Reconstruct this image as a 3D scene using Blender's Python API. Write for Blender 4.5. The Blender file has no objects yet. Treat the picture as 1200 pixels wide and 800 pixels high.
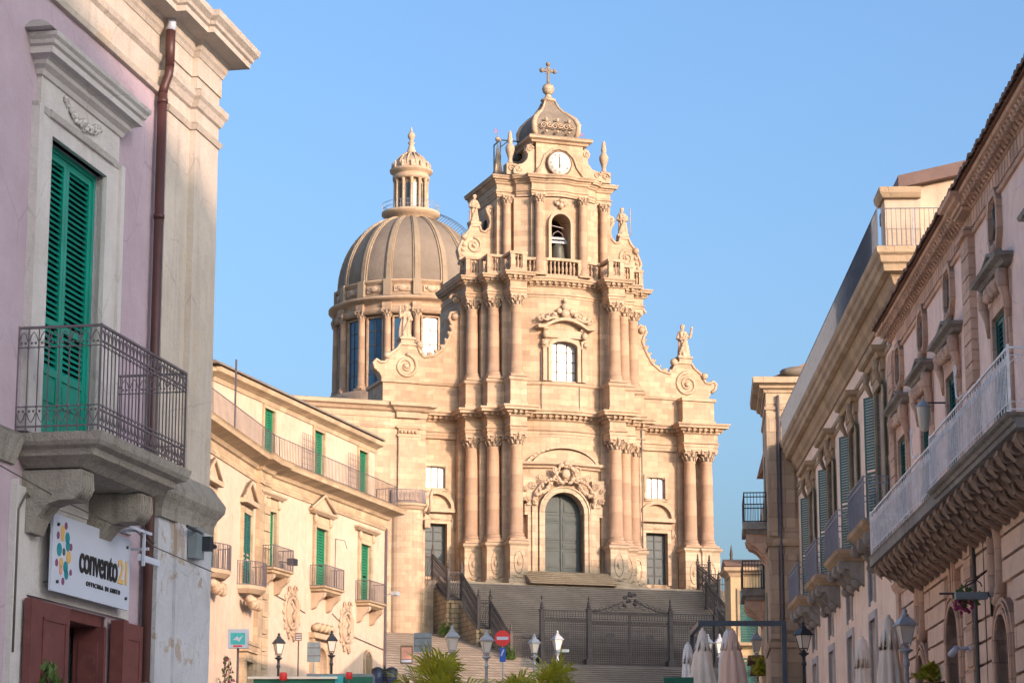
import bpy, bmesh, math, random
from mathutils import Vector, Matrix
random.seed(7)
PI = math.pi
D = bpy.data
scene = bpy.context.scene
COL = scene.collection

# ---------------------------------------------------------------- camera
FPX = 2833.0                                   # focal length in photograph pixels (85 mm on a 36 mm frame)
PITCH = math.atan(585 / FPX)
cam_d = D.cameras.new('camera'); cam = D.objects.new('camera', cam_d); COL.objects.link(cam)
cam_d.sensor_width = 36; cam_d.lens = 36 * FPX / 1200
cam_d.clip_start = 0.5; cam_d.clip_end = 6000
cam.location = (0, 0, 0); cam.rotation_euler = (PI / 2 + PITCH, 0, 0)
scene.camera = cam

# ---------------------------------------------------------------- sky, sun, exposure
SUN_AZ = math.radians(42)                      # to the right of straight behind the camera
SUN_EL = math.radians(15)
world = D.worlds.new('World'); scene.world = world; world.use_nodes = True
nt = world.node_tree; nt.nodes.clear()
sky = nt.nodes.new('ShaderNodeTexSky'); sky.sky_type = 'NISHITA'; sky.sun_disc = False
sky.sun_elevation = SUN_EL; sky.sun_rotation = PI - SUN_AZ
sky.altitude = 300; sky.air_density = 1.0; sky.dust_density = 8.0; sky.ozone_density = 3.0
hs = nt.nodes.new('ShaderNodeHueSaturation'); hs.inputs['Saturation'].default_value = 1.05
bg = nt.nodes.new('ShaderNodeBackground'); bg.inputs['Strength'].default_value = 0.15
wo = nt.nodes.new('ShaderNodeOutputWorld')
tint = nt.nodes.new('ShaderNodeMix'); tint.data_type = 'RGBA'; tint.blend_type = 'MULTIPLY'; tint.inputs[0].default_value = 1; tint.inputs[7].default_value = (0.84, 0.905, 0.95, 1)
nt.links.new(sky.outputs[0], hs.inputs['Color']); nt.links.new(hs.outputs[0], tint.inputs[6]); nt.links.new(tint.outputs[2], bg.inputs[0]); nt.links.new(bg.outputs[0], wo.inputs[0])
sun_d = D.lights.new('sun', 'SUN'); sun = D.objects.new('sun', sun_d); COL.objects.link(sun)
sun_d.energy = 2.0; sun_d.angle = math.radians(0.5); sun_d.color = (1.0, 0.70, 0.52)
sd = Vector((math.sin(SUN_AZ) * math.cos(SUN_EL), -math.cos(SUN_AZ) * math.cos(SUN_EL), math.sin(SUN_EL)))
sun.rotation_euler = sd.to_track_quat('Z', 'Y').to_euler()
vs = scene.view_settings
vs.view_transform = 'Standard'; vs.look = 'None'; vs.gamma = 1; vs.exposure = 1.36
vs.use_curve_mapping = False

# ---------------------------------------------------------------- materials
def lin(c): return tuple(((x / 12.92) if x <= 0.04045 else ((x + 0.055) / 1.055) ** 2.4) for x in c)
def new_mat(name):
    m = D.materials.new(name); m.use_nodes = True
    n = m.node_tree; n.nodes.clear()
    o = n.nodes.new('ShaderNodeOutputMaterial'); b = n.nodes.new('ShaderNodeBsdfPrincipled')
    n.links.new(b.outputs[0], o.inputs[0])
    return m, n, b
def N(n, t, **kw):
    x = n.nodes.new(t)
    for k, v in kw.items():
        if hasattr(x, k): setattr(x, k, v)
        else: x.inputs[k].default_value = v
    return x
def mixc(n, fac, a, b, mode='MIX'):
    m = n.nodes.new('ShaderNodeMix'); m.data_type = 'RGBA'; m.blend_type = mode
    for s, v in ((m.inputs[0], fac), (m.inputs[6], a), (m.inputs[7], b)):
        if isinstance(v, bpy.types.NodeSocket): n.links.new(v, s)
        elif isinstance(v, (int, float)): s.default_value = v
        else: s.default_value = (*v[:3], 1)
    return m.outputs[2]
def ramp(n, src, stops):
    r = n.nodes.new('ShaderNodeValToRGB'); n.links.new(src, r.inputs[0])
    e = r.color_ramp.elements
    e[0].position, e[1].position = stops[0][0], stops[-1][0]
    e[0].color = (*([stops[0][1]] * 3), 1); e[1].color = (*([stops[-1][1]] * 3), 1)
    for p, v in stops[1:-1]:
        q = e.new(p); q.color = (v, v, v, 1)
    return r.outputs[0]
def noise(n, vec, scale, detail=6, rough=0.6, dist=0.0):
    x = n.nodes.new('ShaderNodeTexNoise'); x.inputs['Scale'].default_value = scale
    x.inputs['Detail'].default_value = detail; x.inputs['Roughness'].default_value = rough
    x.inputs['Distortion'].default_value = dist
    n.links.new(vec, x.inputs['Vector']); return x.outputs[0]
def masonry(name, c1, c2, block=None, mortar=0.75, joint=0.012, stain=(0.16, 0.13, 0.10), stain_amt=0.5, patch=None, patch_amt=0.0,
            top_dark=0.7, rough=0.9, bump=0.5, groove=0.0, sc=1.0, streak=0.35, cracks=0.0):
    """carved or plastered wall: block joints, tone drifting block to block, stains, streaks, lichen on the ledges"""
    m, n, b = new_mat(name)
    tc = n.nodes.new('ShaderNodeTexCoord'); obj = tc.outputs['Object']
    big = noise(n, obj, 0.22 * sc, 5, 0.55); mid = noise(n, obj, 1.7 * sc, 6, 0.65); fine = noise(n, obj, 14 * sc, 5, 0.7)
    col = mixc(n, ramp(n, big, [(0.32, 0), (0.68, 1)]), c1, c2)
    height = fine
    if block:
        sep = n.nodes.new('ShaderNodeSeparateXYZ'); n.links.new(obj, sep.inputs[0])
        ad = N(n, 'ShaderNodeMath', operation='ADD'); n.links.new(sep.outputs[0], ad.inputs[0]); n.links.new(sep.outputs[1], ad.inputs[1])
        cb = n.nodes.new('ShaderNodeCombineXYZ'); n.links.new(ad.outputs[0], cb.inputs[0]); n.links.new(sep.outputs[2], cb.inputs[1])
        br = n.nodes.new('ShaderNodeTexBrick'); n.links.new(cb.outputs[0], br.inputs['Vector'])
        br.inputs['Scale'].default_value = 1; br.inputs['Brick Width'].default_value = block[0]; br.inputs['Row Height'].default_value = block[1]
        br.inputs['Mortar Size'].default_value = joint; br.inputs['Mortar Smooth'].default_value = 0.3
        br.inputs['Color1'].default_value = (0, 0, 0, 1); br.inputs['Color2'].default_value = (1, 1, 1, 1); br.inputs['Mortar'].default_value = (0.5, 0.5, 0.5, 1)
        br.inputs['Bias'].default_value = 0
        t = mixc(n, br.outputs['Color'], (0.82, 0.81, 0.80), (1.14, 1.12, 1.09)); col = mixc(n, 1.0, col, t, 'MULTIPLY')
        j = mixc(n, br.outputs['Fac'], (1, 1, 1), (mortar, mortar * 0.97, mortar * 0.93)); col = mixc(n, 1.0, col, j, 'MULTIPLY')
    t = mixc(n, ramp(n, mid, [(0.3, 0), (0.7, 1)]), (0.90, 0.89, 0.88), (1.07, 1.07, 1.07)); col = mixc(n, 1.0, col, t, 'MULTIPLY')
    # vertical water streaks
    mp = n.nodes.new('ShaderNodeMapping'); mp.inputs['Scale'].default_value = (2.3 * sc, 2.3 * sc, 0.16 * sc); n.links.new(obj, mp.inputs[0])
    st = noise(n, mp.outputs[0], 1.3, 6, 0.7)
    blot = noise(n, obj, 0.7 * sc, 8, 0.72, 0.6)
    mu = N(n, 'ShaderNodeMath', operation='MULTIPLY'); n.links.new(ramp(n, st, [(0.50, 0), (0.72, 1)]), mu.inputs[0]); mu.inputs[1].default_value = streak
    col = mixc(n, mu.outputs[0], col, mixc(n, 0.55, col, stain))
    mu = N(n, 'ShaderNodeMath', operation='MULTIPLY'); n.links.new(ramp(n, blot, [(0.56, 0), (0.70, 1)]), mu.inputs[0]); mu.inputs[1].default_value = stain_amt
    col = mixc(n, mu.outputs[0], col, mixc(n, 0.6, col, stain))
    if patch:
        pn = noise(n, obj, 0.9 * sc, 9, 0.75, 0.4)
        mu = N(n, 'ShaderNodeMath', operation='MULTIPLY'); n.links.new(ramp(n, pn, [(0.585, 0), (0.61, 1)]), mu.inputs[0]); mu.inputs[1].default_value = patch_amt
        col = mixc(n, mu.outputs[0], col, patch)
    if cracks:
        wv = mixc(n, 0.12, obj, n.nodes[mid.node.name].outputs[1]); vo = n.nodes.new('ShaderNodeTexVoronoi'); vo.feature = 'DISTANCE_TO_EDGE'; vo.inputs['Scale'].default_value = 0.75; n.links.new(wv, vo.inputs['Vector'])
        mu = N(n, 'ShaderNodeMath', operation='MULTIPLY'); n.links.new(ramp(n, vo.outputs['Distance'], [(0.002, 1), (0.007, 0)]), mu.inputs[0]); n.links.new(ramp(n, blot, [(0.44, 0), (0.54, cracks)]), mu.inputs[1])
        col = mixc(n, mu.outputs[0], col, mixc(n, 0.7, col, (0.10, 0.08, 0.08)))
    # lichen and soot on upward faces
    ge = n.nodes.new('ShaderNodeNewGeometry'); sp = n.nodes.new('ShaderNodeSeparateXYZ'); n.links.new(ge.outputs['True Normal'], sp.inputs[0])
    up = ramp(n, sp.outputs[2], [(0.35, 0), (0.8, 1)])
    mu = N(n, 'ShaderNodeMath', operation='MULTIPLY'); n.links.new(up, mu.inputs[0]); n.links.new(ramp(n, mid, [(0.25, top_dark * 0.4), (0.6, top_dark)]), mu.inputs[1])
    col = mixc(n, mu.outputs[0], col, (0.12, 0.105, 0.085))
    n.links.new(col, b.inputs['Base Color']); b.inputs['Roughness'].default_value = rough; b.inputs['Specular IOR Level'].default_value = 0.2
    ad = N(n, 'ShaderNodeMath', operation='MULTIPLY_ADD'); n.links.new(mid, ad.inputs[0]); ad.inputs[1].default_value = 1.5; n.links.new(fine, ad.inputs[2])
    hh = ad.outputs[0]
    if block:
        s = N(n, 'ShaderNodeMath', operation='MULTIPLY_ADD'); n.links.new(br.outputs['Fac'], s.inputs[0]); s.inputs[1].default_value = -1.0 - groove; n.links.new(hh, s.inputs[2]); hh = s.outputs[0]
    bp = N(n, 'ShaderNodeBump'); bp.inputs['Strength'].default_value = bump; bp.inputs['Distance'].default_value = 0.03
    n.links.new(hh, bp.inputs['Height']); n.links.new(bp.outputs[0], b.inputs['Normal'])
    return m
def plain(name, c, rough=0.6, metal=0.0, var=0.25, sc=3.0, bump=0.1, spec=0.4, rust=None, rust_amt=0.0):
    m, n, b = new_mat(name)
    tc = n.nodes.new('ShaderNodeTexCoord'); obj = tc.outputs['Object']
    a = noise(n, obj, sc, 6, 0.65)
    col = mixc(n, ramp(n, a, [(0.3, 0), (0.7, 1)]), tuple(x * (1 - var) for x in c), tuple(min(1, x * (1 + var * 0.6)) for x in c))
    if rust:
        r = noise(n, obj, sc * 2.3, 8, 0.75)
        mu = N(n, 'ShaderNodeMath', operation='MULTIPLY'); n.links.new(ramp(n, r, [(0.55, 0), (0.66, 1)]), mu.inputs[0]); mu.inputs[1].default_value = rust_amt
        col = mixc(n, mu.outputs[0], col, rust)
    n.links.new(col, b.inputs['Base Color']); b.inputs['Roughness'].default_value = rough; b.inputs['Metallic'].default_value = metal
    b.inputs['Specular IOR Level'].default_value = spec
    bp = N(n, 'ShaderNodeBump'); bp.inputs['Strength'].default_value = bump; bp.inputs['Distance'].default_value = 0.01
    n.links.new(noise(n, obj, sc * 8, 4, 0.6), bp.inputs['Height']); n.links.new(bp.outputs[0], b.inputs['Normal'])
    return m
def glass(name, c, rough=0.08, spec=0.8):
    m, n, b = new_mat(name)
    tc = n.nodes.new('ShaderNodeTexCoord'); a = noise(n, tc.outputs['Object'], 0.9, 3, 0.5)
    n.links.new(mixc(n, a, tuple(x * 0.6 for x in c), tuple(x * 1.4 for x in c)), b.inputs['Base Color'])
    b.inputs['Roughness'].default_value = rough; b.inputs['Specular IOR Level'].default_value = spec
    bp = N(n, 'ShaderNodeBump'); bp.inputs['Strength'].default_value = 0.15; bp.inputs['Distance'].default_value = 0.02
    n.links.new(noise(n, tc.outputs['Object'], 2.2, 2, 0.5), bp.inputs['Height']); n.links.new(bp.outputs[0], b.inputs['Normal'])
    return m
M = {}
M['stone'] = masonry('golden_limestone', (0.415, 0.287, 0.20), (0.50, 0.38, 0.283), (0.95, 0.42), mortar=0.78, joint=0.010, stain_amt=0.38, streak=0.5, patch=(0.52, 0.42, 0.31), patch_amt=0.4)
M['carved'] = masonry('carved_limestone', (0.42, 0.297, 0.212), (0.51, 0.388, 0.288), None, stain_amt=0.35, streak=0.35, bump=0.9)
M['shaft'] = masonry('column_limestone', (0.405, 0.263, 0.183), (0.48, 0.34, 0.248), (30.0, 1.25), mortar=0.80, joint=0.012, stain_amt=0.4, streak=0.55)
M['pale'] = masonry('pale_weathered_limestone', (0.43, 0.33, 0.24), (0.52, 0.41, 0.31), (1.1, 0.5), mortar=0.75, stain_amt=0.5, streak=0.55, bump=0.8)
M['roofstone'] = masonry('grey_dome_stone', (0.175, 0.14, 0.115), (0.245, 0.20, 0.165), None, stain_amt=0.6, top_dark=0.25, bump=0.8)
M['domerib'] = masonry('weathered_dome_rib_stone', (0.28, 0.215, 0.155), (0.35, 0.28, 0.21), None, stain_amt=0.6, top_dark=0.4, bump=0.8)
M['steps'] = masonry('shade_dark_worn_steps', (0.15, 0.12, 0.11), (0.20, 0.17, 0.15), (1.6, 3.0), mortar=0.6, stain_amt=0.7, top_dark=0.25)  # riser colour darkened to stand in for shade below the nosings
M['treads'] = masonry('light_toned_worn_treads', (0.24, 0.205, 0.185), (0.31, 0.27, 0.245), None, stain_amt=0.6, top_dark=0.2)  # painted lighter than the risers, as if the treads caught sky light
M['rubble'] = masonry('mossy_rubble_wall', (0.34, 0.24, 0.14), (0.42, 0.33, 0.22), (0.6, 0.35), mortar=0.55, joint=0.03, stain=(0.07, 0.08, 0.04), stain_amt=0.85, streak=0.7, bump=1.0)
M['cream'] = masonry('cream_render', (0.50, 0.375, 0.29), (0.56, 0.435, 0.35), None, stain_amt=0.4, streak=0.45, bump=0.35, top_dark=0.6, cracks=0.4)
M['creamtrim'] = masonry('tan_stone_trim', (0.39, 0.285, 0.195), (0.47, 0.36, 0.255), (0.8, 0.4), mortar=0.85, stain_amt=0.4, bump=0.6)
M['leftwall'] = masonry('pale_cream_render', (0.72, 0.61, 0.48), (0.78, 0.67, 0.54), None, stain_amt=0.2, bump=0.3)
M['pink'] = masonry('lilac_pink_render', (0.38, 0.30, 0.36), (0.43, 0.345, 0.41), None, stain_amt=0.3, streak=0.28, bump=0.35, top_dark=0.2, stain=(0.26, 0.19, 0.23), cracks=0.4)
M['white_old'] = masonry('whitewashed_stone', (0.46, 0.435, 0.44), (0.53, 0.505, 0.51), None, stain=(0.30, 0.24, 0.20), stain_amt=0.30, streak=0.35, bump=0.5, patch=(0.52, 0.39, 0.25), patch_amt=0.0, sc=1.6, cracks=0.4)
M['white_peel'] = masonry('peeling_whitewash', (0.42, 0.43, 0.49), (0.50, 0.51, 0.57), None, stain=(0.30, 0.24, 0.20), stain_amt=0.35, streak=0.35, bump=0.6, patch=(0.34, 0.27, 0.22), patch_amt=0.85, sc=1.8, cracks=0.4)
M['creamold'] = masonry('cream_painted_pilaster', (0.47, 0.41, 0.36), (0.54, 0.48, 0.43), None, stain_amt=0.35, streak=0.5, bump=0.5, sc=1.6, patch=(0.50, 0.38, 0.26), patch_amt=0.55, cracks=0.4)
M['greystone'] = masonry('soot_grey_balcony_stone', (0.26, 0.235, 0.215), (0.40, 0.37, 0.34), None, stain=(0.06, 0.055, 0.045), stain_amt=0.85, streak=0.8, bump=1.0, sc=2.5, top_dark=0.8)
M['rose'] = masonry('rose_render', (0.87, 0.62, 0.53), (0.90, 0.68, 0.59), None, stain_amt=0.3, streak=0.5, bump=0.35, sc=1.2, cracks=0.4)
M['rosetrim'] = masonry('rose_stone_trim', (0.60, 0.39, 0.295), (0.68, 0.47, 0.36), (0.7, 0.38), mortar=0.8, stain_amt=0.45, bump=0.8, sc=1.5)
M['rustic'] = masonry('rusticated_rose_blocks', (0.72, 0.50, 0.38), (0.80, 0.60, 0.48), None, stain_amt=0.35, bump=0.8, sc=1.4)
M['paleroser'] = masonry('pale_apricot_render', (0.88, 0.66, 0.53), (0.90, 0.72, 0.60), None, stain_amt=0.3, streak=0.4, bump=0.3, cracks=0.4)
M['darkcorbel'] = masonry('brown_weathered_corbel', (0.40, 0.28, 0.22), (0.52, 0.39, 0.31), None, stain=(0.07, 0.05, 0.04), stain_amt=0.7, streak=0.4, bump=1.0, sc=3)
M['ochre'] = masonry('ochre_render', (0.46, 0.335, 0.20), (0.54, 0.41, 0.26), None, stain_amt=0.3, bump=0.3)
M['paving'] = masonry('street_paving', (0.46, 0.41, 0.36), (0.54, 0.49, 0.43), (0.6, 0.4), mortar=0.6, top_dark=0.1)
M['earth'] = masonry('dry_ground', (0.36, 0.31, 0.25), (0.42, 0.37, 0.30), None, top_dark=0.0)
M['tile'] = masonry('terracotta_roof_tiles', (0.25, 0.13, 0.085), (0.34, 0.19, 0.12), None, stain=(0.09, 0.07, 0.06), stain_amt=0.7, top_dark=0.35, sc=3, bump=0.8)
M['slate'] = plain('brown_roof_covering', (0.16, 0.10, 0.09), 0.7, sc=2)
M['green'] = plain('emerald_green_paint', (0.0, 0.22, 0.17), 0.38, var=0.22, sc=2.5, spec=0.5, rust=(0.01, 0.17, 0.12), rust_amt=0.35)
M['green_old'] = plain('leaf_green_paint', (0.012, 0.17, 0.085), 0.5, var=0.2, sc=2)
M['green_dark'] = plain('dark_green_paint', (0.015, 0.10, 0.09), 0.5, var=0.25, sc=2)
M['blue_grey'] = plain('blue_grey_paint', (0.04, 0.06, 0.075), 0.5, var=0.25, sc=2, rust=(0.08, 0.10, 0.11), rust_amt=0.5)
M['door'] = plain('grey_green_wooden_door', (0.05, 0.066, 0.068), 0.6, var=0.25, sc=1.5, rust=(0.08, 0.095, 0.09), rust_amt=0.5)
M['maroon'] = plain('oxblood_painted_wood', (0.13, 0.042, 0.042), 0.5, var=0.3, sc=4, rust=(0.19, 0.085, 0.075), rust_amt=0.5)
M['pipe'] = plain('copper_brown_pipe', (0.075, 0.032, 0.03), 0.45, metal=0.1, sc=3)
M['iron'] = plain('grey_wrought_iron', (0.14, 0.12, 0.14), 0.5, metal=0.3, sc=6, rust=(0.15, 0.08, 0.05), rust_amt=0.6)
M['rusty'] = plain('brown_oxidised_iron', (0.078, 0.064, 0.064), 0.7, metal=0.1, sc=3, rust=(0.17, 0.10, 0.07), rust_amt=0.6)
M['whiteiron'] = plain('white_painted_iron', (0.88, 0.86, 0.88), 0.5, sc=5, rust=(0.5, 0.42, 0.38), rust_amt=0.35)
M['bluerail'] = plain('pale_blue_grey_iron', (0.23, 0.25, 0.31), 0.5, sc=5)
M['darkrail'] = plain('slate_iron_rail', (0.11, 0.12, 0.15), 0.5, sc=5)
M['darkiron'] = plain('charcoal_iron', (0.03, 0.035, 0.045), 0.45, metal=0.2, sc=4)
M['lampgrey'] = plain('silver_grey_lamp_paint', (0.36, 0.38, 0.42), 0.45, metal=0.1, sc=8, rust=(0.22, 0.2, 0.2), rust_amt=0.5)
M['frost'] = plain('frosted_lamp_glass', (0.62, 0.56, 0.50), 0.35, var=0.1, sc=2, spec=0.6)
M['glass'] = glass('dark_window_glass', (0.035, 0.05, 0.06))
M['bluepane'] = glass('blue_lead_window_glass', (0.015, 0.06, 0.13), 0.18)
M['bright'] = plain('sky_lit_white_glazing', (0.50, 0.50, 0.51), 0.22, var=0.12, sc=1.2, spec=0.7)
M['mullion'] = plain('dark_lead_mullion', (0.10, 0.085, 0.075), 0.6)
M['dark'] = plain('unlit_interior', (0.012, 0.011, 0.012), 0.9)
M['bronze'] = plain('verdigris_bronze_bell', (0.085, 0.085, 0.07), 0.5, metal=0.3, sc=3, rust=(0.10, 0.15, 0.13), rust_amt=0.6)
M['clock'] = plain('white_enamel_dial', (0.74, 0.70, 0.66), 0.4, var=0.08)
M['black'] = plain('black_paint', (0.012, 0.012, 0.014), 0.5)
M['white'] = plain('white_sign_panel', (0.46, 0.50, 0.62), 0.45, var=0.05, sc=1.5)
M['red'] = plain('signal_red', (0.62, 0.03, 0.03), 0.4, var=0.1)
M['blue'] = plain('road_sign_blue', (0.02, 0.10, 0.45), 0.4, var=0.1)
M['teal'] = plain('teal_print', (0.01, 0.22, 0.27), 0.5, var=0.05)
M['gold'] = plain('ochre_print', (0.58, 0.36, 0.12), 0.5, var=0.05)
M['salmon'] = plain('salmon_print', (0.60, 0.30, 0.22), 0.5, var=0.05)
M['plum'] = plain('plum_print', (0.19, 0.05, 0.14), 0.5, var=0.05)
M['signback'] = plain('grey_galvanised_sign_back', (0.19, 0.23, 0.26), 0.5, metal=0.2)
M['canvas'] = plain('cream_canvas', (0.78, 0.69, 0.60), 0.9, var=0.1, sc=2, spec=0.1)
M['canvas_white'] = plain('white_canvas', (0.82, 0.79, 0.76), 0.9, var=0.08, sc=2, spec=0.1)
M['canvas_pink'] = plain('blush_canvas', (0.74, 0.54, 0.45), 0.9, var=0.1, sc=2, spec=0.1)
M['steel'] = plain('slate_blue_steel_frame', (0.07, 0.09, 0.12), 0.45, sc=2)
M['bin'] = plain('navy_plastic_bin', (0.025, 0.04, 0.09), 0.4)
M['wood'] = plain('brown_wood', (0.16, 0.10, 0.06), 0.6, var=0.3, sc=5)
M['cyan'] = plain('turquoise_panel', (0.05, 0.42, 0.46), 0.4)
M['greenfab'] = plain('bottle_green_panel', (0.01, 0.12, 0.08), 0.6)
M['magenta'] = plain('magenta_petals', (0.36, 0.05, 0.14), 0.7)
def leafmat(name, c1, c2):
    m, n, b = new_mat(name)
    ge = n.nodes.new('ShaderNodeTexCoord'); a = noise(n, ge.outputs['Object'], 6.0, 5, 0.7)
    n.links.new(mixc(n, ramp(n, a, [(0.3, 0), (0.7, 1)]), c1, c2), b.inputs['Base Color'])
    b.inputs['Roughness'].default_value = 0.5
    tr = n.nodes.new('ShaderNodeBsdfTranslucent'); tr.inputs[0].default_value = (*c2, 1)
    mx = n.nodes.new('ShaderNodeMixShader'); mx.inputs[0].default_value = 0.3
    n.links.new(b.outputs[0], mx.inputs[1]); n.links.new(tr.outputs[0], mx.inputs[2])
    n.links.new(mx.outputs[0], n.nodes['Material Output'].inputs[0])
    return m
M['palm'] = leafmat('palm_leaf', (0.12, 0.17, 0.015), (0.46, 0.43, 0.03))
M['shrub'] = leafmat('shrub_leaf', (0.03, 0.07, 0.015), (0.10, 0.16, 0.03))

# ---------------------------------------------------------------- mesh builder
WHOLE = ('numerals', 'railing', 'fronds', 'leaves', 'flowers', 'bars', 'shutter', 'column', 'rib')
class MB:
    def __init__(s): s.v = []; s.f = []; s.s = []
    def add(s, vs, fs, smooth=False):
        k = len(s.v); s.v += [tuple(p) for p in vs]
        for f in fs: s.f.append(tuple(i + k for i in f)); s.s.append(smooth)
        return s
    def box(s, x0, x1, y0, y1, z0, z1):
        if x0 > x1: x0, x1 = x1, x0
        if y0 > y1: y0, y1 = y1, y0
        if z0 > z1: z0, z1 = z1, z0
        return s.add([(x0, y0, z0), (x1, y0, z0), (x1, y1, z0), (x0, y1, z0), (x0, y0, z1), (x1, y0, z1), (x1, y1, z1), (x0, y1, z1)],
                     [(0, 3, 2, 1), (4, 5, 6, 7), (0, 1, 5, 4), (1, 2, 6, 5), (2, 3, 7, 6), (3, 0, 4, 7)])
    def prism_xz(s, poly, y0, y1):
        n = len(poly); a = [(x, y0, z) for x, z in poly] + [(x, y1, z) for x, z in poly]
        return s.add(a, [tuple(range(n)), tuple(range(2 * n - 1, n - 1, -1))] + [(i, i + n, (i + 1) % n + n, (i + 1) % n) for i in range(n)])
    def prism_xy(s, poly, z0, z1):
        n = len(poly); a = [(x, y, z0) for x, y in poly] + [(x, y, z1) for x, y in poly]
        return s.add(a, [tuple(range(n)), tuple(range(2 * n - 1, n - 1, -1))] + [(i, i + n, (i + 1) % n + n, (i + 1) % n) for i in range(n)])
    def prism_yz(s, poly, x0, x1):
        n = len(poly); a = [(x0, y, z) for y, z in poly] + [(x1, y, z) for y, z in poly]
        return s.add(a, [tuple(range(n)), tuple(range(2 * n - 1, n - 1, -1))] + [(i, i + n, (i + 1) % n + n, (i + 1) % n) for i in range(n)])
    def lathe(s, prof, cx=0, cy=0, n=16, mod=None, smooth=True, cap=True, a0=0.0):
        vs = []; fs = []
        for i, (r, z) in enumerate(prof):
            for k in range(n):
                a = a0 + 2 * PI * k / n; rr = r * (mod(a, z) if mod else 1)
                vs.append((cx + rr * math.cos(a), cy + rr * math.sin(a), z))
        for i in range(len(prof) - 1):
            for k in range(n):
                q = (k + 1) % n; fs.append((i * n + k, i * n + q, (i + 1) * n + q, (i + 1) * n + k))
        s.add(vs, fs, smooth)
        if cap:
            L = len(prof) - 1
            s.add([vs[k] for k in range(n)], [tuple(range(n - 1, -1, -1))]); s.add([vs[L * n + k] for k in range(n)], [tuple(range(n))])
        return s
    def tube(s, pts, r, n=6, smooth=True, closed=False):
        pts = [Vector(p) for p in pts]; L = len(pts); vs = []; fs = []
        rs = r if isinstance(r, (list, tuple)) else [r] * L
        up = None
        for i, p in enumerate(pts):
            if closed: t = pts[(i + 1) % L] - pts[i - 1]
            else: t = pts[min(i + 1, L - 1)] - pts[max(i - 1, 0)]
            if t.length < 1e-9: t = Vector((0, 0, 1))
            t.normalize()
            if up is None: up = Vector((0, 0, 1)) if abs(t.z) < 0.9 else Vector((1, 0, 0))
            a = t.cross(up)
            if a.length < 1e-6: a = t.cross(Vector((0, 1, 0.01)))
            a.normalize(); b = a.cross(t).normalized(); up = b
            for k in range(n):
                q = 2 * PI * (k + 0.5) / n; vs.append(p + (a * math.cos(q) + b * math.sin(q)) * rs[i])
        for i in range(L if closed else L - 1):
            j = (i + 1) % L
            for k in range(n):
                q = (k + 1) % n; fs.append((i * n + k, i * n + q, j * n + q, j * n + k))
        if not closed: fs += [tuple(range(n - 1, -1, -1)), tuple(range((L - 1) * n, L * n))]
        return s.add(vs, fs, smooth)
    def bar(s, p, q, r): return s.tube([p, q], r, 4, False)
    def ball(s, c, r, n=10, sx=1, sy=1, sz=1, rot=0.0):
        prof = [(math.sin(PI * i / 6), -math.cos(PI * i / 6)) for i in range(7)]
        vs = []; fs = []
        for (pr, pz) in prof:
            for k in range(n):
                a = 2 * PI * k / n; x = pr * math.cos(a) * r * sx; z = pz * r * sz
                xr = x * math.cos(rot) - z * math.sin(rot); zr = x * math.sin(rot) + z * math.cos(rot)
                vs.append((c[0] + xr, c[1] + pr * math.sin(a) * r * sy, c[2] + zr))
        for i in range(6):
            for k in range(n):
                q = (k + 1) % n; fs.append((i * n + k, i * n + q, (i + 1) * n + q, (i + 1) * n + k))
        return s.add(vs, fs, True)
    def sweep(s, path, prof, smooth=False):
        """closed profile [(outward, z)] carried along a plan path running left to right, outward to its right"""
        L = len(path); n = len(prof); vs = []; fs = []
        P = [Vector(p) for p in path]
        for i in range(L):
            ds = []
            if i > 0: ds.append((P[i] - P[i - 1]).normalized())
            if i < L - 1: ds.append((P[i + 1] - P[i]).normalized())
            ns = [Vector((d.y, -d.x)) for d in ds]
            m = ns[0] if len(ns) == 1 else (ns[0] + ns[1]) / max(0.25, 1 + ns[0].dot(ns[1]))
            for o, z in prof: vs.append((P[i].x + m.x * o, P[i].y + m.y * o, z))
        for i in range(L - 1):
            for k in range(n):
                q = (k + 1) % n; fs.append((i * n + k, (i + 1) * n + k, (i + 1) * n + q, i * n + q))
        fs += [tuple(range(n)), tuple(range(L * n - 1, (L - 1) * n - 1, -1))]
        return s.add(vs, fs, smooth)
    def spiral(s, cx, cz, y, r0, turns, th, dirn=1, a0=0.0, n=5):
        pts = []; K = int(16 * turns); rs = []
        for i in range(K + 1):
            t = i / K; r = r0 * (1 - t) ** 0.9 + 0.02; a = a0 + dirn * 2 * PI * turns * t
            pts.append((cx + r * math.cos(a), y, cz + r * math.sin(a))); rs.append(th * (1 - 0.5 * t))
        return s.tube(pts, rs, n)
    def map(s, fn): s.v = [fn(*p) for p in s.v]; return s
    def move(s, dx=0, dy=0, dz=0): s.v = [(x + dx, y + dy, z + dz) for x, y, z in s.v]; return s
    def merge(s, o):
        k = len(s.v); s.v += o.v; s.f += [tuple(i + k for i in f) for f in o.f]; s.s += o.s; return s
    def mesh(s, name, mat):
        me = D.meshes.new(name); me.from_pydata(s.v, [], s.f)
        me.polygons.foreach_set('use_smooth', s.s)
        bm = bmesh.new(); bm.from_mesh(me); bmesh.ops.recalc_face_normals(bm, faces=bm.faces); bm.to_mesh(me); bm.free()
        me.materials.append(M[mat] if isinstance(mat, str) else mat); me.update(); return me
    def split(s):
        """the mesh's free-standing pieces, each a builder of its own"""
        import numpy as np
        n = len(s.v); par = list(range(n))
        def find(a):
            while par[a] != a: par[a] = par[par[a]]; a = par[a]
            return a
        for f in s.f:
            r = find(f[0])
            for i in f[1:]: par[find(i)] = r
        roots = {}; lab = [roots.setdefault(find(i), len(roots)) for i in range(n)]; k = len(roots)
        if k < 2 or k > 700: return [s]
        pts = np.array(s.v); lab = np.array(lab); lo = np.full((k, 3), np.inf); hi = np.full((k, 3), -np.inf)
        np.minimum.at(lo, lab, pts); np.maximum.at(hi, lab, pts); size = (hi - lo).max(axis=1)
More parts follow.
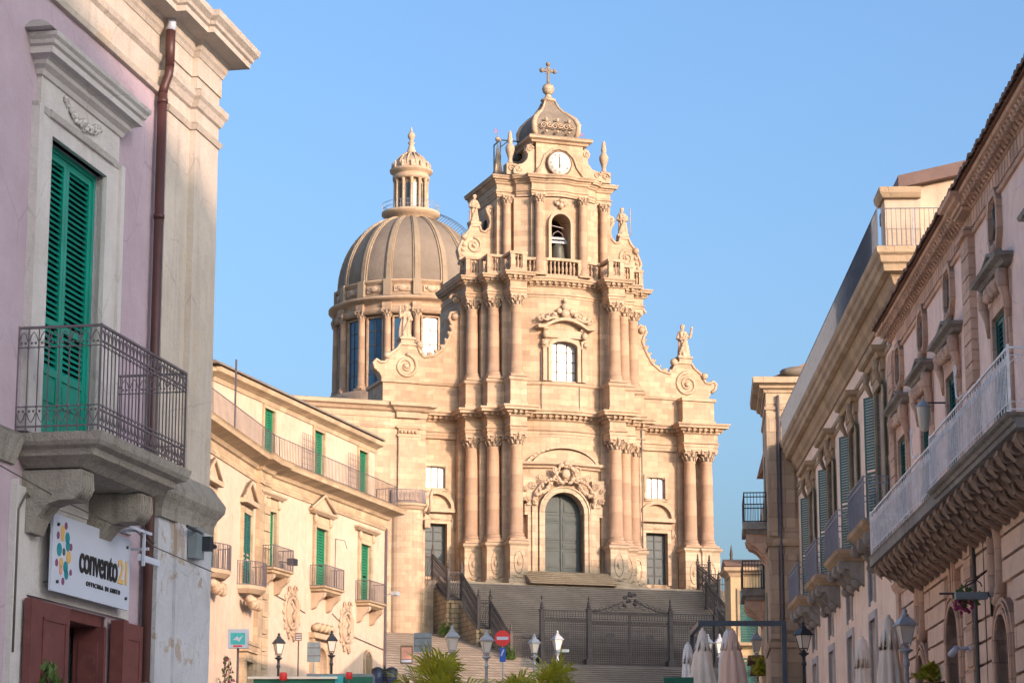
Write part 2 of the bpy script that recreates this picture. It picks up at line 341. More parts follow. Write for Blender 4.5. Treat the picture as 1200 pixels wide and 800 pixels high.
        gap = np.maximum(0, np.maximum(lo[:, None] - hi[None], lo[None] - hi[:, None])); near = np.sqrt((gap ** 2).sum(2)) <= np.maximum(.02, .5 * np.maximum(size[:, None], size[None]))
        p2 = list(range(k))
        def f2(a):
            while p2[a] != a: p2[a] = p2[p2[a]]; a = p2[a]
            return a
        for a, b in zip(*np.nonzero(np.triu(near, 1))): p2[f2(int(a))] = f2(int(b))
        cl = {}; g = [cl.setdefault(f2(int(l)), len(cl)) for l in lab]
        if not 2 <= len(cl) <= 16: return [s]
        out = []
        for c in range(len(cl)):
            m = MB(); idx = {}
            for f, sm in zip(s.f, s.s):
                if g[f[0]] != c: continue
                for i in f:
                    if i not in idx: idx[i] = len(m.v); m.v.append(s.v[i])
                m.f.append(tuple(idx[i] for i in f)); m.s.append(sm)
            out.append(m)
        return out
    def build(s, name, mat, parent=None, loc=None):
        if parent is not None and not any(w in name for w in WHOLE):
            parts = s.split()
            if len(parts) > 1:
                first = None
                for m in parts: o = m._one(name, mat, parent, loc); first = first or o
                return first
        return s._one(name, mat, parent, loc)
    def _one(s, name, mat, parent=None, loc=None):
        o = D.objects.new(name, s.mesh(name, mat)); COL.objects.link(o)
        if parent: o.parent = parent
        if loc: o.location = loc
        return o
def tag(o, label=None, cat=None, group=None, kind=None):
    if label: o['label'] = label
    if cat: o['category'] = cat
    if group: o['group'] = group
    if kind: o['kind'] = kind
    return o
def empty(name, loc=(0, 0, 0), deg=0.0, label=None, cat=None, group=None):
    o = D.objects.new(name, None); COL.objects.link(o); o.empty_display_size = 0.3
    o.location = loc; o.rotation_euler.z = math.radians(deg); return tag(o, label, cat, group)
KIDS = {}
def dup(o, parent=None, loc=None, rz=None, label=None, sc=None):
    c = o.copy(); COL.objects.link(c)
    if parent is not None: c.parent = parent
    if loc is not None: c.location = loc
    if rz is not None: c.rotation_euler.z = rz
    if sc is not None: c.scale = (sc, sc, sc)
    if label: c['label'] = label
    for ch in [x for x in D.objects if x.parent == o and x != c]: dup(ch, c)
    return c
def pix_ray(px, py):
    u = (px - 600) / FPX; v = (400 - py) / FPX; C, S = math.cos(PITCH), math.sin(PITCH)
    return (u, C - v * S, S + v * C)
def at(px, py, Y):
    r = pix_ray(px, py); t = Y / r[1]; return Vector((t * r[0], Y, t * r[2]))
def ground(Y): return -1.6 + 0.06 * max(-20, min(Y, 168))
def wall_holes(mb, x0, x1, z0, z1, y0, y1, holes, xdiv=None):
    """slab wall with openings (hx0,hx1,hz0,hz1,arch rise)"""
    xs = sorted(set([x0, x1] + [h[0] for h in holes] + [h[1] for h in holes] + (xdiv or [])))
    zs = sorted(set([z0, z1] + [h[2] for h in holes] + [h[3] for h in holes]))
    xs = [x for x in xs if x0 <= x <= x1]; zs = [z for z in zs if z0 <= z <= z1]
    for a, b in zip(xs, xs[1:]):
        run = None
        for c, d in zip(zs, zs[1:]):
            mx, mz = (a + b) / 2, (c + d) / 2
            solid = not any(h[0] < mx < h[1] and h[2] < mz < h[3] for h in holes)
            if solid: run = (run[0], d) if run else (c, d)
            elif run: mb.box(a, b, y0, y1, *run); run = None
        if run: mb.box(a, b, y0, y1, *run)
    for h in holes:
        if len(h) > 4 and h[4] > 0:
            w = (h[1] - h[0]) / 2; cx = (h[0] + h[1]) / 2; K = 10
            for sgn in (-1, 1):
                pts = [(cx + sgn * w, h[3])]
                for i in range(K + 1):
                    a = PI / 2 * i / K; pts.append((cx + sgn * w * math.cos(a), h[3] - h[4] + h[4] * math.sin(a)))
                mb.prism_xz(pts, y0 + 0.001, y1 - 0.001)
    return mb
def arch_poly(x0, x1, z0, z1, rise, K=14):
    cx = (x0 + x1) / 2; w = (x1 - x0) / 2
    return [(x0, z0), (x1, z0)] + [(cx + w * math.cos(PI * i / K), z1 - rise + rise * math.sin(PI * i / K)) for i in range(K + 1)]
def arch_band(mb, x0, x1, z0, z1, rise, t, y0, y1, K=14, legs=True):
    """moulding band following an arch (outside the opening)"""
    cx = (x0 + x1) / 2; w = (x1 - x0) / 2
    inner = [(cx + w * math.cos(PI * i / K), z1 - rise + rise * math.sin(PI * i / K)) for i in range(K + 1)]
    outer = [(cx + (w + t) * math.cos(PI * i / K), z1 - rise + (rise + t) * math.sin(PI * i / K)) for i in range(K + 1)]
    for i in range(K): mb.prism_xz([inner[i], outer[i], outer[i + 1], inner[i + 1]], y0, y1)
    if legs:
        mb.box(x1, x1 + t, y0, y1, z0, z1 - rise); mb.box(x0 - t, x0, y0, y1, z0, z1 - rise)
    return mb
def frame_mb(x0, x1, z0, z1, t, y0, y1):
    m = MB(); m.box(x0 - t, x0, y0, y1, z0, z1 + t); m.box(x1, x1 + t, y0, y1, z0, z1 + t); m.box(x0, x1, y0, y1, z1, z1 + t); return m
def shutter_leaf(x0, x1, z0, z1, y, slat=0.06, solid_below=0.0, th=0.045):
    m = MB(); w = 0.075 * min(1.0, (x1 - x0) / 0.55)
    m.box(x0, x0 + w, y, y + th, z0, z1); m.box(x1 - w, x1, y, y + th, z0, z1)
    m.box(x0 + w, x1 - w, y, y + th, z1 - w, z1); m.box(x0 + w, x1 - w, y, y + th, z0, z0 + w * 1.3)
    zm = z0 + (z1 - z0) * 0.42; m.box(x0 + w, x1 - w, y, y + th, zm - w / 2, zm + w / 2)
    zlo = z0 + w * 1.3
    if solid_below > 0:
        m.box(x0 + w, x1 - w, y + 0.015, y + th - 0.008, zlo, z0 + solid_below); zlo = z0 + solid_below
        m.box(x0 + w, x1 - w, y, y + th, zlo, zlo + w)
        for k in (0, 1):
            a = x0 + w + 0.03; b = x1 - w - 0.03
            m.box(a, b, y + 0.002, y + 0.014, z0 + w * 1.8 + k * solid_below * 0.45, z0 + w * 1.8 + k * solid_below * 0.45 + solid_below * 0.3)
        zlo += w
    z = zlo + slat / 2
    while z < z1 - w:
        if not (zm - w / 2 - slat * .4 < z < zm + w / 2 + slat * .4):
            a, b = x0 + w, x1 - w; d = slat * 0.42
            m.add([(a, y + 0.004, z - d), (b, y + 0.004, z - d), (b, y + th, z + d), (a, y + th, z + d),
                   (a, y + 0.012, z - d - 0.004), (b, y + 0.012, z - d - 0.004), (b, y + th + 0.008, z + d - 0.004), (a, y + th + 0.008, z + d - 0.004)],
                  [(0, 1, 2, 3), (7, 6, 5, 4), (0, 4, 5, 1), (3, 2, 6, 7)])
        z += slat
    return m
def shutter_window(parent, x0, x1, z0, z1, y, mat, slat=0.06, solid=0.0, frame=0.05, frame_mat=None):
    """pair of closed louvred leaves in a timber frame"""
    f = frame_mb(x0 + frame, x1 - frame, z0, z1 - frame, frame, y - 0.02, y + 0.06).build('window_frame', frame_mat or mat, parent)
    xm = (x0 + x1) / 2
    shutter_leaf(x0 + frame, xm - 0.004, z0, z1 - frame, y, slat, solid).build('shutter', mat, f)
    shutter_leaf(xm + 0.004, x1 - frame, z0, z1 - frame, y, slat, solid).build('shutter', mat, f)
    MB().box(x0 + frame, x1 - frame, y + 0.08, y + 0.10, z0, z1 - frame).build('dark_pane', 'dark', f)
    return f
def rail_pts(path, step):
    out = []
    for (a, b) in zip(path, path[1:]):
        a = Vector(a); b = Vector(b); L = (b - a).length; n = max(1, int(round(L / step)))
        out += [a + (b - a) * (i / n) for i in range(n)]
    out.append(Vector(path[-1])); return out
def railing(path, z0, z1, step, r, rr=None, mid=None, curls=False, wob=0.0):
    m = MB(); rr = rr or r * 1.6
    for a, b in zip(path, path[1:]):
        for z in [z0 + 0.03, z1] + (mid or []): m.bar((*a, z), (*b, z), rr)
    for i, p in enumerate(rail_pts(path, step)):
        m.bar((p.x, p.y, z0), (p.x, p.y, z1), r)
    for p in path: m.bar((*p, z0), (*p, z1 + 0.02), rr * 1.2)
    return m
# ================================================================ SETTING: ground
def ground_mesh():
    m = MB(); ys = [-60, -20, 0, 40, 80, 120, 150, 168, 230, 400, 900, 2500]; xs = [-1500, -200, -60, -20, 0, 20, 60, 200, 1500]
    vs = [(x, y, ground(y)) for y in ys for x in xs]; W = len(xs)
    return m.add(vs, [(j * W + i, j * W + i + 1, (j + 1) * W + i + 1, (j + 1) * W + i) for j in range(len(ys) - 1) for i in range(W - 1)])
tag(ground_mesh().build('ground', 'earth'), kind='structure')
m = MB()
for a, b in ((-8, 60), (60, 120), (120, 162)):
    m.add([(-11 - a * .02, a, ground(a) + .03), (11, a, ground(a) + .03), (11, b, ground(b) + .03), (-11 - b * .02, b, ground(b) + .03)], [(0, 1, 2, 3)])
tag(m.build('street', 'paving'), kind='structure')
for x0, x1, nm in ((-3.6, -2.9, 'pavement'), (7.0, 8.2, 'pavement')):
    m = MB()
    m.add([(x0, 0, ground(0) + .03), (x1, 0, ground(0) + .03), (x1, 55, ground(55) + .03), (x0, 55, ground(55) + .03),
           (x0, 0, ground(0) + .16), (x1, 0, ground(0) + .16), (x1, 55, ground(55) + .16), (x0, 55, ground(55) + .16)],
          [(4, 5, 6, 7), (0, 1, 5, 4), (1, 2, 6, 5), (2, 3, 7, 6), (3, 0, 4, 7)])
    tag(m.build(nm, 'paving'), kind='structure')

# ================================================================ CHURCH
CH = empty('church', (3.88, 183, 18.9), 19, 'large golden baroque church with bell tower and ribbed dome above the stairs', 'church')
def bowf(h, sag, base=0.0):
    return lambda x, y, z: (x, y - (sag * (1 - (x / h) ** 2) if abs(x) < h else 0), z)
# plan lines (local, left to right); steps of the three columns each side of the bowed middle bay
def front_path(fw, fm, base=0.0, off=0.0, side=None):
    """entablature and pedestal line: steps out over outer, middle and inner columns, bows in the middle"""
    L = [(-7.35, 3.3), (-7.35, 1.45), (-6.02, 1.45), (-6.02, .15), (-4.68, .15), (-4.68, -1.35), (-3.38, -1.35), (-3.38, .38)]
    bow = [(-3.2 + 6.4 * i / 14, .42 - .62 * (1 - ((-3.2 + 6.4 * i / 14) / 3.2) ** 2)) for i in range(15)]
    R = [(-x, y) for x, y in L[::-1]]
    return L + bow + R
FP = front_path(0, 0)
# --- lower wall, with its doors and windows
low = MB()
for sg in (-1, 1):
    xa, xb = (-13.8, -7.3) if sg < 0 else (7.3, 13.8)
    c = sg * 9.0
    wall_holes(low, xa, xb, -1.5, 13.0, 3.5, 4.4, [(c - .92 + sg * .1, c + .92 + sg * .1, .75, 4.8, 0), (c - .78 + sg * .1, c + .78 + sg * .1, 7.55, 9.2, .18)])
    low.box(sg * 7.5, sg * 6.0, 2.75, 5.0, -1.5, 13.0)
    low.box(sg * 6.2, sg * 4.66, 1.45, 5.0, -1.5, 13.0)
    low.box(sg * 4.8, sg * 3.2, .2, 5.0, -1.5, 13.0)
    low.box(sg * 10.9, sg * 13.75, 3.3, 3.6, -1.5, 13.0)
low.build('lower_wall', 'stone', CH)
bay = MB(); xd = [-3.2 + .4 * i for i in range(17)]
wall_holes(bay, -3.2, 3.2, -1.5, 13.0, .42, 1.4, [(-1.6, 1.6, .9, 7.1, 1.6)], xd)
bay.map(bowf(3.2, .6)).build('middle_bay_wall', 'stone', CH)
body = MB(); body.box(-13.7, 13.7, 4.4, 9, -1.5, 12.9); body.box(-13.7, 13.7, 9, 33, -10, 12.6); body.box(-7, 7, 8, 34, 12, 16.2)
body.prism_xz([(-7.3, 16.2), (7.3, 16.2), (0, 18.2)], 8, 34); body.box(-16, 16, 31, 49, -10, 15.0); body.prism_xz([(-13.9, 12.6), (-7, 12.6), (-7, 15.2)], 8.5, 33)
body.prism_xz([(13.9, 12.6), (7, 12.6), (7, 15.2)], 8.5, 33)
body.box(-13.9, 13.9, 3.8, 34, -12, -1.5)
body.build('nave', 'stone', CH)
MB().box(-7.2, 7.2, 3.2, 8, 0, 24.6).build('tower_core', 'stone', CH)
# --- base platform and door steps
m = MB(); m.box(-13.9, 13.9, -1.9, 4, -9, -.12)
m.build('platform', 'pale', CH)
m = MB(); dn = MB()
for i in range(6):
    z = -.12 + .175 * i
    m.box(-3.5, 3.5, -2.55 + .3 * i, 1.0, z, z + .13); dn.box(-3.56, 3.56, -2.64 + .3 * i, 1.0, z + .13, z + .175)
m.build('door_steps', 'carved', CH); dn.build('door_treads', 'pale', CH)
# --- pedestal band with carved panels
def ped(z0, z1, path, mat, name, proj=.0, cap=.16):
    pr = [(-1.2, z0), (proj + .14, z0), (proj + .14, z0 + .28), (proj + .04, z0 + .42), (proj, z0 + .45), (proj, z1 - .42), (proj + .05, z1 - .34), (proj + cap, z1 - .22), (proj + cap, z1 - .08), (proj + .06, z1), (-1.2, z1)]
    MB().sweep(path, pr).build(name, mat, CH)
Lg = FP[:8]; Rg = FP[-8:]
Lg2 = [(-7.35, 3.3)] + Lg[1:]; 
ped(-.1, 3.14, Lg, 'pale', 'pedestal_block', .05); ped(-.1, 3.14, Rg, 'pale', 'pedestal_block', .05)
OUT_R = [(10.95, 3.6), (10.95, 1.95), (12.32, 1.95), (12.32, 1.80), (13.72, 1.80), (13.72, 5.5)]
OUT_L = [(-x, y) for x, y in OUT_R[::-1]]
ped(-.1, 3.6, OUT_R, 'pale', 'pedestal_block', .05); ped(-.1, 3.6, OUT_L, 'pale', 'pedestal_block', .05)
pan = MB()
for x, y in ((-6.68, 1.45), (-5.35, .15), (-4.03, -1.35), (4.03, -1.35), (5.35, .15), (6.68, 1.45), (11.63, 1.95), (13.0, 1.8), (-11.63, 1.95), (-13.0, 1.8)):
    yy = y - .06
    K = 14; pts = [(x + .36 * math.cos(2 * PI * i / K) * (1 if abs(math.sin(2 * PI * i / K)) < .95 else 1), yy, 1.55 + .85 * math.sin(2 * PI * i / K)) for i in range(K)]
    pan.tube(pts, .05, 5, closed=True)
    pan.ball((x, yy, 1.55), .17, 8, sz=1.6, sy=.5); pan.ball((x, yy, .45), .2, 8, sx=1.4, sy=.6, sz=.5)
    for s_ in (-1, 1): pan.spiral(x + s_ * .36, .5, yy, .14, 1.2, .04, s_)
pan.build('pedestal_carving', 'pale', CH)
# --- columns: one built, the rest copied
def column(z0, z1, r, name='column'):
    H = z1 - z0
    base = [(r * 1.32, 0), (r * 1.32, .16), (r * 1.36, .2), (r * 1.38, .28), (r * 1.28, .36), (r * 1.12, .42), (r * 1.16, .5), (r * 1.2, .55), (r * 1.05, .62), (r * 1.0, .68)]
    sh = [(r * (1 - .14 * (t ** 1.7)), .68 + (H - .68) * t) for t in (0, .2, .4, .6, .8, .97)]
    sh += [(r * .93, H - .12), (r * .94, H - .06), (r * .86, H)]
    m = MB().lathe(base + sh, 0, 0, 24); m.box(-r * 1.38, r * 1.38, -r * 1.38, r * 1.38, 0, .15)
    return m
def capital(r, h):
    m = MB()
    prof = [(r * .86, 0), (r * .95, .02), (r * .86, .06 * h), (r * .9, .3 * h), (r * .98, .55 * h), (r * 1.12, .78 * h), (r * 1.2, .86 * h)]
    m.lathe(prof, 0, 0, 20)
    for tier, (zz, rr, n, ph) in enumerate(((.05, .92, 10, 0), (.36, .98, 10, .5))):
        for k in range(n):
            a = 2 * PI * (k + ph) / n; ca, sa = math.cos(a), math.sin(a)
            pts = [(r * rr * ca, r * rr * sa, h * zz), (r * (rr + .12) * ca, r * (rr + .12) * sa, h * (zz + .2)), (r * (rr + .32) * ca, r * (rr + .32) * sa, h * (zz + .36)), (r * (rr + .42) * ca, r * (rr + .42) * sa, h * (zz + .30))]
            m.tube(pts, [r * .13, r * .16, r * .13, r * .07], 5)
    for sx in (-1, 1):
        for sy in (-1, 1):
            m.ball((sx * r * 1.12, sy * r * 1.12, h * .74), r * .26, 8); m.spiral(sx * r * 1.1, h * .74, sy * r * 1.25, r * .26, 1.2, r * .07, sx)
    w = r * 1.38; q = w * .82
    m.prism_xy([(-w, -w), (0, -q), (w, -w), (q, 0), (w, w), (0, q), (-w, w), (-q, 0)], h * .86, h)
    m.ball((0, -r * 1.2, h * .92), r * .2, 8)
    return m
def colset(specs, z0, z1, zc, r):
    c0 = None
    for x, y in specs:
        if c0 is None:
            c0 = column(z0, z1, r).build('column', 'shaft', CH, (x, y, z0)); capital(r, zc - z1).build('capital', 'carved', c0, (0, 0, z1 - z0)); k0 = c0.children[0] if c0.children else None
            cap0 = [o for o in D.objects if o.parent == c0][0]
        else:
            c = c0.copy(); COL.objects.link(c); c.parent = CH; c.location = (x, y, z0)
            k = cap0.copy(); COL.objects.link(k); k.parent = c
CX1 = [(-6.68, 2.0), (-5.36, .7), (-4.03, -.8), (4.03, -.8), (5.36, .7), (6.68, 2.0)]
colset(CX1, 3.14, 10.45, 11.33, .52)
colset([(11.63, 2.5), (13.02, 2.4), (-11.63, 2.5), (-13.02, 2.4)], 3.6, 10.45, 11.33, .5)
colset(CX1, 15.68, 21.3, 22.05, .47)
# --- first entablature over the whole front
SIDE_R = [(7.35, 3.3), (10.95, 3.3), (10.95, 1.95), (13.72, 1.8), (13.72, 8.0)]
E1 = [(-x, y) for x, y in SIDE_R[::-1]][:-1] + FP + SIDE_R[1:]
def entab(path, z0, z1, name, arch=.35, proj=.75, dent=True, back=-1.0):
    H = z1 - z0; a = z0 + H * .26; fz = z0 + H * .62
    pr = [(back, z0), (.0, z0), (.0, z0 + (a - z0) * .45), (.05, z0 + (a - z0) * .45), (.05, a - .08), (.14, a - .02), (.14, a + .03), (.02, a + .06), (.02, fz - .05), (.10, fz), (.16, fz + .06),
          (.16, fz + .22 * (z1 - fz)), (proj * .45, fz + .32 * (z1 - fz)), (proj * .5, fz + .5 * (z1 - fz)), (proj * .85, fz + .55 * (z1 - fz)), (proj * .85, z1 - .28 * (z1 - fz)), (proj, z1 - .12 * (z1 - fz)), (proj, z1), (back, z1 + .05)]
    d = MB().sweep(path, pr)
    if dent:
        zt = fz + .50 * (z1 - fz); zb = fz + .22 * (z1 - fz)
        for (p, q) in zip(path, path[1:]):
            p = Vector(p); q = Vector(q); L = (q - p).length
            if L < .3: continue
            t = (q - p).normalized(); nn = Vector((t.y, -t.x)); K = max(1, int(L / .40))
            for i in range(K):
                c = p + t * (L * (i + .5) / K) + nn * (.16 + proj * .26); hw = .10; hd = proj * .26
                vs = []
                for z in (zb, zt):
                    for s1, s2 in ((-1, -1), (1, -1), (1, 1), (-1, 1)):
                        w_ = c + t * hw * s1 + nn * (hd if z == zt else hd * .6) * s2; vs.append((w_.x, w_.y, z))
                d.add(vs, [(0, 3, 2, 1), (4, 5, 6, 7), (0, 1, 5, 4), (1, 2, 6, 5), (2, 3, 7, 6), (3, 0, 4, 7)])
    d.build(name, 'stone', CH)
entab(E1, 11.33, 13.37, 'lower_cornice', proj=.8)
# attic over the side bays
for sg in (-1, 1):
    m = MB(); x0, x1 = sorted((sg * 7.3, sg * 11.0)); m.box(x0, x1, 3.2, 5, 13.3, 15.45); m.box(x0, x1, 3.05, 5, 15.45, 15.7)
    x0, x1 = sorted((sg * 11.0, sg * 13.7)); m.box(x0, x1, 2.3, 6.5, 13.3, 15.3); m.box(*sorted((sg * 10.9, sg * 13.85)), 2.15, 6.6, 15.3, 15.55); m.box(*sorted((sg * 10.92, sg * 13.8)), 2.2, 6.55, 13.3, 13.75)
    m.build('attic_wall', 'stone', CH)
# --- second stage
m = MB()
for sg in (-1, 1):
    m.box(sg * 7.4, sg * 6.0, 2.75, 8, 13.3, 22.2); m.box(sg * 6.1, sg * 4.66, 1.45, 5, 13.3, 22.2); m.box(sg * 4.8, sg * 3.2, .2, 5, 13.3, 22.2)
m.build('upper_wall', 'stone', CH)
bay = MB(); wall_holes(bay, -3.2, 3.2, 13.3, 22.2, .42, 1.4, [(-.95, 1.15, 15.75, 18.85, .45)], xd + [-.95, 1.15])
bay.map(bowf(3.2, .6)).build('upper_bay_wall', 'stone', CH)
pr = [(-.8, 13.35), (.06, 13.35), (.06, 13.7), (0, 13.8), (0, 15.3), (.06, 15.36), (.14, 15.45), (.14, 15.6), (0.02, 15.68), (-.8, 15.68)]
MB().sweep(FP, pr).build('upper_pedestal', 'stone', CH)
E2 = [(-7.35, 7.5)] + FP[1:-1] + [(7.35, 7.5)]
entab(E2, 22.05, 23.76, 'upper_cornice', proj=.65)
m = MB(); m.prism_xy([(-7.3, 8)] + [(x, y + .1) for x, y in FP[1:-1]] + [(7.3, 8)], 23.3, 23.8); m.build('terrace', 'stone', CH)
# balustrade
def bal_path(o=.12): return [(-7.3, 3.6)] + FP[1:-1] + [(7.3, 3.6)]
bp_ = bal_path()
MB().sweep(bp_, [(-.28, 23.8), (.04, 23.8), (.04, 24.1), (-.02, 24.14), (-.26, 24.14)]).build('balustrade_plinth', 'stone', CH)
MB().sweep(bp_, [(-.30, 25.2), (.06, 25.2), (.08, 25.3), (.08, 25.42), (-.32, 25.42)]).build('balustrade_rail', 'stone', CH)
m = MB()
for x, y in ((-7.2, 1.6), (-6.15, 1.6), (-5.9, .3), (-4.85, .3), (-4.5, -1.2), (-3.55, -1.2), (-1.5, .07), (1.5, .07), (3.55, -1.2), (4.5, -1.2), (4.85, .3), (5.9, .3), (6.15, 1.6), (7.2, 1.6)):
    m.box(x - .17, x + .17, y - .19, y + .17, 24.1, 25.22)
m.build('balustrade_post', 'stone', CH)
bal = MB().lathe([(.09, 0), (.09, .08), (.06, .12), (.07, .2), (.12, .4), (.11, .55), (.06, .75), (.05, .85), (.08, .92), (.08, 1.06)], 0, 0, 8).mesh('baluster', M['stone'])
n = 0
bow_pts = [(x, .44 - .62 * (1 - (x / 3.2) ** 2) + .1) for x in [-2.85 + .32 * i for i in range(19)] if abs(abs(x) - 1.5) > .2]
for x, y in bow_pts + [(-4.3, -1.2), (-4.03, -1.2), (-3.76, -1.2), (4.3, -1.2), (4.03, -1.2), (3.76, -1.2), (-5.6, .3), (-5.37, .3), (-5.1, .3), (5.6, .3), (5.37, .3), (5.1, .3), (-6.9, 1.6), (-6.65, 1.6), (-6.4, 1.6), (6.9, 1.6), (6.65, 1.6), (6.4, 1.6),
                     (-7.2, 1.95), (-7.2, 2.3), (-7.2, 2.65), (-7.2, 3.0), (-5.87, .65), (-5.87, .98), (-4.53, -.85), (-4.53, -.5), (-4.53, -.15)]:
    o = D.objects.new('baluster', bal); COL.objects.link(o); o.parent = CH; o.location = (x, y, 24.12)
# --- third stage: the belfry
T3 = [(-4.75, 8.5), (-4.75, 1.75), (-3.45, 1.75), (-3.3, 1.3), (-2.3, .75), (-2.3, .45), (-1.25, .45)]
T3 = T3 + [(-1.2 + 2.4 * i / 8, .45 - .3 * (1 - ((-1.2 + 2.4 * i / 8) / 1.2) ** 2)) for i in range(9)] + [(-x, y) for x, y in T3[::-1]]
m = MB(); m.box(-4.75, -3.4, 1.75, 8.3, 23.7, 30.4); m.box(3.4, 4.75, 1.75, 8.3, 23.7, 30.4)
for sg in (-1, 1): m.prism_xy([(sg * 3.5, 1.3), (sg * 2.2, .75), (sg * 2.2, 2.6), (sg * 3.5, 2.6)][::-sg], 23.7, 30.4); m.box(sg * 2.35, sg * 1.2, .5, 2.6, 23.7, 30.4)
m.box(-3.4, 3.4, 7.6, 8.3, 23.7, 30.4)
m.build('belfry_wall', 'stone', CH)
m = MB(); wall_holes(m, -1.2, 1.2, 23.7, 30.4, .5, 2.4, [(-.8, .8, 24.3, 29.1, .8)], [-1.2 + .3 * i for i in range(9)])
m.map(bowf(1.2, .25)).build('belfry_bay_wall', 'stone', CH)
m = MB(); arch_band(m, -.8, .8, 24.3, 29.1, .8, .22, .12, .5); m.build('arch_moulding', 'carved', CH)
m = MB(); m.ball((0, .1, 29.75), .22, 8, sz=1.3); m.ball((-.3, .15, 29.9), .2, 8); m.ball((.3, .15, 29.9), .2, 8); m.ball((0, .1, 30.15), .2, 8); m.spiral(-.35, 30, .1, .2, 1.3, .05); m.spiral(.35, 30, .1, .2, 1.3, .05, -1)
m.build('keystone_carving', 'carved', CH)
colset([(-4.05, 1.4), (-1.82, .12), (1.82, .12), (4.05, 1.4)], 24.0, 29.85, 30.5, .34)
entab(T3, 30.5, 32.15, 'belfry_cornice', proj=.55, dent=False)
m = MB().sweep([(x, y) for x, y in T3], [(-.5, 23.75), (.12, 23.75), (.12, 24.0), (0.02, 24.1), (-.5, 24.1)]); m.build('belfry_plinth', 'stone', CH)
MB().box(-4.6, 4.6, 2.3, 8.35, 30.35, 32.25).build('belfry_roof_slab', 'stone', CH)
# side opening on the left flank of the belfry
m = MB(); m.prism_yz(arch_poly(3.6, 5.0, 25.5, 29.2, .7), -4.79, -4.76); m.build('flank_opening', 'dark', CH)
m = MB(); arch_band(m, 3.6, 5.0, 25.5, 29.2, .7, .25, 0, .12)
m.map(lambda x, y, z: (-4.77 - y, x, z)).build('flank_arch', 'carved', CH)
# bell in the opening
def bell(s):
    m = MB().lathe([(.66, 0), (.62, .05), (.56, .14), (.47, .4), (.40, .8), (.36, 1.15), (.33, 1.3), (.2, 1.42), (.08, 1.46)], 0, 0, 24); m.lathe([(.60, .02), (.5, .2), (.3, 1.2)], 0, 0, 20, cap=False)
    m.ball((0, 0, .0), .11, 8); m.bar((0, 0, .9), (0, 0, 0), .03); m.tube([(-.12, 0, 1.4), (-.1, 0, 1.7), (.1, 0, 1.7), (.12, 0, 1.4)], .05, 6)
    m.v = [(x * s, y * s, z * s) for x, y, z in m.v]; return m
B = empty('bell', (0, 0, 0), 0, 'large bronze bell hanging in the arched opening of the belfry', 'bell')
def to_world(o, lx, ly, lz):
    c, s_ = math.cos(math.radians(19)), math.sin(math.radians(19)); return (3.88 + c * lx - s_ * ly, 183 + s_ * lx + c * ly, 18.9 + lz)
B.location = to_world(CH, .02, .95, 24.95); B.rotation_euler.z = math.radians(19)
bell(1.3).build('bell_body', 'bronze', B); m = MB(); m.tube([(-.7, 0, 2.05), (-.5, 0, 2.35), (.5, 0, 2.35), (.7, 0, 2.05)], .13, 6); m.box(-.95, .95, -.1, .1, 1.95, 2.1); m.build('headstock', 'lampgrey', B)
m = MB(); m.tube([(-.6, 0, 2.1), (-.35, 0, 2.75), (0, 0, 2.95), (.35, 0, 2.75), (.6, 0, 2.1)], .05, 6); m.bar((-.8, 0, 3.4), (.5, 0, 3.2), .04); m.build('bell_gear', 'iron', B)
# clock attic
m = MB(); m.box(-1.9, 2.0, .55, 6.5, 32.1, 34.9); m.prism_xz([(-3.2, 32.2), (-1.85, 32.2), (-1.85, 34.4), (-2.15, 34.2), (-2.4, 33.4), (-2.9, 32.9)], .8, 1.5); m.prism_xz([(3.2, 32.2), (1.95, 32.2), (1.95, 34.4), (2.2, 34.2), (2.5, 33.4), (2.9, 32.9)], .8, 1.5)
m.build('clock_attic', 'stone', CH)
m = MB(); pts = [(-1.5, 33.0), (-1.2, 33.8), (-.6, 34.35), (0, 34.5), (.6, 34.35), (1.2, 33.8), (1.5, 33.0)]
m.tube([(x, .5, z) for x, z in [(-2.0, 32.3)] + pts + [(2.05, 32.3)]], .11, 6)
for sg in (-1, 1):
    P_ = [(sg * x, z) for x, z in ((2.0, 32.2), (2.0, 34.5), (2.3, 34.75), (2.6, 34.6), (2.7, 34.2), (2.5, 33.9), (2.55, 33.5), (2.9, 33.1), (3.4, 32.95), (3.7, 32.6), (3.7, 32.2))]
    m.prism_xz(P_ if sg > 0 else P_[::-1], .75, 1.35); m.spiral(sg * 2.35, 34.35, .72, .27, 1.6, .07, -sg); m.spiral(sg * 3.3, 32.65, .72, .25, 1.5, .06, sg)
    m.ball((sg * 2.15, .9, 34.95), .22, 8, sz=1.2)
m.build('pediment_scroll', 'carved', CH)
MB().sweep([(-2.2, 5.5), (-2.2, .5), (2.3, .5), (2.3, 5.5)], [(-1, 34.85), (.1, 34.85), (.16, 35.0), (.4, 35.12), (.42, 35.3), (.3, 35.42), (-1, 35.5)]).build('roof_cornice', 'stone', CH)
MB().box(-2.3, 2.3, .8, 5.4, 34.8, 35.5).build('roof_cornice_slab', 'stone', CH)
ck = MB().lathe([(.001, 0), (.93, 0), (.93, .04), (.0, .05)], 0, 0, 40, cap=False); ck.map(lambda x, y, z: (x - .05, .30 - z, y + 33.22)); ck = ck.build('clock_face', 'clock', CH)
m = MB(); m.tube([(-.05 + .97 * math.cos(2 * PI * i / 40), .30, 33.22 + .97 * math.sin(2 * PI * i / 40)) for i in range(40)], .08, 6, closed=True); m.build('clock_rim', 'wood', ck)
m = MB()
romans = ['XII', 'I', 'II', 'III', 'IIII', 'V', 'VI', 'VII', 'VIII', 'IX', 'X', 'XI']
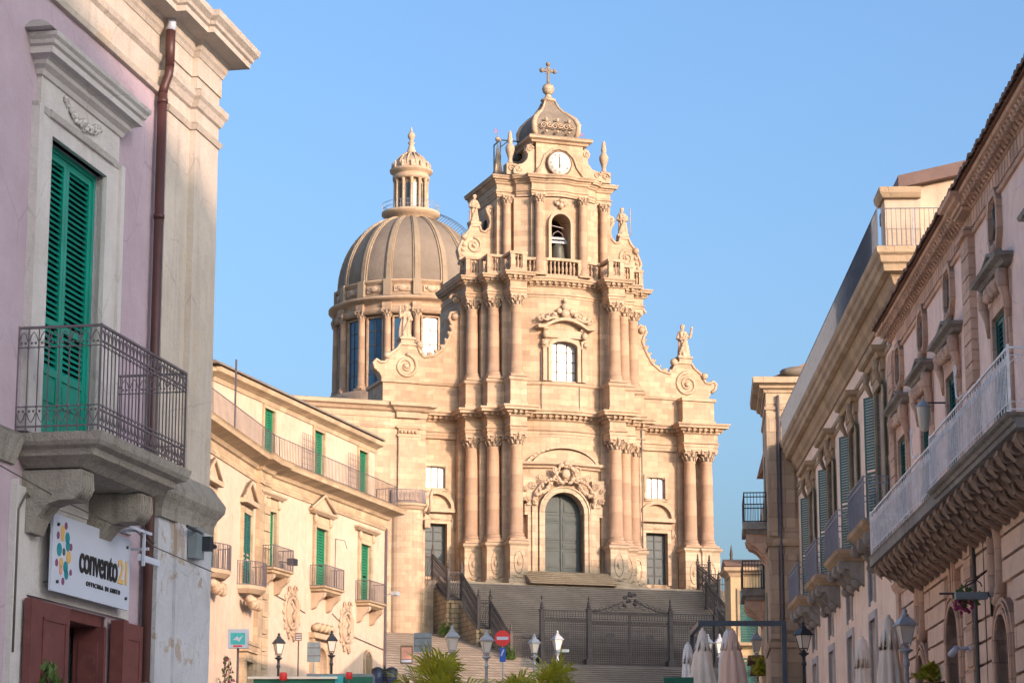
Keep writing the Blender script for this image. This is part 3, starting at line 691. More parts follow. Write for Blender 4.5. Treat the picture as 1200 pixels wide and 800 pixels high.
for h_, word in enumerate(romans):
    a = -2 * PI * h_ / 12; w_ = {'I': .05, 'V': .11, 'X': .11}; tot = sum(w_[q] for q in word); x = -tot / 2
    def place(px_, pz_): return (-.05 + (px_ * math.cos(a) - pz_ * math.sin(a)), .245, 33.22 + (px_ * math.sin(a) + pz_ * math.cos(a)))
    for q in word:
        cxx = x + w_[q] / 2
        segs = {'I': [((0, .62), (0, .82))], 'V': [((-.045, .82), (0, .62)), ((.045, .82), (0, .62))], 'X': [((-.045, .82), (.045, .62)), ((.045, .82), (-.045, .62))]}[q]
        for p0, p1 in segs: m.bar(place(cxx + p0[0], p0[1]), place(cxx + p1[0], p1[1]), .011)
        x += w_[q]
m.build('roman_numerals', 'black', ck)
def hand(angle, ln, w):
    m = MB(); ca, sa = math.cos(angle), math.sin(angle); P_ = [(-w, -.12), (w, -.12), (w * 1.6, ln * .6), (0, ln), (-w * 1.6, ln * .6)]
    P_ = [(x * ca - z * sa, x * sa + z * ca) for x, z in P_]; return m.prism_xz([(-.05 + x, 33.22 + z) for x, z in P_], .215, .235)
hand(.10, .74, .035).build('minute_hand', 'black', ck); hand(PI - .02, .46, .05).build('hour_hand', 'black', ck)
# onion roof of the tower
def sq(a, z):
    c = max(abs(math.cos(a)), abs(math.sin(a))); return .84 / c
m = MB().lathe([(1.95, 35.45), (2.1, 35.75), (2.28, 36.2), (2.25, 36.7), (2.0, 37.2), (1.6, 37.6), (1.15, 37.95), (.8, 38.4), (.55, 38.8), (.45, 39.05)], 0, 3.0, 64, sq, a0=PI / 64)
m.build('onion_roof', 'roofstone', CH)
m = MB()
for k in range(4):
    a = PI / 4 + k * PI / 2; rr = [(2.1, 35.5), (2.4, 36.1), (2.45, 36.7), (2.2, 37.2), (1.7, 37.65), (1.2, 38.0), (.8, 38.5), (.55, 39.0)]
    m.tube([(r * 1.08 * math.cos(a), 3 + r * 1.08 * math.sin(a), z) for r, z in rr], [.2, .24, .24, .2, .16, .13, .1, .08], 6)
for dx in (-.95, 0, .95):
    m.spiral(dx - .22, 36.4, .82, .26, 1.5, .06); m.spiral(dx + .24, 36.5, .82, .24, 1.5, .06, -1); m.ball((dx, .85, 36.9), .14, 7, sz=1.5); m.ball((dx, .82, 35.95), .13, 7)
m.lathe([(.45, 39.0), (.62, 39.08), (.62, 39.2), (.4, 39.28), (.26, 39.5), (.22, 39.62)], 0, 3, 16)
m.build('roof_ribs', 'carved', CH)
MB().ball((0, 3, 40.1), .5, 20).build('stone_ball', 'pale', CH)
m = MB(); m.bar((0, 3, 40.6), (0, 3, 42.2), .12); m.bar((-.55, 3, 41.65), (.55, 3, 41.65), .12)
for p in ((-.55, 41.65), (.55, 41.65), (0, 42.2)): m.ball((p[0], 3, p[1]), .2, 8)
for a in range(4): m.bar((0, 3, 41.65), (.32 * math.cos(PI / 4 + a * PI / 2), 3, 41.65 + .32 * math.sin(PI / 4 + a * PI / 2)), .06)
m.ball((0, 3, 40.7), .14, 8); m.build('cross', 'roofstone', CH)
# pinnacles and flaming vases
def vase(h, s=1.0):
    return MB().lathe([(.34 * s, 0), (.34 * s, .25 * h), (.22 * s, .28 * h), (.14 * s, .36 * h), (.2 * s, .42 * h), (.34 * s, .55 * h), (.36 * s, .62 * h), (.24 * s, .68 * h), (.16 * s, .72 * h), (.22 * s, .78 * h), (.16 * s, .86 * h), (.14 * s, .93 * h), (.03, h)], 0, 0, 12)
for x, y, z, h in ((-3.75, 1.5, 32.2, 3.7), (4.15, 1.5, 32.2, 3.6), (3.15, 3.4, 32.2, 3.7)):
    v = vase(h, 1.05).build('finial_vase', 'carved', CH, (x, y, z))
    k = MB(); k.box(-.42, .42, -.42, .42, 0, .9); k.spiral(0, .5, -.45, .3, 1.4, .07); k.build('finial_base', 'stone', v)
m = MB(); m.prism_xy([(-.35, -.35), (.35, -.35), (.35, .35), (-.35, .35)], 0, .6); m.add([(-.3, -.3, .6), (.3, -.3, .6), (.3, .3, .6), (-.3, .3, .6), (0, 0, 3.2)], [(0, 1, 4), (1, 2, 4), (2, 3, 4), (3, 0, 4)]); m.ball((0, 0, 3.3), .22, 8)
o = m.build('pinnacle', 'carved', CH, (-4.3, 2.9, 32.2)); k = MB(); k.bar((0, 0, 3.4), (0, 0, 4.2), .025); k.prism_xz([(0, 3.95), (-.35, 4.2), (-.2, 3.95), (-.35, 3.75)], -.01, .01); k.build('weather_vane', 'plum', o)
k = MB(); k.bar((3.1, 3.4, 35.8), (3.1, 3.4, 36.9), .025); k.prism_xz([(3.1, 36.5), (2.8, 36.75), (3.1, 36.85)], 3.39, 3.41); k.build('weather_vane', 'plum', CH)
# hour bell on an iron frame behind the left finial
m = MB(); y_ = 4.6
for a, b in (((-3.5, y_, 32.2), (-3.5, y_, 36.0)), ((-3.5, y_, 36.0), (-1.2, y_, 36.0)), ((-3.5, y_, 35.4), (-2.8, y_, 36.0)), ((-3.5, 6.2, 32.2), (-3.5, 6.2, 36.0)), ((-3.5, y_, 36), (-3.5, 6.2, 36))): m.bar(a, b, .06)
m.build('bell_frame', 'darkiron', CH)
B2 = empty('bell', to_world(CH, -2.0, 4.4, 34.45), 19, 'small bell hung from an iron frame on top of the tower behind the left vase', 'bell'); bell(.85).build('bell_body', 'bronze', B2)
# --- volutes (big scrolled shoulders) of the second and third stages
def volute(sg, pts, y0, y1, scrolls, z_off=0, x_off=0):
    P_ = [(sg * (x + x_off), z + z_off) for x, z in pts]
    if sg < 0: P_ = P_[::-1]
    m = MB().prism_xz(P_, y0, y1); m.build('volute', 'stone', CH); v = COL.objects[-1]
    m = MB()
    for (cx, cz, r, tn, th, a0) in scrolls:
        m.spiral(sg * (cx + x_off), cz + z_off, y0 - .02, r, tn, th, sg * 1, a0 if sg > 0 else PI - a0, 6)
        m.ball((sg * (cx + x_off), y0 - .03, cz + z_off), th * 1.5, 8)
    edge = [(sg * (x + x_off), y0 - .0, z + z_off) for x, z in pts[1:-1]]
    m.tube(edge, .13, 6); m.build('volute_scroll', 'carved', v)
V2 = [(7.3, 15.6), (7.4, 20.9), (7.7, 21.3), (8.1, 21.2), (8.25, 20.8), (8.05, 20.4), (7.9, 20.0), (8.2, 19.2), (8.7, 18.3), (9.4, 17.75), (10.2, 17.55), (10.55, 17.9), (10.75, 18.4), (11.1, 18.5), (12.1, 18.5), (12.35, 18.1), (12.9, 17.7), (13.3, 17.0), (13.7, 16.95), (14.0, 17.15), (14.25, 16.9), (14.15, 16.5), (13.8, 16.2), (13.5, 15.6)]
for sg in (-1, 1):
    volute(sg, V2, 3.0, 4.1, [(11.7, 16.75, .95, 2.0, .15, PI * .5), (7.75, 22.3, .42, 1.4, .12, 0)])
    m = MB(); m.box(sg * 11.05, sg * 12.1, 2.9, 4.0, 18.4, 18.9); m.box(sg * 10.95, sg * 12.2, 2.8, 4.1, 18.85, 19.0)
    for q, (qx, qz) in enumerate(((8.0, 20.0), (8.15, 19.5), (8.4, 18.95), (8.75, 18.4), (9.2, 18.0), (9.75, 17.75), (10.3, 17.7))):
        m.ball((sg * qx, 3.05, qz), .19 + .03 * (q % 2), 7, sz=1.3, rot=q); m.ball((sg * (qx + .16), 2.95, qz + .12), .11, 6)
    m.ball((sg * 10.6, 3, 18.5), .32, 8); m.ball((sg * 13.2, 2.95, 17.5), .3, 8); m.ball((sg * 7.8, 2.95, 20.9), .3, 8)
    m.build('statue_base', 'carved', CH)
V3 = [(4.7, 23.8), (4.8, 29.6), (5.0, 29.9), (5.25, 29.8), (5.3, 29.4), (5.1, 29.0), (5.0, 28.6), (5.1, 28.1), (5.45, 27.75), (5.8, 27.8), (5.9, 28.2), (6.6, 28.2), (6.75, 27.8), (7.1, 27.4), (7.4, 26.8), (7.65, 26.2), (7.5, 25.6), (7.25, 25.2), (7.3, 24.6), (7.0, 23.8)]
for sg in (-1, 1):
    volute(sg, V3, 2.5, 3.3, [(6.4, 26.6, .62, 1.8, .12, PI * .5), (5.1, 29.5, .3, 1.2, .09, 0)])
    m = MB(); m.box(sg * 5.85, sg * 6.65, 2.5, 3.3, 28.1, 28.45)
    for q in range(6): m.ball((sg * (7.5 - .1 * abs(q - 2)), 2.5, 24.6 + q * .4), .17, 8)
    m.ball((sg * 7.2, 2.45, 27.2), .28, 8); m.build('statue_base', 'carved', CH)
# --- statues, each its own thing
def statue(loc, h, deg, label, arm=0, staff=False, seed=1):
    rnd = random.Random(seed); o = empty('statue', loc, deg, label, 'statue'); k = h / 2.3
    prof = [(.40, 0), (.38, .12), (.34, .5), (.30, .95), (.27, 1.2), (.29, 1.4), (.31, 1.62), (.27, 1.78), (.12, 1.86), (.085, 1.93), (.12, 1.98), (.15, 2.08), (.15, 2.18), (.10, 2.27), (.02, 2.30)]
    f1, f2 = rnd.random() * 6, rnd.random() * 6
    def mod(a, z): return 1 + (.16 * math.sin(7 * a + f1 + z * 1.5) + .08 * math.sin(11 * a + f2)) * (1 if z < 1.7 else 0)
    m = MB().lathe(prof, 0, 0, 28, mod); m.v = [(x * 1.05 + .05 * math.sin(z * 2 + f1), y * .85, z) for x, y, z in m.v]
    sh = 1.62
    for sg in (-1, 1):
        if arm == sg or arm == 2: pts = [(sg * .26, 0, sh), (sg * .46, -.08, sh - .28), (sg * .52, -.2, sh + .1), (sg * .56, -.25, sh + .4)]
        else: pts = [(sg * .26, 0, sh), (sg * .40, -.05, sh - .35), (sg * .22, -.28, sh - .42), (sg * .05, -.32, sh - .34)]
        m.tube(pts, [.13, .11, .09, .07], 8); m.ball(pts[-1], .085, 8, sz=1.3)
    m.ball((0, -.13, 2.08), .04, 6); m.tube([(-.3, -.2, .2), (-.1, -.33, .8), (.15, -.3, 1.3), (.27, -.1, 1.6)], .07, 6)
    m.v = [(x * k, y * k, z * k) for x, y, z in m.v]
    b = m.build('statue_body', 'carved', o); r = b.modifiers.new('Remesh', 'REMESH'); r.mode = 'VOXEL'; r.voxel_size = .045; r.use_smooth_shade = True
    if staff: MB().tube([(.56 * k, -.25 * k, -.0), (.56 * k, -.25 * k, 2.2 * k)], .035 * k, 6).build('staff', 'carved', o)
    MB().box(-.42 * k, .42 * k, -.36 * k, .36 * k, -.1, .12).build('plinth', 'carved', o)
    return o
statue(to_world(CH, 11.6, 3.45, 19.0), 2.75, 10, 'weathered robed stone statue on the right shoulder of the church front against the sky', 1, False, 3)
statue(to_world(CH, -11.6, 3.45, 19.0), 2.75, 30, 'weathered robed stone statue on the left shoulder of the church front before the dome drum', -1, False, 5)
statue(to_world(CH, 6.25, 2.9, 28.45), 2.4, 10, 'small robed statue high on the right scroll beside the belfry', 0, True, 8)
statue(to_world(CH, -6.25, 2.9, 28.45), 2.4, 28, 'small robed statue high on the left scroll beside the belfry', 0, False, 9)
# --- portal
def panel_door(x0, x1, z0, z1, rise, y, mat='door'):
    d = MB().prism_xz(arch_poly(x0, x1, z0, z1, rise), y, y + .1).build('main_door', mat, CH); xm = (x0 + x1) / 2
    d['label'] = 'tall grey green double door with raised panels under the carved arch'
    for a, b in ((x0 + .05, xm - .03), (xm + .03, x1 - .05)):
        m = MB(); m.box(a, b, y - .04, y, z0 + .02, z0 + .35)
        zz = [(z0 + .5, z0 + 1.7), (z0 + 1.95, z0 + 2.35), (z0 + 2.6, z0 + 3.85), (z0 + 4.05, z0 + 4.45)]
        for c, d_ in zz:
            for q, dd in ((0, .05), (.12, .08)): 
                m.box(a + .12 + q, b - .12 - q, y - dd, y, c + q, d_ - q)
            m.box(a, b, y - .035, y - .0, d_ + .06, d_ + .16)
        m.box(a + .25, b - .25, y - .06, y, z0 + 4.75, z0 + 5.5)
        m.build('door_leaf', mat, d)
    MB().box(xm - .035, xm + .035, y - .09, y, z0, z1 - .02).build('meeting_stile', mat, d)
panel_door(-1.58, 1.58, .93, 7.08, 1.58, .55)
m = MB(); arch_band(m, -1.6, 1.6, .9, 7.1, 1.6, .32, -.42, .5); m.build('portal_arch', 'pale', CH)
m = MB(); arch_band(m, -1.95, 1.95, .9, 7.45, 1.95, .12, -.5, .3); m.build('portal_moulding', 'pale', CH)
m = MB(); 
for sg in (-1, 1):
    m.box(sg * 2.15, sg * 2.6, -.35, .4, .9, 6.0); m.box(sg * 2.1, sg * 3.0, -.3, .5, 6.0, 6.35); m.box(sg * 2.3, sg * 3.3, -.25, .5, 6.35, 8.1); m.box(sg * 2.65, sg * 3.15, -.2, .4, 5.3, 6.1); m.box(sg * 2.5, sg * 2.9, -.2, .4, .9, 5.4)
    m.box(sg * 2.9, sg * 3.5, -.2, .5, 6.8, 7.8)
m.build('portal_jamb', 'pale', CH)
m = MB(); rnd = random.Random(4)
for sg in (-1, 1):
    for i in range(16):
        t = i / 15; a = PI * (.08 + .36 * t); r = 2.45 + .2 * math.sin(9 * t)
        m.ball((sg * r * math.cos(a), -.48, 5.5 + r * math.sin(a)), .12 + .06 * rnd.random(), 8, sy=.7, sz=1 + .7 * rnd.random(), rot=rnd.random() * 3)
    for cx, cz, r in ((2.6, 7.6, .35), (1.9, 8.2, .3), (3.0, 6.5, .28), (2.4, 6.2, .22), (3.1, 7.3, .22)): m.spiral(sg * cx, cz, -.45, r * .85, 1.7, .05, sg)
    m.tube([(sg * .4, -.6, 7.8), (sg * 1.1, -.6, 8.0), (sg * 1.8, -.55, 7.7), (sg * 2.4, -.5, 7.0), (sg * 2.6, -.45, 6.2)], [.06, .1, .12, .1, .05], 8)
    for q in range(7): m.ball((sg * (1.0 + .22 * q), -.62, 8.0 - .07 * q * q * .5 + rnd.random() * .1), .13 + rnd.random() * .06, 7)
m.build('portal_carving', 'carved', CH)
m = MB(); m.ball((0, -.75, 8.45), .34, 14, sz=1.15, sy=.5)
for k in range(16):
    a = 2 * PI * k / 16; rr = .68 + .14 * (k % 2); m.ball((rr * 1.15 * math.cos(a), -.7, 8.45 + rr * math.sin(a) * .85), .11 + .035 * ((k * 7) % 3), 8, sy=.8, sz=1.5, rot=a)
for sg in (-1, 1): m.spiral(sg * .85, 8.75, -.72, .3, 1.4, .08, sg); m.spiral(sg * .8, 8.05, -.72, .25, 1.4, .07, -sg)
m.ball((0, -.7, 9.25), .22, 8); m.build('coat_of_arms', 'carved', CH)
seg = [(-3.35 + 6.7 * i / 12, .38 - .6 * (1 - ((-3.35 + 6.7 * i / 12) / 3.35) ** 2)) for i in range(13)]
MB().sweep(seg, [(-.3, 8.95), (.12, 8.95), (.16, 9.08), (.42, 9.2), (.46, 9.38), (-.3, 9.46)]).build('portal_cornice', 'carved', CH)
m = MB(); K = 18
for i in range(K):
    t0, t1 = PI * (.12 + .76 * i / K), PI * (.12 + .76 * (i + 1) / K)
    def q(t, r): x = r * 2.95 * math.cos(t) / math.cos(PI * .12); return (x, 8.95 + r * 1.9 * math.sin(t) - .25)
    a, b, c, d = q(t0, .93), q(t0, 1.0), q(t1, 1.0), q(t1, .93)
    yb = .42 - .6 * (1 - (b[0] / 3.3) ** 2)
    m.prism_xz([a, b, c, d], yb - .42, yb + .1)
m.build('segmental_pediment', 'carved', CH)
m = MB(); pts = [(.42 * 0 + 2.7 * math.cos(PI * (.1 + .8 * i / 14)), 8.95 + 1.5 * math.sin(PI * (.1 + .8 * i / 14)) - .1) for i in range(15)]
m.prism_xz([(2.6, 9.3)] + pts + [(-2.6, 9.3)], -.33, .1); m.build('tympanum', 'stone', CH)
# --- side doors, their hoods and windows
for sg in (-1, 1):
    c = sg * 9.1
    d = MB().box(c - .92, c + .92, 3.95, 4.02, .75, 4.8).build('side_door', 'blue_grey', CH)
    m = MB()
    for i in range(6): m.box(c - .92, c + .92, 3.9, 3.95, .78 + i * .68, .86 + i * .68)
    m.box(c - .04, c + .04, 3.88, 3.95, .78, 4.8); m.build('door_rail', 'door', d)
    m = frame_mb(c - .92, c + .92, .7, 4.8, .3, 3.35, 3.6); m.box(c - 1.25, c + 1.25, 3.3, 3.6, 4.8 + .3, 5.5); m.spiral(c - 1.35, 4.7, 3.4, .25, 1.2, .07); m.spiral(c + 1.35, 4.7, 3.4, .25, 1.2, .07, -1); m.ball((c, 3.35, 5.3), .25, 8, sy=.5, sx=2.4)
    for s2 in (-1, 1): m.spiral(c + s2 * .8, 5.35, 3.36, .17, 1.2, .04, s2); m.tube([(c + s2 * 1.3, 3.4, 4.4), (c + s2 * 1.35, 3.38, 5.2)], .1, 6)
    m.build('door_surround', 'pale', d)
    m = MB(); m.box(c - 1.5, c + 1.5, 3.1, 3.6, 5.65, 5.95)
    for i in range(14):
        t0, t1 = PI * i / 14, PI * (i + 1) / 14
        m.prism_xz([(c + 1.2 * math.cos(t0), 5.95 + 1.1 * math.sin(t0)), (c + 1.45 * math.cos(t0), 5.95 + 1.38 * math.sin(t0)), (c + 1.45 * math.cos(t1), 5.95 + 1.38 * math.sin(t1)), (c + 1.2 * math.cos(t1), 5.95 + 1.1 * math.sin(t1))], 3.15, 3.6)
    m.build('door_hood', 'carved', d)
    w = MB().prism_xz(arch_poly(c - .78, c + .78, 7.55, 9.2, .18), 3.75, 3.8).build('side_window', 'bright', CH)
    m = MB(); m.box(c - .3, c - .25, 3.68, 3.75, 7.55, 9.15); m.box(c + .25, c + .3, 3.68, 3.75, 7.55, 9.15); m.build('glazing_bars', 'mullion', w)
    m = frame_mb(c - .78, c + .78, 7.4, 9.2, .22, 3.4, 3.6); m.box(c - 1, c + 1, 3.4, 3.6, 7.3, 7.5); m.build('window_frame', 'pale', w)
    m = MB(); 
    for q in range(7): m.ball((c - .75 + q * .25, 3.42, 7.15 - .02 * (q - 3) ** 2), .13, 7)
    m.build('window_carving', 'carved', w)
# --- great window over the portal
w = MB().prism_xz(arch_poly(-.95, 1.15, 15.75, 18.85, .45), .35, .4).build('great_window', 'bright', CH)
m = MB(); m.box(-.36, -.31, .26, .35, 15.75, 18.75); m.box(.46, .5, .26, .35, 15.75, 18.75)
for z in (16.5, 17.3, 18.05): m.box(-.95, 1.15, .27, .35, z, z + .05)
m.build('glazing_bars', 'mullion', w)
m = MB(); arch_band(m, -.95, 1.15, 15.7, 18.85, .45, .28, -.32, .3)
for sg in (-1, 1):
    c = .1 + sg * 1.6; m.box(c - .16, c + .16, -.3, .35, 15.7, 18.3); m.box(c - .24, c + .24, -.36, .35, 18.3, 18.9); m.box(c - .3, c + .3, -.42, .35, 19.7, 19.9); m.ball((c, -.4, 19.3), .26, 8, sz=1.3); m.ball((c + sg * .1, -.35, 18.6), .24, 8)
m.box(-1.6, 1.8, -.3, .3, 19.1, 19.7); m.build('window_surround', 'carved', w)
m = MB(); K = 16
for i in range(K):
    x0, x1 = -2.2 + 4.6 * i / K, -2.2 + 4.6 * (i + 1) / K
    def hz(x): return 19.75 + .65 * max(0, 1 - ((x - .1) / 1.7) ** 2)
    m.add([(x0, -.75, hz(x0)), (x1, -.75, hz(x1)), (x1, .3, hz(x1)), (x0, .3, hz(x0)), (x0, -.78, hz(x0) + .24), (x1, -.78, hz(x1) + .24), (x1, .3, hz(x1) + .28), (x0, .3, hz(x0) + .28)],
          [(0, 3, 2, 1), (4, 5, 6, 7), (0, 1, 5, 4), (2, 3, 7, 6), (1, 2, 6, 5), (3, 0, 4, 7)])
m.build('window_hood', 'carved', w)
m = MB()
for x, z, r in ((.1, 21.0, .38), (.1, 21.55, .3), (.1, 22.05, .2), (-.4, 21.2, .24), (.6, 21.2, .24), (-.75, 20.9, .2), (.95, 20.9, .2), (-1.35, 20.6, .2), (1.55, 20.6, .2), (-1.8, 20.7, .17), (2.0, 20.7, .17), (-2.1, 20.55, .12), (2.3, 20.55, .12)): m.ball((x, -.45, z), r, 8, sy=.7)
for s2 in (-1, 1): m.spiral(.1 + s2 * 1.1, 20.85, -.5, .32, 1.5, .08, s2); m.tube([(.1 + s2 * .5, -.45, 20.5), (.1 + s2 * 1.0, -.5, 20.65), (.1 + s2 * 1.5, -.5, 20.4), (.1 + s2 * 2.0, -.5, 20.5)], .11, 6); m.spiral(.1 + s2 * 2.0, 20.45, -.5, .24, 1.3, .06, -s2)
m.build('window_crest', 'carved', w)
m = MB()                                            # cables and downpipes running down the stone
for x in (-1.75, 1.35): m.box(x - .025, x + .025, -.16, -.1, 13.5, 18.0)
m.box(7.05, 7.12, 1.3, 1.4, 3, 13); m.build('downpipe', 'mullion', CH)
# --- dome
DX, DY = -.42, 40.0
def P3(r, a, z): return (DX + r * math.cos(a), DY + r * math.sin(a), z)
MB().lathe([(7.9, 13.5), (7.9, 19.6), (7.6, 19.9), (7.6, 20.9), (7.15, 21.0)], DX, DY, 32).build('drum_base', 'stone', CH)
MB().lathe([(6.35, 20.5), (6.35, 29.0)], DX, DY, 48).build('drum', 'stone', CH)
MB().lathe([(6.5, 27.9), (7.05, 27.95), (7.05, 28.5), (6.9, 28.55), (6.9, 28.9), (7.3, 29.1), (7.6, 29.2), (7.6, 29.4), (7.2, 29.55), (6.8, 29.6)], DX, DY, 64).build('drum_cornice', 'stone', CH)
MB().lathe([(6.75, 29.55), (6.85, 29.7), (6.75, 29.8), (6.75, 30.8), (7.0, 30.9), (7.0, 31.05), (6.7, 31.12)], DX, DY, 64).build('dome_base', 'stone', CH)
shell = [(6.6 * math.cos(t) ** .93 if t < 1.57 else 0, 31.1 + 7.35 * math.sin(t)) for t in [PI / 2 * .84 * i / 14 for i in range(15)]]
MB().lathe(shell, DX, DY, 64).build('dome_shell', 'roofstone', CH)
r0 = None; c0 = None
NR = 16
for k in range(NR):
    a = 2 * PI * (k + .5) / NR
    if r0 is None:
        m = MB()
        for i in range(len(shell) - 1):
            (ra, za), (rb, zb) = shell[i], shell[i + 1]; wa, wb = .30 * (ra / 6.6) ** .6 + .05, .30 * (rb / 6.6) ** .6 + .05
            for ww, hh in ((1.0, .10), (.55, .2)):
                m.add([(ra - .05, -wa * ww, za), (ra - .05, wa * ww, za), (ra + hh, wa * ww, za + hh * .3), (ra + hh, -wa * ww, za + hh * .3), (rb - .05, -wb * ww, zb), (rb - .05, wb * ww, zb), (rb + hh, wb * ww, zb + hh * .5), (rb + hh, -wb * ww, zb + hh * .5)],
                      [(2, 3, 7, 6), (1, 2, 6, 5), (3, 0, 4, 7)], False)
        m.box(6.6, 7.1, -.36, .36, 29.6, 31.1)
        r0 = m.build('dome_rib', 'domerib', CH, (DX, DY, 0)); r0.rotation_euler.z = a
        p = column(0, 6.6, .34); c0 = p.build('drum_column', 'shaft', CH); capital(.36, .75).build('capital', 'carved', c0, (0, 0, 6.55))
        MB().box(-.42, .42, -.35, 1.0, -.6, 0).build('column_block', 'stone', c0); MB().box(-.42, .42, -.38, 1.0, 7.25, 7.9).build('column_block', 'stone', c0)
        c0.location = P3(6.85, a, 21.0); c0.rotation_euler.z = a + PI / 2
    else:
        dup(r0, CH, rz=a)
        if math.sin(a) < .5: dup(c0, CH, loc=P3(6.85, a, 21.0), rz=a + PI / 2)
for k in range(NR):
    a = 2 * PI * k / NR
    if math.sin(a) > .4: continue
    e = MB().prism_xz(arch_poly(-.72, .72, 0, 6.4, .3), -.05, .05).build('drum_window', 'bluepane', CH, P3(6.42, a, 21.2)); e.rotation_euler.z = a + PI / 2
    if abs(a - 2 * PI * 13 / NR) < .01: e.data.materials[0] = M['bright'] if False else M['bluepane']
    m = MB(); m.box(-.03, .03, -.1, -.05, 0, 6.3)
    for z in (1.3, 2.6, 3.9, 5.2): m.box(-.7, .7, -.1, -.05, z, z + .05)
    m.build('glazing_bars', 'mullion', e)
    m = frame_mb(-.72, .72, -.1, 6.4, .16, -.22, .05); m.build('window_frame', 'stone', e)
    m = MB(); aa = 0; m.box(-.75, .75, -.06, .05, 8.75, 9.35); m.ball((0, -.08, 9.05), .3, 8, sx=1.6, sy=.4); m.spiral(-.4, 9.05, -.12, .18, 1.2, .05); m.spiral(.4, 9.05, -.12, .18, 1.2, .05, -1)
    o = m.build('dome_base_panel', 'carved', CH, P3(6.78, a, 21.2)); o.rotation_euler.z = a + PI / 2
# lantern
L = MB().lathe([(1.7, 37.6), (2.0, 38.1), (2.35, 38.5), (2.75, 38.7), (2.75, 38.95), (1.6, 39.0)], DX, DY, 32).build('lantern_platform', 'carved', CH)
m = MB()
for z in (39.3, 39.75): m.tube([P3(2.65, 2 * PI * i / 32, z) for i in range(32)], .025, 4, closed=True)
for i in range(48): m.bar(P3(2.65, 2 * PI * i / 48, 38.95), P3(2.65, 2 * PI * i / 48, 39.75), .014)
m.build('lantern_railing', 'bluerail', L)
LT = MB().lathe([(1.25, 38.9), (1.25, 42.2)], DX, DY, 24).build('lantern', 'pale', CH)
m = MB()
for i in range(12):
    a = 2 * PI * (i + .5) / 12; m.lathe([(.19, 38.95), (.19, 39.15), (.14, 39.25), (.13, 41.8), (.2, 42.0), (.2, 42.15)], DX + 1.52 * math.cos(a), DY + 1.52 * math.sin(a), 8)
m.build('lantern_column', 'pale', LT)
m = MB()
for i in range(12):
    a = 2 * PI * i / 12; ca, sa = math.cos(a), math.sin(a)
    m.add([(DX + 1.27 * ca - .16 * sa * s1, DY + 1.27 * sa + .16 * ca * s1, z) for z in (39.3, 41.7) for s1 in (-1, 1)], [(0, 1, 3, 2)])
m.build('lantern_window', 'glass', LT)
MB().lathe([(1.4, 42.1), (1.75, 42.15), (1.75, 42.5), (1.65, 42.55), (1.65, 42.75), (2.0, 42.9), (2.05, 43.1), (1.7, 43.25), (1.65, 43.4), (1.5, 43.9), (1.15, 44.3), (.7, 44.6), (.45, 44.9), (.32, 45.3), (.22, 45.7), (.34, 45.85), (.2, 46.0), (.16, 46.15), (.32, 46.35), (.36, 46.6), (.24, 46.85), (.1, 47.0), (.05, 47.4)], DX, DY, 28).build('lantern_cap', 'carved', LT)
m = MB()
for i in range(12):
    a = 2 * PI * (i + .5) / 12; m.lathe([(.12, 43.2), (.16, 43.4), (.1, 43.5), (.14, 43.65), (.02, 43.9)], DX + 1.75 * math.cos(a), DY + 1.75 * math.sin(a), 6)
for i in range(12):
    a = 2 * PI * i / 12; m.tube([P3(1.6, a, 43.4), P3(1.5, a, 43.9), P3(1.1, a, 44.4), P3(.6, a, 44.8)], .08, 5)
m.build('cap_ornament', 'carved', LT)
m = MB(); a = -.12                                     # iron stair hugging the right side of the shell
for off in (-.35, .35):
    m.tube([P3(r + .25, a + off / 6.6, z + .2) for r, z in shell], .04, 4); m.tube([P3(r + .95, a + off / 6.6, z + .8) for r, z in shell], .03, 4)
for i in range(34):
    t = i / 34 * (len(shell) - 1); k = int(t); f_ = t - k; r = shell[k][0] * (1 - f_) + shell[min(k + 1, 14)][0] * f_; z = shell[k][1] * (1 - f_) + shell[min(k + 1, 14)][1] * f_
    m.bar(P3(r + .25, a - .35 / 6.6, z + .2), P3(r + .25, a + .35 / 6.6, z + .2), .03)
    for off in (-.35, .35): m.bar(P3(r + .25, a + off / 6.6, z + .2), P3(r + .95, a + off / 6.6, z + .8), .02)
m.build('dome_ladder', 'darkiron', CH)
# ================================================================ STAIRS, FENCES, GATE (church axes)
ST = empty('staircase', (3.88, 183, 18.9), 19, 'wide grey stone stairs climbing behind the iron gate to the church', 'stairs')
def half_width(y):                                  # the flight narrows downwards in three jogs
    return 10.62 if y > -4.9 else 9.65 if y > -8.8 else 8.75 if y > -13.0 else 7.0
m = MB(); y, z = -2.0, -.12; ns = MB(); rnd = random.Random(11)
while y > -13.2:
    w = half_width(y - .2); z -= .167; m.box(-w, w, y - .25, -1.5, z - .167, z - .05); x = -w
    while x < w:
        x2 = min(w, x + 1.2 + .9 * rnd.random()); j = .012 * rnd.random(); ns.box(x + .006, x2 - .006, y - .30 - j, y + .1, z - .05, z + j * .5); x = x2
    y -= .277
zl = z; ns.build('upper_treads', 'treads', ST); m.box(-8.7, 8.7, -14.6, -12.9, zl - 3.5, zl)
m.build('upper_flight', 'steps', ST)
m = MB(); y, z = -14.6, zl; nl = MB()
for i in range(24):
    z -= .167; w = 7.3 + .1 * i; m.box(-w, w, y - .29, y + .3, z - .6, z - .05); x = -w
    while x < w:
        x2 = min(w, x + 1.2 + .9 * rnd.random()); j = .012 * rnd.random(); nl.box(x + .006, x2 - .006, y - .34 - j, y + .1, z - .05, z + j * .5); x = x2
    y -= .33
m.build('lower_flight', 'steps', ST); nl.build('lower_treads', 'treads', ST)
m = MB()
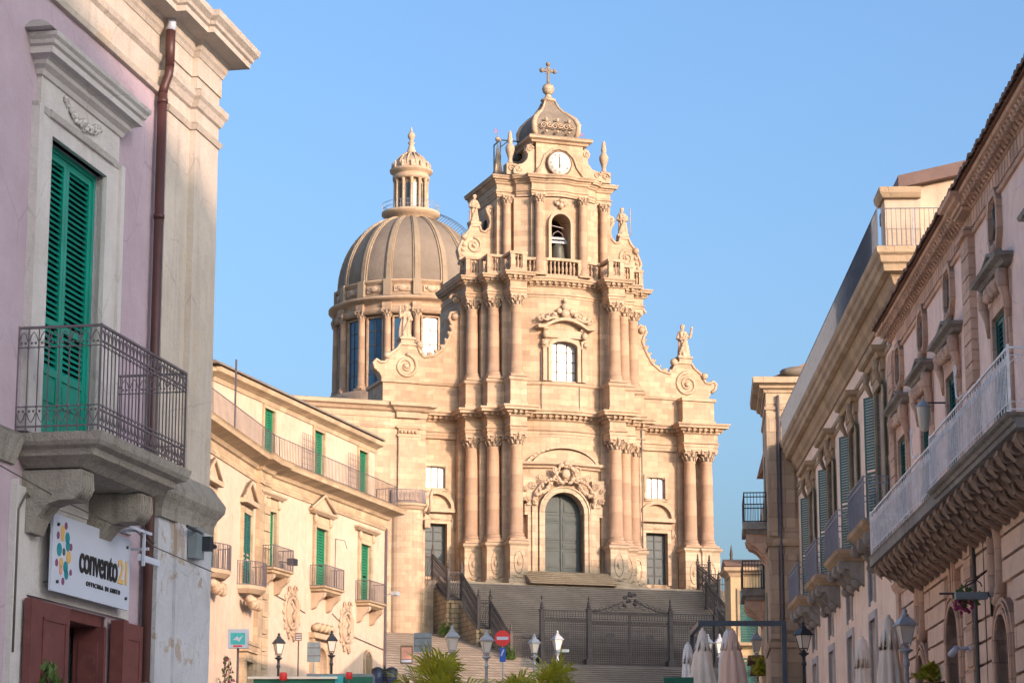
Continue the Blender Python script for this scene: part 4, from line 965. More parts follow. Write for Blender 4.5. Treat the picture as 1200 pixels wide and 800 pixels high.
for x in (-12.4,):
    vs = [(-24, 1.5, -3.6), (-8.6, 1.5, -3.6), (-24, -4, -4.25), (-8.6, -4, -4.25), (-24, -13, -6.4), (-7.4, -13, -6.4), (-24, -24, -10.4), (-7.4, -24, -10.4), (-24, -40, -11.2), (-7.4, -40, -11.2)]
    m.add(vs, [(0, 1, 3, 2), (2, 3, 5, 4), (4, 5, 7, 6), (6, 7, 9, 8)])
o = m.build('cobbled_ramp', 'rubble', None); o.location = (3.88, 183, 18.9); o.rotation_euler.z = math.radians(19); tag(o, kind='structure')
M['cobble'] = masonry('cobbled_paving', (0.33, 0.26, 0.20), (0.42, 0.34, 0.27), (0.45, 0.22), mortar=0.5, joint=0.03, stain=(0.12, 0.11, 0.06), stain_amt=0.6, top_dark=0.1, bump=1.0)
o.data.materials[0] = M['cobble']
def zstep(y): return -.12 - .603 * max(0, -y - 2.0) if y > -13.2 else zl
FL = [(-11.62, -1), (-10.66, -1), (-10.66, -4.9), (-9.65, -4.9), (-9.65, -8.8), (-8.75, -8.8), (-8.75, -13.3), (-6.56, -13.3)]
def flank_wall(sg):
    m = MB()
    for (a, b) in zip(FL, FL[1:]):
        za, zb = zstep(a[1]) - .1, zstep(b[1]) - .1
        ax, bx = sg * a[0] * -1, sg * b[0] * -1
        if abs(a[1] - b[1]) < .1: m.box(ax, bx, a[1] - .18, a[1] + .18, -11, za + .1)
        else:
            x = ax
            m.add([(x - .2, a[1] + .18, -11), (x + .2, a[1] + .18, -11), (x + .2, b[1] - .18, -11), (x - .2, b[1] - .18, -11), (x - .2, a[1] + .18, za), (x + .2, a[1] + .18, za), (x + .2, b[1] - .18, zb), (x - .2, b[1] - .18, zb)],
                  [(0, 3, 2, 1), (4, 5, 6, 7), (0, 1, 5, 4), (1, 2, 6, 5), (2, 3, 7, 6), (3, 0, 4, 7)])
    m.build('flank_wall', 'rubble', ST)
flank_wall(-1); flank_wall(1)
def spear(m, x, y, z, r=.03): m.lathe([(r, z), (r * 2.2, z + .06), (r * 2.6, z + .16), (.004, z + .36)], x, y, 6)
def fence_panel(m, a, b, h=2.05, post=True):
    """ornate rail: bars, rings and diagonal scrolls between a sloping bottom and top rail"""
    (x0, y0), (x1, y1) = a, b; z0, z1 = zstep(y0), zstep(y1); L = math.hypot(x1 - x0, y1 - y0); n = max(3, int(L / .16))
    for hh, r in ((.12, .04), (.45, .025), (h - .45, .025), (h, .045)): m.bar((x0, y0, z0 + hh), (x1, y1, z1 + hh), r)
    for i in range(n + 1):
        t = i / n; x, y, z = x0 + (x1 - x0) * t, y0 + (y1 - y0) * t, z0 + (z1 - z0) * t
        m.bar((x, y, z + .05), (x, y, z + h), .022)
        if i < n:
            t2 = (i + .5) / n; x2, y2, z2 = x0 + (x1 - x0) * t2, y0 + (y1 - y0) * t2, z0 + (z1 - z0) * t2
            m.bar((x, y, z + .45), (x2 + (x2 - x), y2 + (y2 - y), z2 + 1.0), .02); m.bar((x, y, z + 1.0), (x2 + (x2 - x), y2 + (y2 - y), z2 + h - .45), .02)
            m.ball((x2, y2, z2 + h - .22), .07, 5)
def iron_post(m, x, y, z, h, w=.09):
    m.box(x - w, x + w, y - w, y + w, z, z + h); m.box(x - w * 1.5, x + w * 1.5, y - w * 1.5, y + w * 1.5, z, z + .25); m.box(x - w * 1.4, x + w * 1.4, y - w * 1.4, y + w * 1.4, z + h, z + h + .08)
    m.lathe([(w * .6, z + h + .08), (w * 1.3, z + h + .2), (w * .7, z + h + .32), (w * .9, z + h + .42), (.01, z + h + .7)], x, y, 8)
for sg, lab in ((1, 'brown iron fence stepping down the left side of the church stairs'), (-1, 'brown iron fence stepping down the right side of the church stairs behind folded parasols')):
    F_ = empty('stair_fence', (3.88, 183, 18.9), 19, lab, 'fence', 'iron fences on the two sides of the stairs')
    for a, b in zip(FL, FL[1:]):
        m = MB(); fence_panel(m, (a[0] * sg, a[1]), (b[0] * sg, b[1])); m.build('fence_panel', 'rusty', F_)
    if sg < 0:
        m = MB(); iron_post(m, 12.5, -3.2, -4.5, 5.6, .14); m.lathe([(.3, 1.3), (.16, 1.7), (.22, 1.9), (.1, 2.3), (.14, 2.5), (.01, 3.3)], 12.5, -3.2, 8); m.build('spire_post', 'rusty', F_)
        m = MB()
        for q in range(13): m.bar((10.7 + q * .15, -3.2, -1.4), (10.7 + q * .15, -3.2, 1.0 + .3 * (q % 2)), .022)
        for z in (-1.2, .2, .95): m.bar((10.66, -3.2, z), (12.5, -3.2, z), .035)
        m.build('fence_panel', 'rusty', F_)
    for x, y in FL[:-1]:
        m = MB(); iron_post(m, x * sg, y, zstep(y) - .1, 2.3); m.build('fence_post', 'rusty', F_)
G = empty('iron_gate', (3.88, 183, 18.9), 19, 'tall brown openwork iron gate with crest and two leaves across the stairs', 'gate')
gz, gy = zl, -13.5
def lattice(m, x0, x1, z0, z1, step=.16):
    n = int((x1 - x0) / step)
    for i in range(n + 1): x = x0 + (x1 - x0) * i / n; m.box(x - .014, x + .014, gy - .014, gy + .014, z0, z1)
    k = int((z1 - z0) / step)
    for j in range(k + 1): z = z0 + (z1 - z0) * j / k; m.box(x0, x1, gy - .022, gy - .012, z - .013, z + .013)
for x0, x1, top, nm in ((-6.5, -3.25, 3.75, 'side_panel'), (3.25, 6.5, 3.75, 'side_panel'), (-2.9, -.05, 3.6, 'gate_leaf'), (.05, 2.9, 3.6, 'gate_leaf')):
    m = MB(); lattice(m, x0, x1, gz + .15, gz + top - .75)
    for z, t in ((gz + .1, .07), (gz + 1.6, .04), (gz + top - .7, .06), (gz + top, .07), (gz + top - .35, .03)): m.box(x0, x1, gy - .05, gy + .05, z, z + t)
    n = int((x1 - x0) / .2)
    for i in range(n + 1): x = x0 + (x1 - x0) * i / n; m.bar((x, gy, gz + top - .7), (x, gy, gz + top), .022)
    for i in range(n): x = x0 + (x1 - x0) * (i + .5) / n; m.ball((x, gy, gz + top - .52), .06, 5)
    for x in (x0, x1): m.box(x - .045, x + .045, gy - .045, gy + .045, gz + .05, gz + top)
    m.box((x0 + x1) / 2 - .3, (x0 + x1) / 2 + .3, gy - .04, gy - .02, gz + 1.75, gz + 2.25)
    m.build(nm, 'rusty', G)
for x in (-6.56, -3.08, 3.08, 6.56):
    m = MB(); iron_post(m, x, gy, gz, 3.75 if abs(x) > 4 else 3.9, .14); spear(m, x, gy, gz + 4.5)
    m.box(x - .3, x + .3, gy - .3, gy + .3, gz - .2, gz + .45); m.build('gate_post', 'rusty', G)
m = MB(); m.box(-3.0, 3.0, gy - .06, gy + .06, gz + 3.7, gz + 3.78)
for sg in (-1, 1):
    m.tube([(sg * 3.0, gy, gz + 3.8), (sg * 2.2, gy, gz + 3.88), (sg * 1.3, gy, gz + 4.2), (sg * .5, gy, gz + 4.55)], .05, 5)
    for q in range(5): m.spiral(sg * (2.6 - q * .5), gz + 3.85 + q * .11, gy, .2 + .04 * q, 1.5, .03, sg)
for q in range(14): m.ball((.45 * math.cos(q), gy - .05, gz + 4.65 + .4 * math.sin(q * 1.7)), .13, 6)
m.ball((0, gy, gz + 5.15), .14, 8); m.build('gate_crest', 'rusty', G)
m = MB(); m.box(-8.6, 8.6, gy - .35, gy + .35, gz - .3, gz + .02); m.build('threshold', 'steps', G)
for x, lab in ((-9.2, 'stone stump post'),): pass
# weeds at the foot of the flank wall
def weeds(loc, r, n, label, seed, h=.5, mat='shrub'):
    rnd = random.Random(seed); m = MB()
    for i in range(n):
        a = rnd.random() * 2 * PI; d = r * rnd.random() ** .6; x, y = d * math.cos(a), d * math.sin(a) * .7; hh = h * (.4 + .6 * rnd.random()); b = rnd.random() * 2 * PI; w = .05 + .04 * rnd.random()
        z = hh * rnd.random()
        m.add([(x - w * math.cos(b), y - w * math.sin(b), z), (x + w * math.cos(b), y + w * math.sin(b), z), (x + .12 * math.cos(b + 1), y + .12 * math.sin(b + 1), z + .16)], [(0, 1, 2)])
    for i in range(6): m.bar((0, 0, 0), (r * .5 * math.cos(i), r * .4 * math.sin(i), h * .7), .012)
    return tag(m.build('shrub', mat, None, loc), label, 'plant')
weeds(to_world(CH, -11.0, -5.6, -4.5), .5, 260, 'low green shrub at the foot of the upper stair wall', 1, 1.0)
weeds(to_world(CH, -9.3, -9.6, -5.6), .4, 200, 'small green shrub at the foot of the lower stair wall', 2, .9)
weeds(to_world(CH, -9.1, -13.9, -6.7), .5, 200, 'dark green weeds by the wall next to the no entry sign', 3, .9)

# ================================================================ ANNEX left of the stairs
AX = empty('corner_house', (3.88, 183, 18.9), 19, 'cream stone house at the left of the stairs with tall pilaster and bowed balcony', 'house')
fy = -2.6
m = MB(); m.box(-24, -11.75, fy, 3.3, -12, 12.3); m.build('wall', 'stone', AX)
pathA = [(-24, fy), (-14.0, fy), (-14.0, fy - .22), (-12.3, fy - .22), (-12.3, fy - .02), (-11.75, fy - .02), (-11.75, 3)]
MB().sweep(pathA, [(-.6, 11.7), (.06, 11.7), (.1, 11.9), (.1, 12.1), (.3, 12.2), (.45, 12.4), (.7, 12.5), (.75, 12.75), (-.6, 12.85)]).build('cornice', 'carved', AX)
MB().sweep(pathA, [(-.6, 10.9), (.05, 10.9), (.08, 11.05), (0.02, 11.1), (-.6, 11.1)]).build('string_course', 'stone', AX)
m = MB(); m.box(-13.9, -12.4, fy - .2, fy + .1, 5.6, 10.9); m.box(-14.0, -12.3, fy - .26, fy + .1, 10.3, 10.45)
for q in range(5): m.ball((-13.7 + q * .28, fy - .25, 10.65), .14, 7)
m.build('pilaster', 'stone', AX)
K = 12; bow_ = [(-13.1 + 1.35 * math.cos(PI + PI * i / K), fy + 1.0 * math.sin(PI + PI * i / K) * .9) for i in range(K + 1)]
bl = MB().sweep(bow_, [(-1.1, 4.9), (-.15, 4.9), (.0, 5.1), (.1, 5.15), (.15, 5.3), (-1.1, 5.35)]).build('balcony', 'carved', AX)
railing(bow_, 5.35, 6.3, .12, .02).build('balcony_railing', 'iron', bl)
MB().sweep([(x * 1.0, y + .15) for x, y in bow_], [(-1.0, -12), (-.12, -12), (-.12, 4.9), (-1.0, 4.9)]).build('bowed_wall', 'stone', AX)
m = MB(); m.box(-11.9, -11.5, fy - .5, fy, 3.6, 4.2); m.tube([(-11.7, fy - .4, 4.6), (-11.6, fy - .9, 5.2), (-11.5, fy - .6, 6.0), (-11.3, fy - .5, 6.4)], .13, 6); m.build('carved_bracket', 'carved', AX)
m = MB(); m.box(-24, -11.9, fy + .1, 3.2, 12.3, 12.95); m.build('roof', 'roofstone', AX)
# unseen block added off to the right, roofline shaped to shade the stairs
TH = empty('stair_shade_block', (35.6, 135, 6.5), 0, 'unseen tall ochre block added beyond the right hand row to shade the stairs', 'house')
MB().prism_xz([(0, -2), (38, -2), (38, 31.6), (18, 31.6), (11, 30.6), (0, 27.9)], -6, 0).build('wall', 'ochre', TH); MB().prism_xz([(-.2, 27.92), (11, 30.62), (18, 31.62), (38.2, 31.62), (38.2, 31.9), (18, 31.9), (11, 30.9), (-.2, 28.2)], -6.3, .3).build('roof', 'tile', TH)
m = MB()
for k in range(9): m.box(2 + 3.5 * k, 3 + 3.5 * k, -6.04, -5.95, 17, 19)
m.build('window', 'green_dark', TH)

# ================================================================ YELLOW PALAZZO on the left
DIR = math.radians(73.6)
PZ = empty('cream_palazzo', (-13.7, 102, 5.0), 73.6, 'long cream palazzo with green shutters and iron balconies left of the church', 'house')
NX = 7.9
m = MB(); wall_holes(m, NX, 25.3, -4, 12.0, 0, .5, [(8.2, 9.6, 7.2, 9.85, 0), (14.75, 16.35, 7.0, 9.85, 0), (21.1, 22.6, 6.9, 9.8, 0), (14.9, 16.4, .4, 4.1, .75)])
m.box(NX, 25.3, 1.0, 12, -4, 12.0); m.build('front_wall', 'cream', PZ)
cb = (NX, 0); d2 = math.radians(83 - 73.6)
def nearpt(s, off=0):                                # the near wing turns away at the corner
    return (NX - s * math.cos(d2) - off * math.sin(d2) * -1 * 0 + off * math.sin(d2), -s * math.sin(d2) * 1 - off * math.cos(d2) * -1 * -1 if False else -(s * math.sin(d2)) - off * math.cos(d2))
MB().prism_xy([nearpt(20), (NX, 0), (NX, 11), (NX - 20, 11)], -4, 12.0).build('near_wing', 'cream', PZ)
PW = [nearpt(20), nearpt(1.1), nearpt(1.1, .25), nearpt(.1, .25), (NX + .1, -.25), (NX + 1.0 - .6, -.25), (NX + .4, 0), (25.3, 0), (25.3, 9)]
PW = [nearpt(20), nearpt(1.0), nearpt(1.0, .2), (NX + .02, -.2), (NX + .75, -.2), (NX + .75, 0), (25.3, 0), (25.3, 9)]
MB().sweep(PW, [(-.4, 10.9), (.06, 10.9), (.1, 11.05), (.02, 11.1), (.02, 11.45), (.12, 11.5), (.2, 11.65), (.45, 11.75), (.75, 11.85), (.8, 12.05), (.85, 12.1), (-.4, 12.15)]).build('cornice', 'creamtrim', PZ)
m = MB()
for i in range(15):
    z = -.5 + i * .78
    m.box(NX + .02, NX + .72, -.2, .1, z, z + .74)
m.add([(*nearpt(1.0, .18), -4), (*nearpt(0, .18), -4), (*nearpt(0, .18), 10.9), (*nearpt(1.0, .18), 10.9), (*nearpt(1.0, -.2), -4), (*nearpt(0, -.2), -4), (*nearpt(0, -.2), 10.9), (*nearpt(1.0, -.2), 10.9)], [(0, 1, 2, 3), (0, 3, 7, 4), (4, 5, 6, 7), (1, 5, 6, 2)])
m.build('corner_pilaster', 'creamtrim', PZ)
# terrace rail on the cornice
tr = [nearpt(14, .7), nearpt(.5, .7), (NX + .3, -.75), (24.9, -.7), (25.3, .6)]
railing(tr, 12.15, 13.15, .2, .012, .02).build('terrace_railing', 'iron', PZ)
# attic
at_ = MB(); wall_holes(at_, 5.0, 26.6, 12.0, 15.9, 1.2, 1.6, [(10.9, 12.2, 12.3, 15.1, 0), (17.5, 18.85, 12.3, 15.1, 0), (24.0, 25.3, 12.3, 15.1, 0)]); at_.box(5, 26.6, 2.2, 9, 12, 15.9)
at_.build('attic_wall', 'cream', PZ)
MB().sweep([(1.0, 9), (5.0, 1.2), (26.6, 1.2), (26.6, 9)], [(-.5, 15.3), (.05, 15.3), (.08, 15.5), (.25, 15.62), (.4, 15.7), (.45, 15.9), (-.5, 16.0)]).build('attic_cornice', 'creamtrim', PZ)
m = MB().prism_xy([(1.0, 9), (5.0, 1.4), (5.0, 9)], 12, 15.5); m.build('attic_end', 'cream', PZ)
m = MB().prism_yz([(.7, 15.98), (9.5, 15.98), (9.5, 17.3), (.8, 16.12)], 4.2, 27.0); m.build('roof', 'roofstone', PZ)
for x0, x1 in ((10.9, 12.2), (17.5, 18.85), (24.0, 25.3)):
    f = shutter_window(PZ, x0, x1, 12.2, 15.1, 1.28, 'green_old', .13); m = frame_mb(x0, x1, 12.1, 15.1, .16, 1.1, 1.25); m.build('window_surround', 'creamtrim', f)
m = MB()
for x0 in (15.3, 21.8):                                # wire trellis racks on the terrace
    for i in range(9): m.bar((x0 + i * .25, .9, 12.2), (x0 + i * .25, .9, 14.6), .012)
    for i in range(8): m.bar((x0, .9, 12.5 + i * .3), (x0 + 2, .9, 12.5 + i * .3), .012)
m.build('terrace_trellis', 'iron', PZ)
m = MB(); m.box(NX - 4.0, NX - 3.93, -.35, -.28, 12, 16); m.box(24.9, 25.0, -.14, -.04, -4, 11); m.build('downpipe', 'iron', PZ)
def pz_balcony(x0, x1, z, dep=.75, parent=None):
    b = MB().sweep([(x0, .0), (x0, -dep), (x1, -dep), (x1, 0)], [(-.4, z - .35), (-.3, z - .32), (-.12, z - .22), (-.1, z - .12), (0, z - .08), (0.02, z), (-.4, z)]); b.box(x0 + .35, x1 - .35, -dep + .35, 0, z - .3, z - .01)
    b = b.build('balcony', 'creamtrim', parent)
    for q in ((x0 + .35), (x1 - .35)):
        m = MB(); m.prism_yz([(0, z - 1.1), (0, z - .3), (-dep + .1, z - .3), (-dep + .12, z - .45), (-.35, z - .75), (-.22, z - 1.0)], q - .14, q + .14); m.ball((q, -dep + .25, z - .45), .13, 8); m.build('corbel', 'carved', b)
    railing([(x0 + .04, 0), (x0 + .04, -dep + .04), (x1 - .04, -dep + .04), (x1 - .04, 0)], z, z + 1.0, .12, .013, .022).build('balcony_railing', 'iron', b)
    return b
for i, (x0, x1, z0, z1) in enumerate(((8.2, 9.6, 7.2, 9.85), (14.75, 16.35, 7.0, 9.85), (21.1, 22.6, 6.9, 9.8))):
    f = shutter_window(PZ, x0, x1, z0, z1, .1, 'green_old', .14)
    s_ = frame_mb(x0, x1, z0, z1, .28, -.12, .02); s_.box(x0 - .28, x1 + .28, -.1, 0, z1 + .28, z1 + .55); s_.build('window_surround', 'creamtrim', f)
    m = MB(); a, b = x0 - .55, x1 + .55; zt = z1 + .62
    m.sweep([(a, 0), (a, -.02), (b, -.02), (b, 0)], [(-.05, zt), (.15, zt), (.3, zt + .12), (.32, zt + .2), (-.05, zt + .24)])
    if i == 1:
        c = (a + b) / 2; m.prism_xz([(a - .2, zt + .24), (b + .2, zt + .24), (c, zt + .95)], -.12, 0); m.tube([(a - .25, -.2, zt + .24), (c, -.2, zt + 1.0), (b + .25, -.2, zt + .24)], .09, 4)
    for q in (x0 - .2, x1 + .2): m.ball((q, -.14, zt - .25), .14, 7, sz=1.7)
    m.build('window_hood', 'carved', f)
    pz_balcony(x0 - .55, x1 + .55, z0 - .05, .8, PZ)
# near wing window, balcony and pediment
def nearbox(m, s0, s1, o0, o1, z0, z1):
    P_ = [nearpt(s1, o0), nearpt(s0, o0), nearpt(s0, o1), nearpt(s1, o1)]
    return m.prism_xy(P_, z0, z1)
def near_obj(mb): # mesh given with x = distance from corner (neg), y=-outward -> wing plane
    return mb.map(lambda x, y, z: (*nearpt(-x, -y), z))
for s in (2.9, 9.6):
    w = near_obj(frame_mb(-s - .75, -s + .75, 6.0, 9.2, .25, -.12, .02)).build('window_surround', 'creamtrim', PZ)
    near_obj(shutter_leaf(-s - .74, -s - .01, 6.0, 9.2, -.06, .14)).build('shutter', 'green_dark', w); near_obj(shutter_leaf(-s + .01, -s + .74, 6.0, 9.2, -.06, .14)).build('shutter', 'green_dark', w)
    m = MB(); a, b = -s - 1.2, -s + 1.2; m.box(a, b, -.35, 0, 9.6, 9.8); m.prism_xz([(a, 9.8), (b, 9.8), (-s, 10.65)], -.15, 0); m.tube([(a, -.22, 9.82), (-s, -.22, 10.65), (b, -.22, 9.82)], .1, 4)
    near_obj(m).build('window_pediment', 'carved', w)
    b_ = MB(); K = 8; bp2 = [(-s - 1.4, 0)] + [(-s - 1.2 + 2.4 * i / K, -.55 - .4 * math.sin(PI * i / K)) for i in range(K + 1)] + [(-s + 1.4, 0)]
    near_obj(MB().sweep(bp2, [(-.5, 5.6), (-.2, 5.62), (0, 5.8), (0.03, 5.95), (-.5, 5.95)])).build('balcony_slab', 'carved', PZ); bb = COL.objects[-1]
    near_obj(railing(bp2, 5.95, 7.0, .13, .014, .022)).build('balcony_railing', 'iron', bb)
    m = MB()
    for q in range(10): m.ball((-s - 1.0 + q * .22, -.5 + .03 * (q % 2), 5.35 - .1 * (q % 3)), .2, 7)
    near_obj(m).build('balcony_carving', 'carved', bb)
# carved medallions, arched door, corner portal
for x, z in ((11.9, 5.45), (19.3, 5.4)):
    m = MB(); K = 20
    m.tube([(x + .62 * math.cos(2 * PI * i / K), -.04, z + .72 * math.sin(2 * PI * i / K)) for i in range(K)], .1, 6, closed=True); m.tube([(x + .9 * math.cos(2 * PI * i / K), -.02, z + .95 * math.sin(2 * PI * i / K)) for i in range(K)], .08, 6, closed=True)
    m.ball((x, .0, z), .4, 12, sz=1.4, sy=.3); m.tube([(x - .15, -.1, z + .4), (x + .15, -.14, z + .15), (x - .12, -.14, z - .1), (x + .12, -.1, z - .4)], [.07, .1, .1, .07], 6)
    for i in range(18): a = 2 * PI * i / 18; m.ball((x + (.88 + .1 * (i % 2)) * math.cos(a), -.03, z + (.95 + .1 * (i % 2)) * math.sin(a)), .13, 6, sy=.5, sx=1.5, rot=a)
    for sg in (-1, 1): m.spiral(x + sg * .35, z + 1.1, -.08, .2, 1.3, .055, sg); m.spiral(x + sg * .3, z - 1.1, -.08, .17, 1.3, .05, -sg)
    m.build('carved_medallion', 'carved', PZ)
m = MB(); arch_band(m, 14.9, 16.4, -1, 4.1, .75, .22, -.14, .02); m.box(14.3, 14.6, -.2, 0, -2, 4.5); m.box(16.7, 17.0, -.2, 0, -2, 4.5); m.box(14.2, 17.1, -.3, 0, 4.5, 4.75)
for q in range(8): m.ball((14.6 + q * .3, -.2, 5.0 + .08 * (q % 2)), .2, 7)
m.build('portal_surround', 'creamtrim', PZ)
m = MB().box(14.9, 16.4, .25, .3, -1, 4.1); m.build('portal_infill', 'creamtrim', PZ)
m = MB(); m.prism_xz(arch_poly(22.0, 22.9, 2.0, 4.4, .45), .02, -.03); m.build('blind_niche', 'roofstone', PZ)
m = MB(); arch_band(m, 22.0, 22.9, 2.0, 4.4, .45, .14, -.1, 0); m.box(21.8, 23.1, -.16, 0, 1.8, 2.0)
for k in range(5): m.box(22.1 + .17 * k, 22.12 + .17 * k, -.08, -.04, 2.0, 4.2)
m.build('niche_surround', 'creamtrim', PZ)
m = MB(); near_obj(m.box(-3.9, -1.6, -.45, 0, 3.1, 3.4)); k = MB(); k.box(-3.75, -1.75, -.35, 0, 2.7, 3.1); k.box(-3.9, -3.3, -.3, 0, -3, 2.7); k.box(-2.2, -1.6, -.3, 0, -3, 2.7); k.box(-4.0, -1.5, -.5, 0, 3.4, 3.55); near_obj(k); m.merge(k)
m.build('doorway_surround', 'creamtrim', PZ)
k = MB().box(-3.2, -2.3, -.03, .02, -3, 2.7); near_obj(k).build('front_door', 'greenfab', PZ)
m = MB(); m.tube([(9.8, -.05, 6.1), (11.5, -.06, 5.9), (13.6, -.05, 5.6)], .02, 4); m.tube([(17.2, -.05, 5.9), (20.5, -.06, 5.0), (24.8, -.05, 4.7)], .02, 4); m.build('wall_cable', 'mullion', PZ)
m = MB(); m.bar((24.9, 0, 7.5), (24.9, -.5, 7.6), .03); m.box(24.7, 25.3, -.75, -.45, 7.5, 7.7); m.build('wall_floodlight', 'lampgrey', PZ)
m = MB(); m.bar((10.3, 0, 7.7), (10.3, -.5, 7.6), .03); m.box(10.1, 10.6, -.8, -.45, 7.5, 7.8); m.build('wall_floodlight', 'darkiron', PZ)
m = MB(); m.tube([(17.6, 0, 9.6), (17.6, -.5, 9.5), (17.55, -.65, 9.1)], .02, 4); m.tube([(17.6, -.02, 6.6), (17.6, -.02, 9.6)], .02, 4); m.build('wall_bracket', 'iron', PZ)

# ================================================================ PINK HOUSE at the near left
PK = empty('pink_house', (-4.75, 24.6, -.1), 78.9, 'lilac pink house at near left with emerald shutters and iron balcony', 'house')
m = MB(); wall_holes(m, -12, 4.55, -.5, 10.0, 0, .45, [(-.4, 1.2, 4.1, 7.28, 0), (.42, 1.75, -.3, 2.48, 0)]); m.build('wall', 'pink', PK)
m = MB(); m.box(-12, 4.55, 1.2, 8, -.5, 10.0); m.box(4.1, 4.55, .3, 1.3, -.5, 10.0); m.build('house_body', 'pink', PK)
TP = [(-12, 0), (2.92, 0), (2.92, -.12), (3.72, -.12), (3.72, -.2), (4.6, -.2), (4.6, 8)]
MB().sweep(TP, [(-.3, 9.56), (.03, 9.56), (.05, 9.61), (.07, 9.64), (.08, 9.7), (.1, 9.73), (.12, 9.75), (.3, 9.77), (.3, 9.84), (.33, 9.86), (.34, 9.9), (.39, 9.95), (.4, 10.02), (-.3, 10.1)]).move(0, 0, -.1).build('cornice', 'creamold', PK)
MB().sweep(TP, [(-.3, 9.04), (.0, 9.04), (.0, 9.22), (.02, 9.22), (.02, 9.46), (-.3, 9.46)]).build('frieze', 'creamold', PK)
MB().sweep([(-12, 0), (2.95, 0)], [(-.1, 8.72), (.05, 8.74), (.07, 8.8), (.02, 8.83), (.02, 9.1), (.06, 9.14), (.08, 9.2), (0.02, 9.22), (-.1, 9.22)]).build('upper_moulding', 'creamold', PK)
CPp = [(2.92, .1), (2.92, -.12), (3.72, -.12), (3.72, -.2), (4.6, -.2), (4.6, 2)]
MB().sweep(CPp, [(-.3, 8.72), (.02, 8.72), (.05, 8.78), (.0, 8.82), (.0, 8.98), (.03, 9.0), (.06, 9.08), (.09, 9.12), (.1, 9.19), (.06, 9.22), (-.3, 9.22)]).move(0, 0, -.17).build('pilaster_capital', 'creamold', PK)
MB().sweep(CPp, [(-.3, 4.28), (.0, 4.28), (.0, 8.56), (-.3, 8.56)]).build('pilaster', 'creamold', PK)
MB().sweep([(2.86, .1), (2.86, -.2), (4.7, -.2), (4.7, 2)], [(-.3, 3.72), (.02, 3.72), (.03, 3.82), (.06, 3.9), (.09, 3.94), (.13, 4.0), (.14, 4.08), (.1, 4.14), (-.0, 4.3), (-.3, 4.3)]).build('pedestal_cap', 'greystone', PK)
MB().sweep([(2.86, .1), (2.86, -.18), (3.4, -.18), (3.4, -.22), (4.68, -.22), (4.68, 2)], [(-.3, -.5), (0, -.5), (0, 3.72), (-.3, 3.72)]).build('lower_pilaster', 'white_peel', PK)
# window with surround and hood
f = shutter_window(PK, -.4, 1.2, 4.1, 7.28, .1, 'green', .062, .75, .06)
m = MB(); m.box(-.75, -.4, -.05, .06, 4.1, 7.28); m.box(1.2, 1.55, -.05, .06, 4.1, 7.28); m.box(-.75, 1.55, -.05, .06, 7.28, 7.95)
m.box(-.86, -.75, -.09, .02, 4.1, 7.5); m.box(1.55, 1.66, -.09, .02, 4.1, 7.5); m.build('window_surround', 'white_old', f)
m = MB().sweep([(-.82, .0), (-.82, -.03), (-.5, -.03), (-.5, -.05), (1.3, -.05), (1.3, -.03), (1.62, -.03), (1.62, 0)], [(-.02, 7.44), (.03, 7.45), (.06, 7.5), (.02, 7.53), (-.02, 7.53)]); m.build('lintel_moulding', 'white_old', f)
HP = [(-.76, .0), (-.76, -.04), (1.56, -.04), (1.56, 0)]
MB().sweep(HP, [(-.02, 7.82), (.03, 7.83), (.05, 7.88), (.1, 7.92), (.11, 7.96), (.14, 7.98), (.2, 8.0), (.2, 8.07), (.23, 8.09), (.24, 8.13), (.27, 8.16), (.28, 8.2), (-.02, 8.28)]).build('window_hood', 'white_old', f)
m = MB(); rnd = random.Random(5)
for q in range(15):
    x = -.15 + q * .079; zz = 7.75 - .14 * math.sin(PI * q / 14) + .02 * (q % 2); k = .6 + .4 * math.sin(PI * q / 14)
    for _ in range(3): m.ball((x + .03 * (rnd.random() - .5), -.055 - .02 * rnd.random(), zz + .07 * (rnd.random() - .5) * k), .02 * k + .012 * rnd.random(), 6, sx=1.4, rot=rnd.random() * 3)
    if q % 2: m.spiral(x, zz - .01, -.07, .045 * k, 1.3, .011, 1 if q % 4 == 1 else -1)
m.ball((.4, -.065, 7.66), .045, 8); m.build('carved_garland', 'white_old', f)
m = MB().sweep([(-.9, 0), (-.9, -.05), (-.62, -.05), (-.62, 0)], [(0, 8.2), (.24, 8.22), (.15, 8.3), (.05, 8.36), (0, 8.36)]); m.build('hood_acroterion', 'white_old', f)
# balcony
bx0, bx1, dp = -1.0, 1.72, .92
BPp = [(bx0, 0), (bx0, -dp), (bx1, -dp), (bx1, 0)]
b = MB().sweep(BPp, [(-.5, 3.72), (-.3, 3.74), (-.22, 3.8), (-.12, 3.84), (-.1, 3.9), (-.03, 3.93), (0, 3.97), (.02, 4.05), (-.5, 4.07)]); b.box(bx0 + .4, bx1 - .4, -dp + .4, 0, 3.73, 4.06)
BAL = b.build('balcony', 'greystone', PK)
for q in (-.55, 1.2):
    c_ = MB(); c_.prism_yz([(0, 3.1), (0, 3.72), (-.62, 3.72), (-.62, 3.5), (-.55, 3.42), (-.4, 3.42), (-.28, 3.38), (-.17, 3.25), (-.12, 3.1)], q - .17, q + .17)
    for k in range(5): c_.tube([(q - .13 + k * .065, -.62, 3.7), (q - .13 + k * .065, -.635, 3.55), (q - .13 + k * .065, -.57, 3.43)], .02, 4)
    c_.build('corbel', 'greystone', BAL)
MB().sweep([(-12, 0), (bx0, 0)], [(-.1, 3.72), (.04, 3.74), (.08, 3.84), (.12, 3.95), (.14, 4.0), (.02, 4.08), (-.1, 4.08)]).build('string_course', 'greystone', PK)
MB().sweep([(bx1, 0), (2.9, 0)], [(-.1, 3.72), (.04, 3.74), (.08, 3.84), (.12, 3.95), (.14, 4.0), (.02, 4.08), (-.1, 4.08)]).build('string_course', 'greystone', PK)
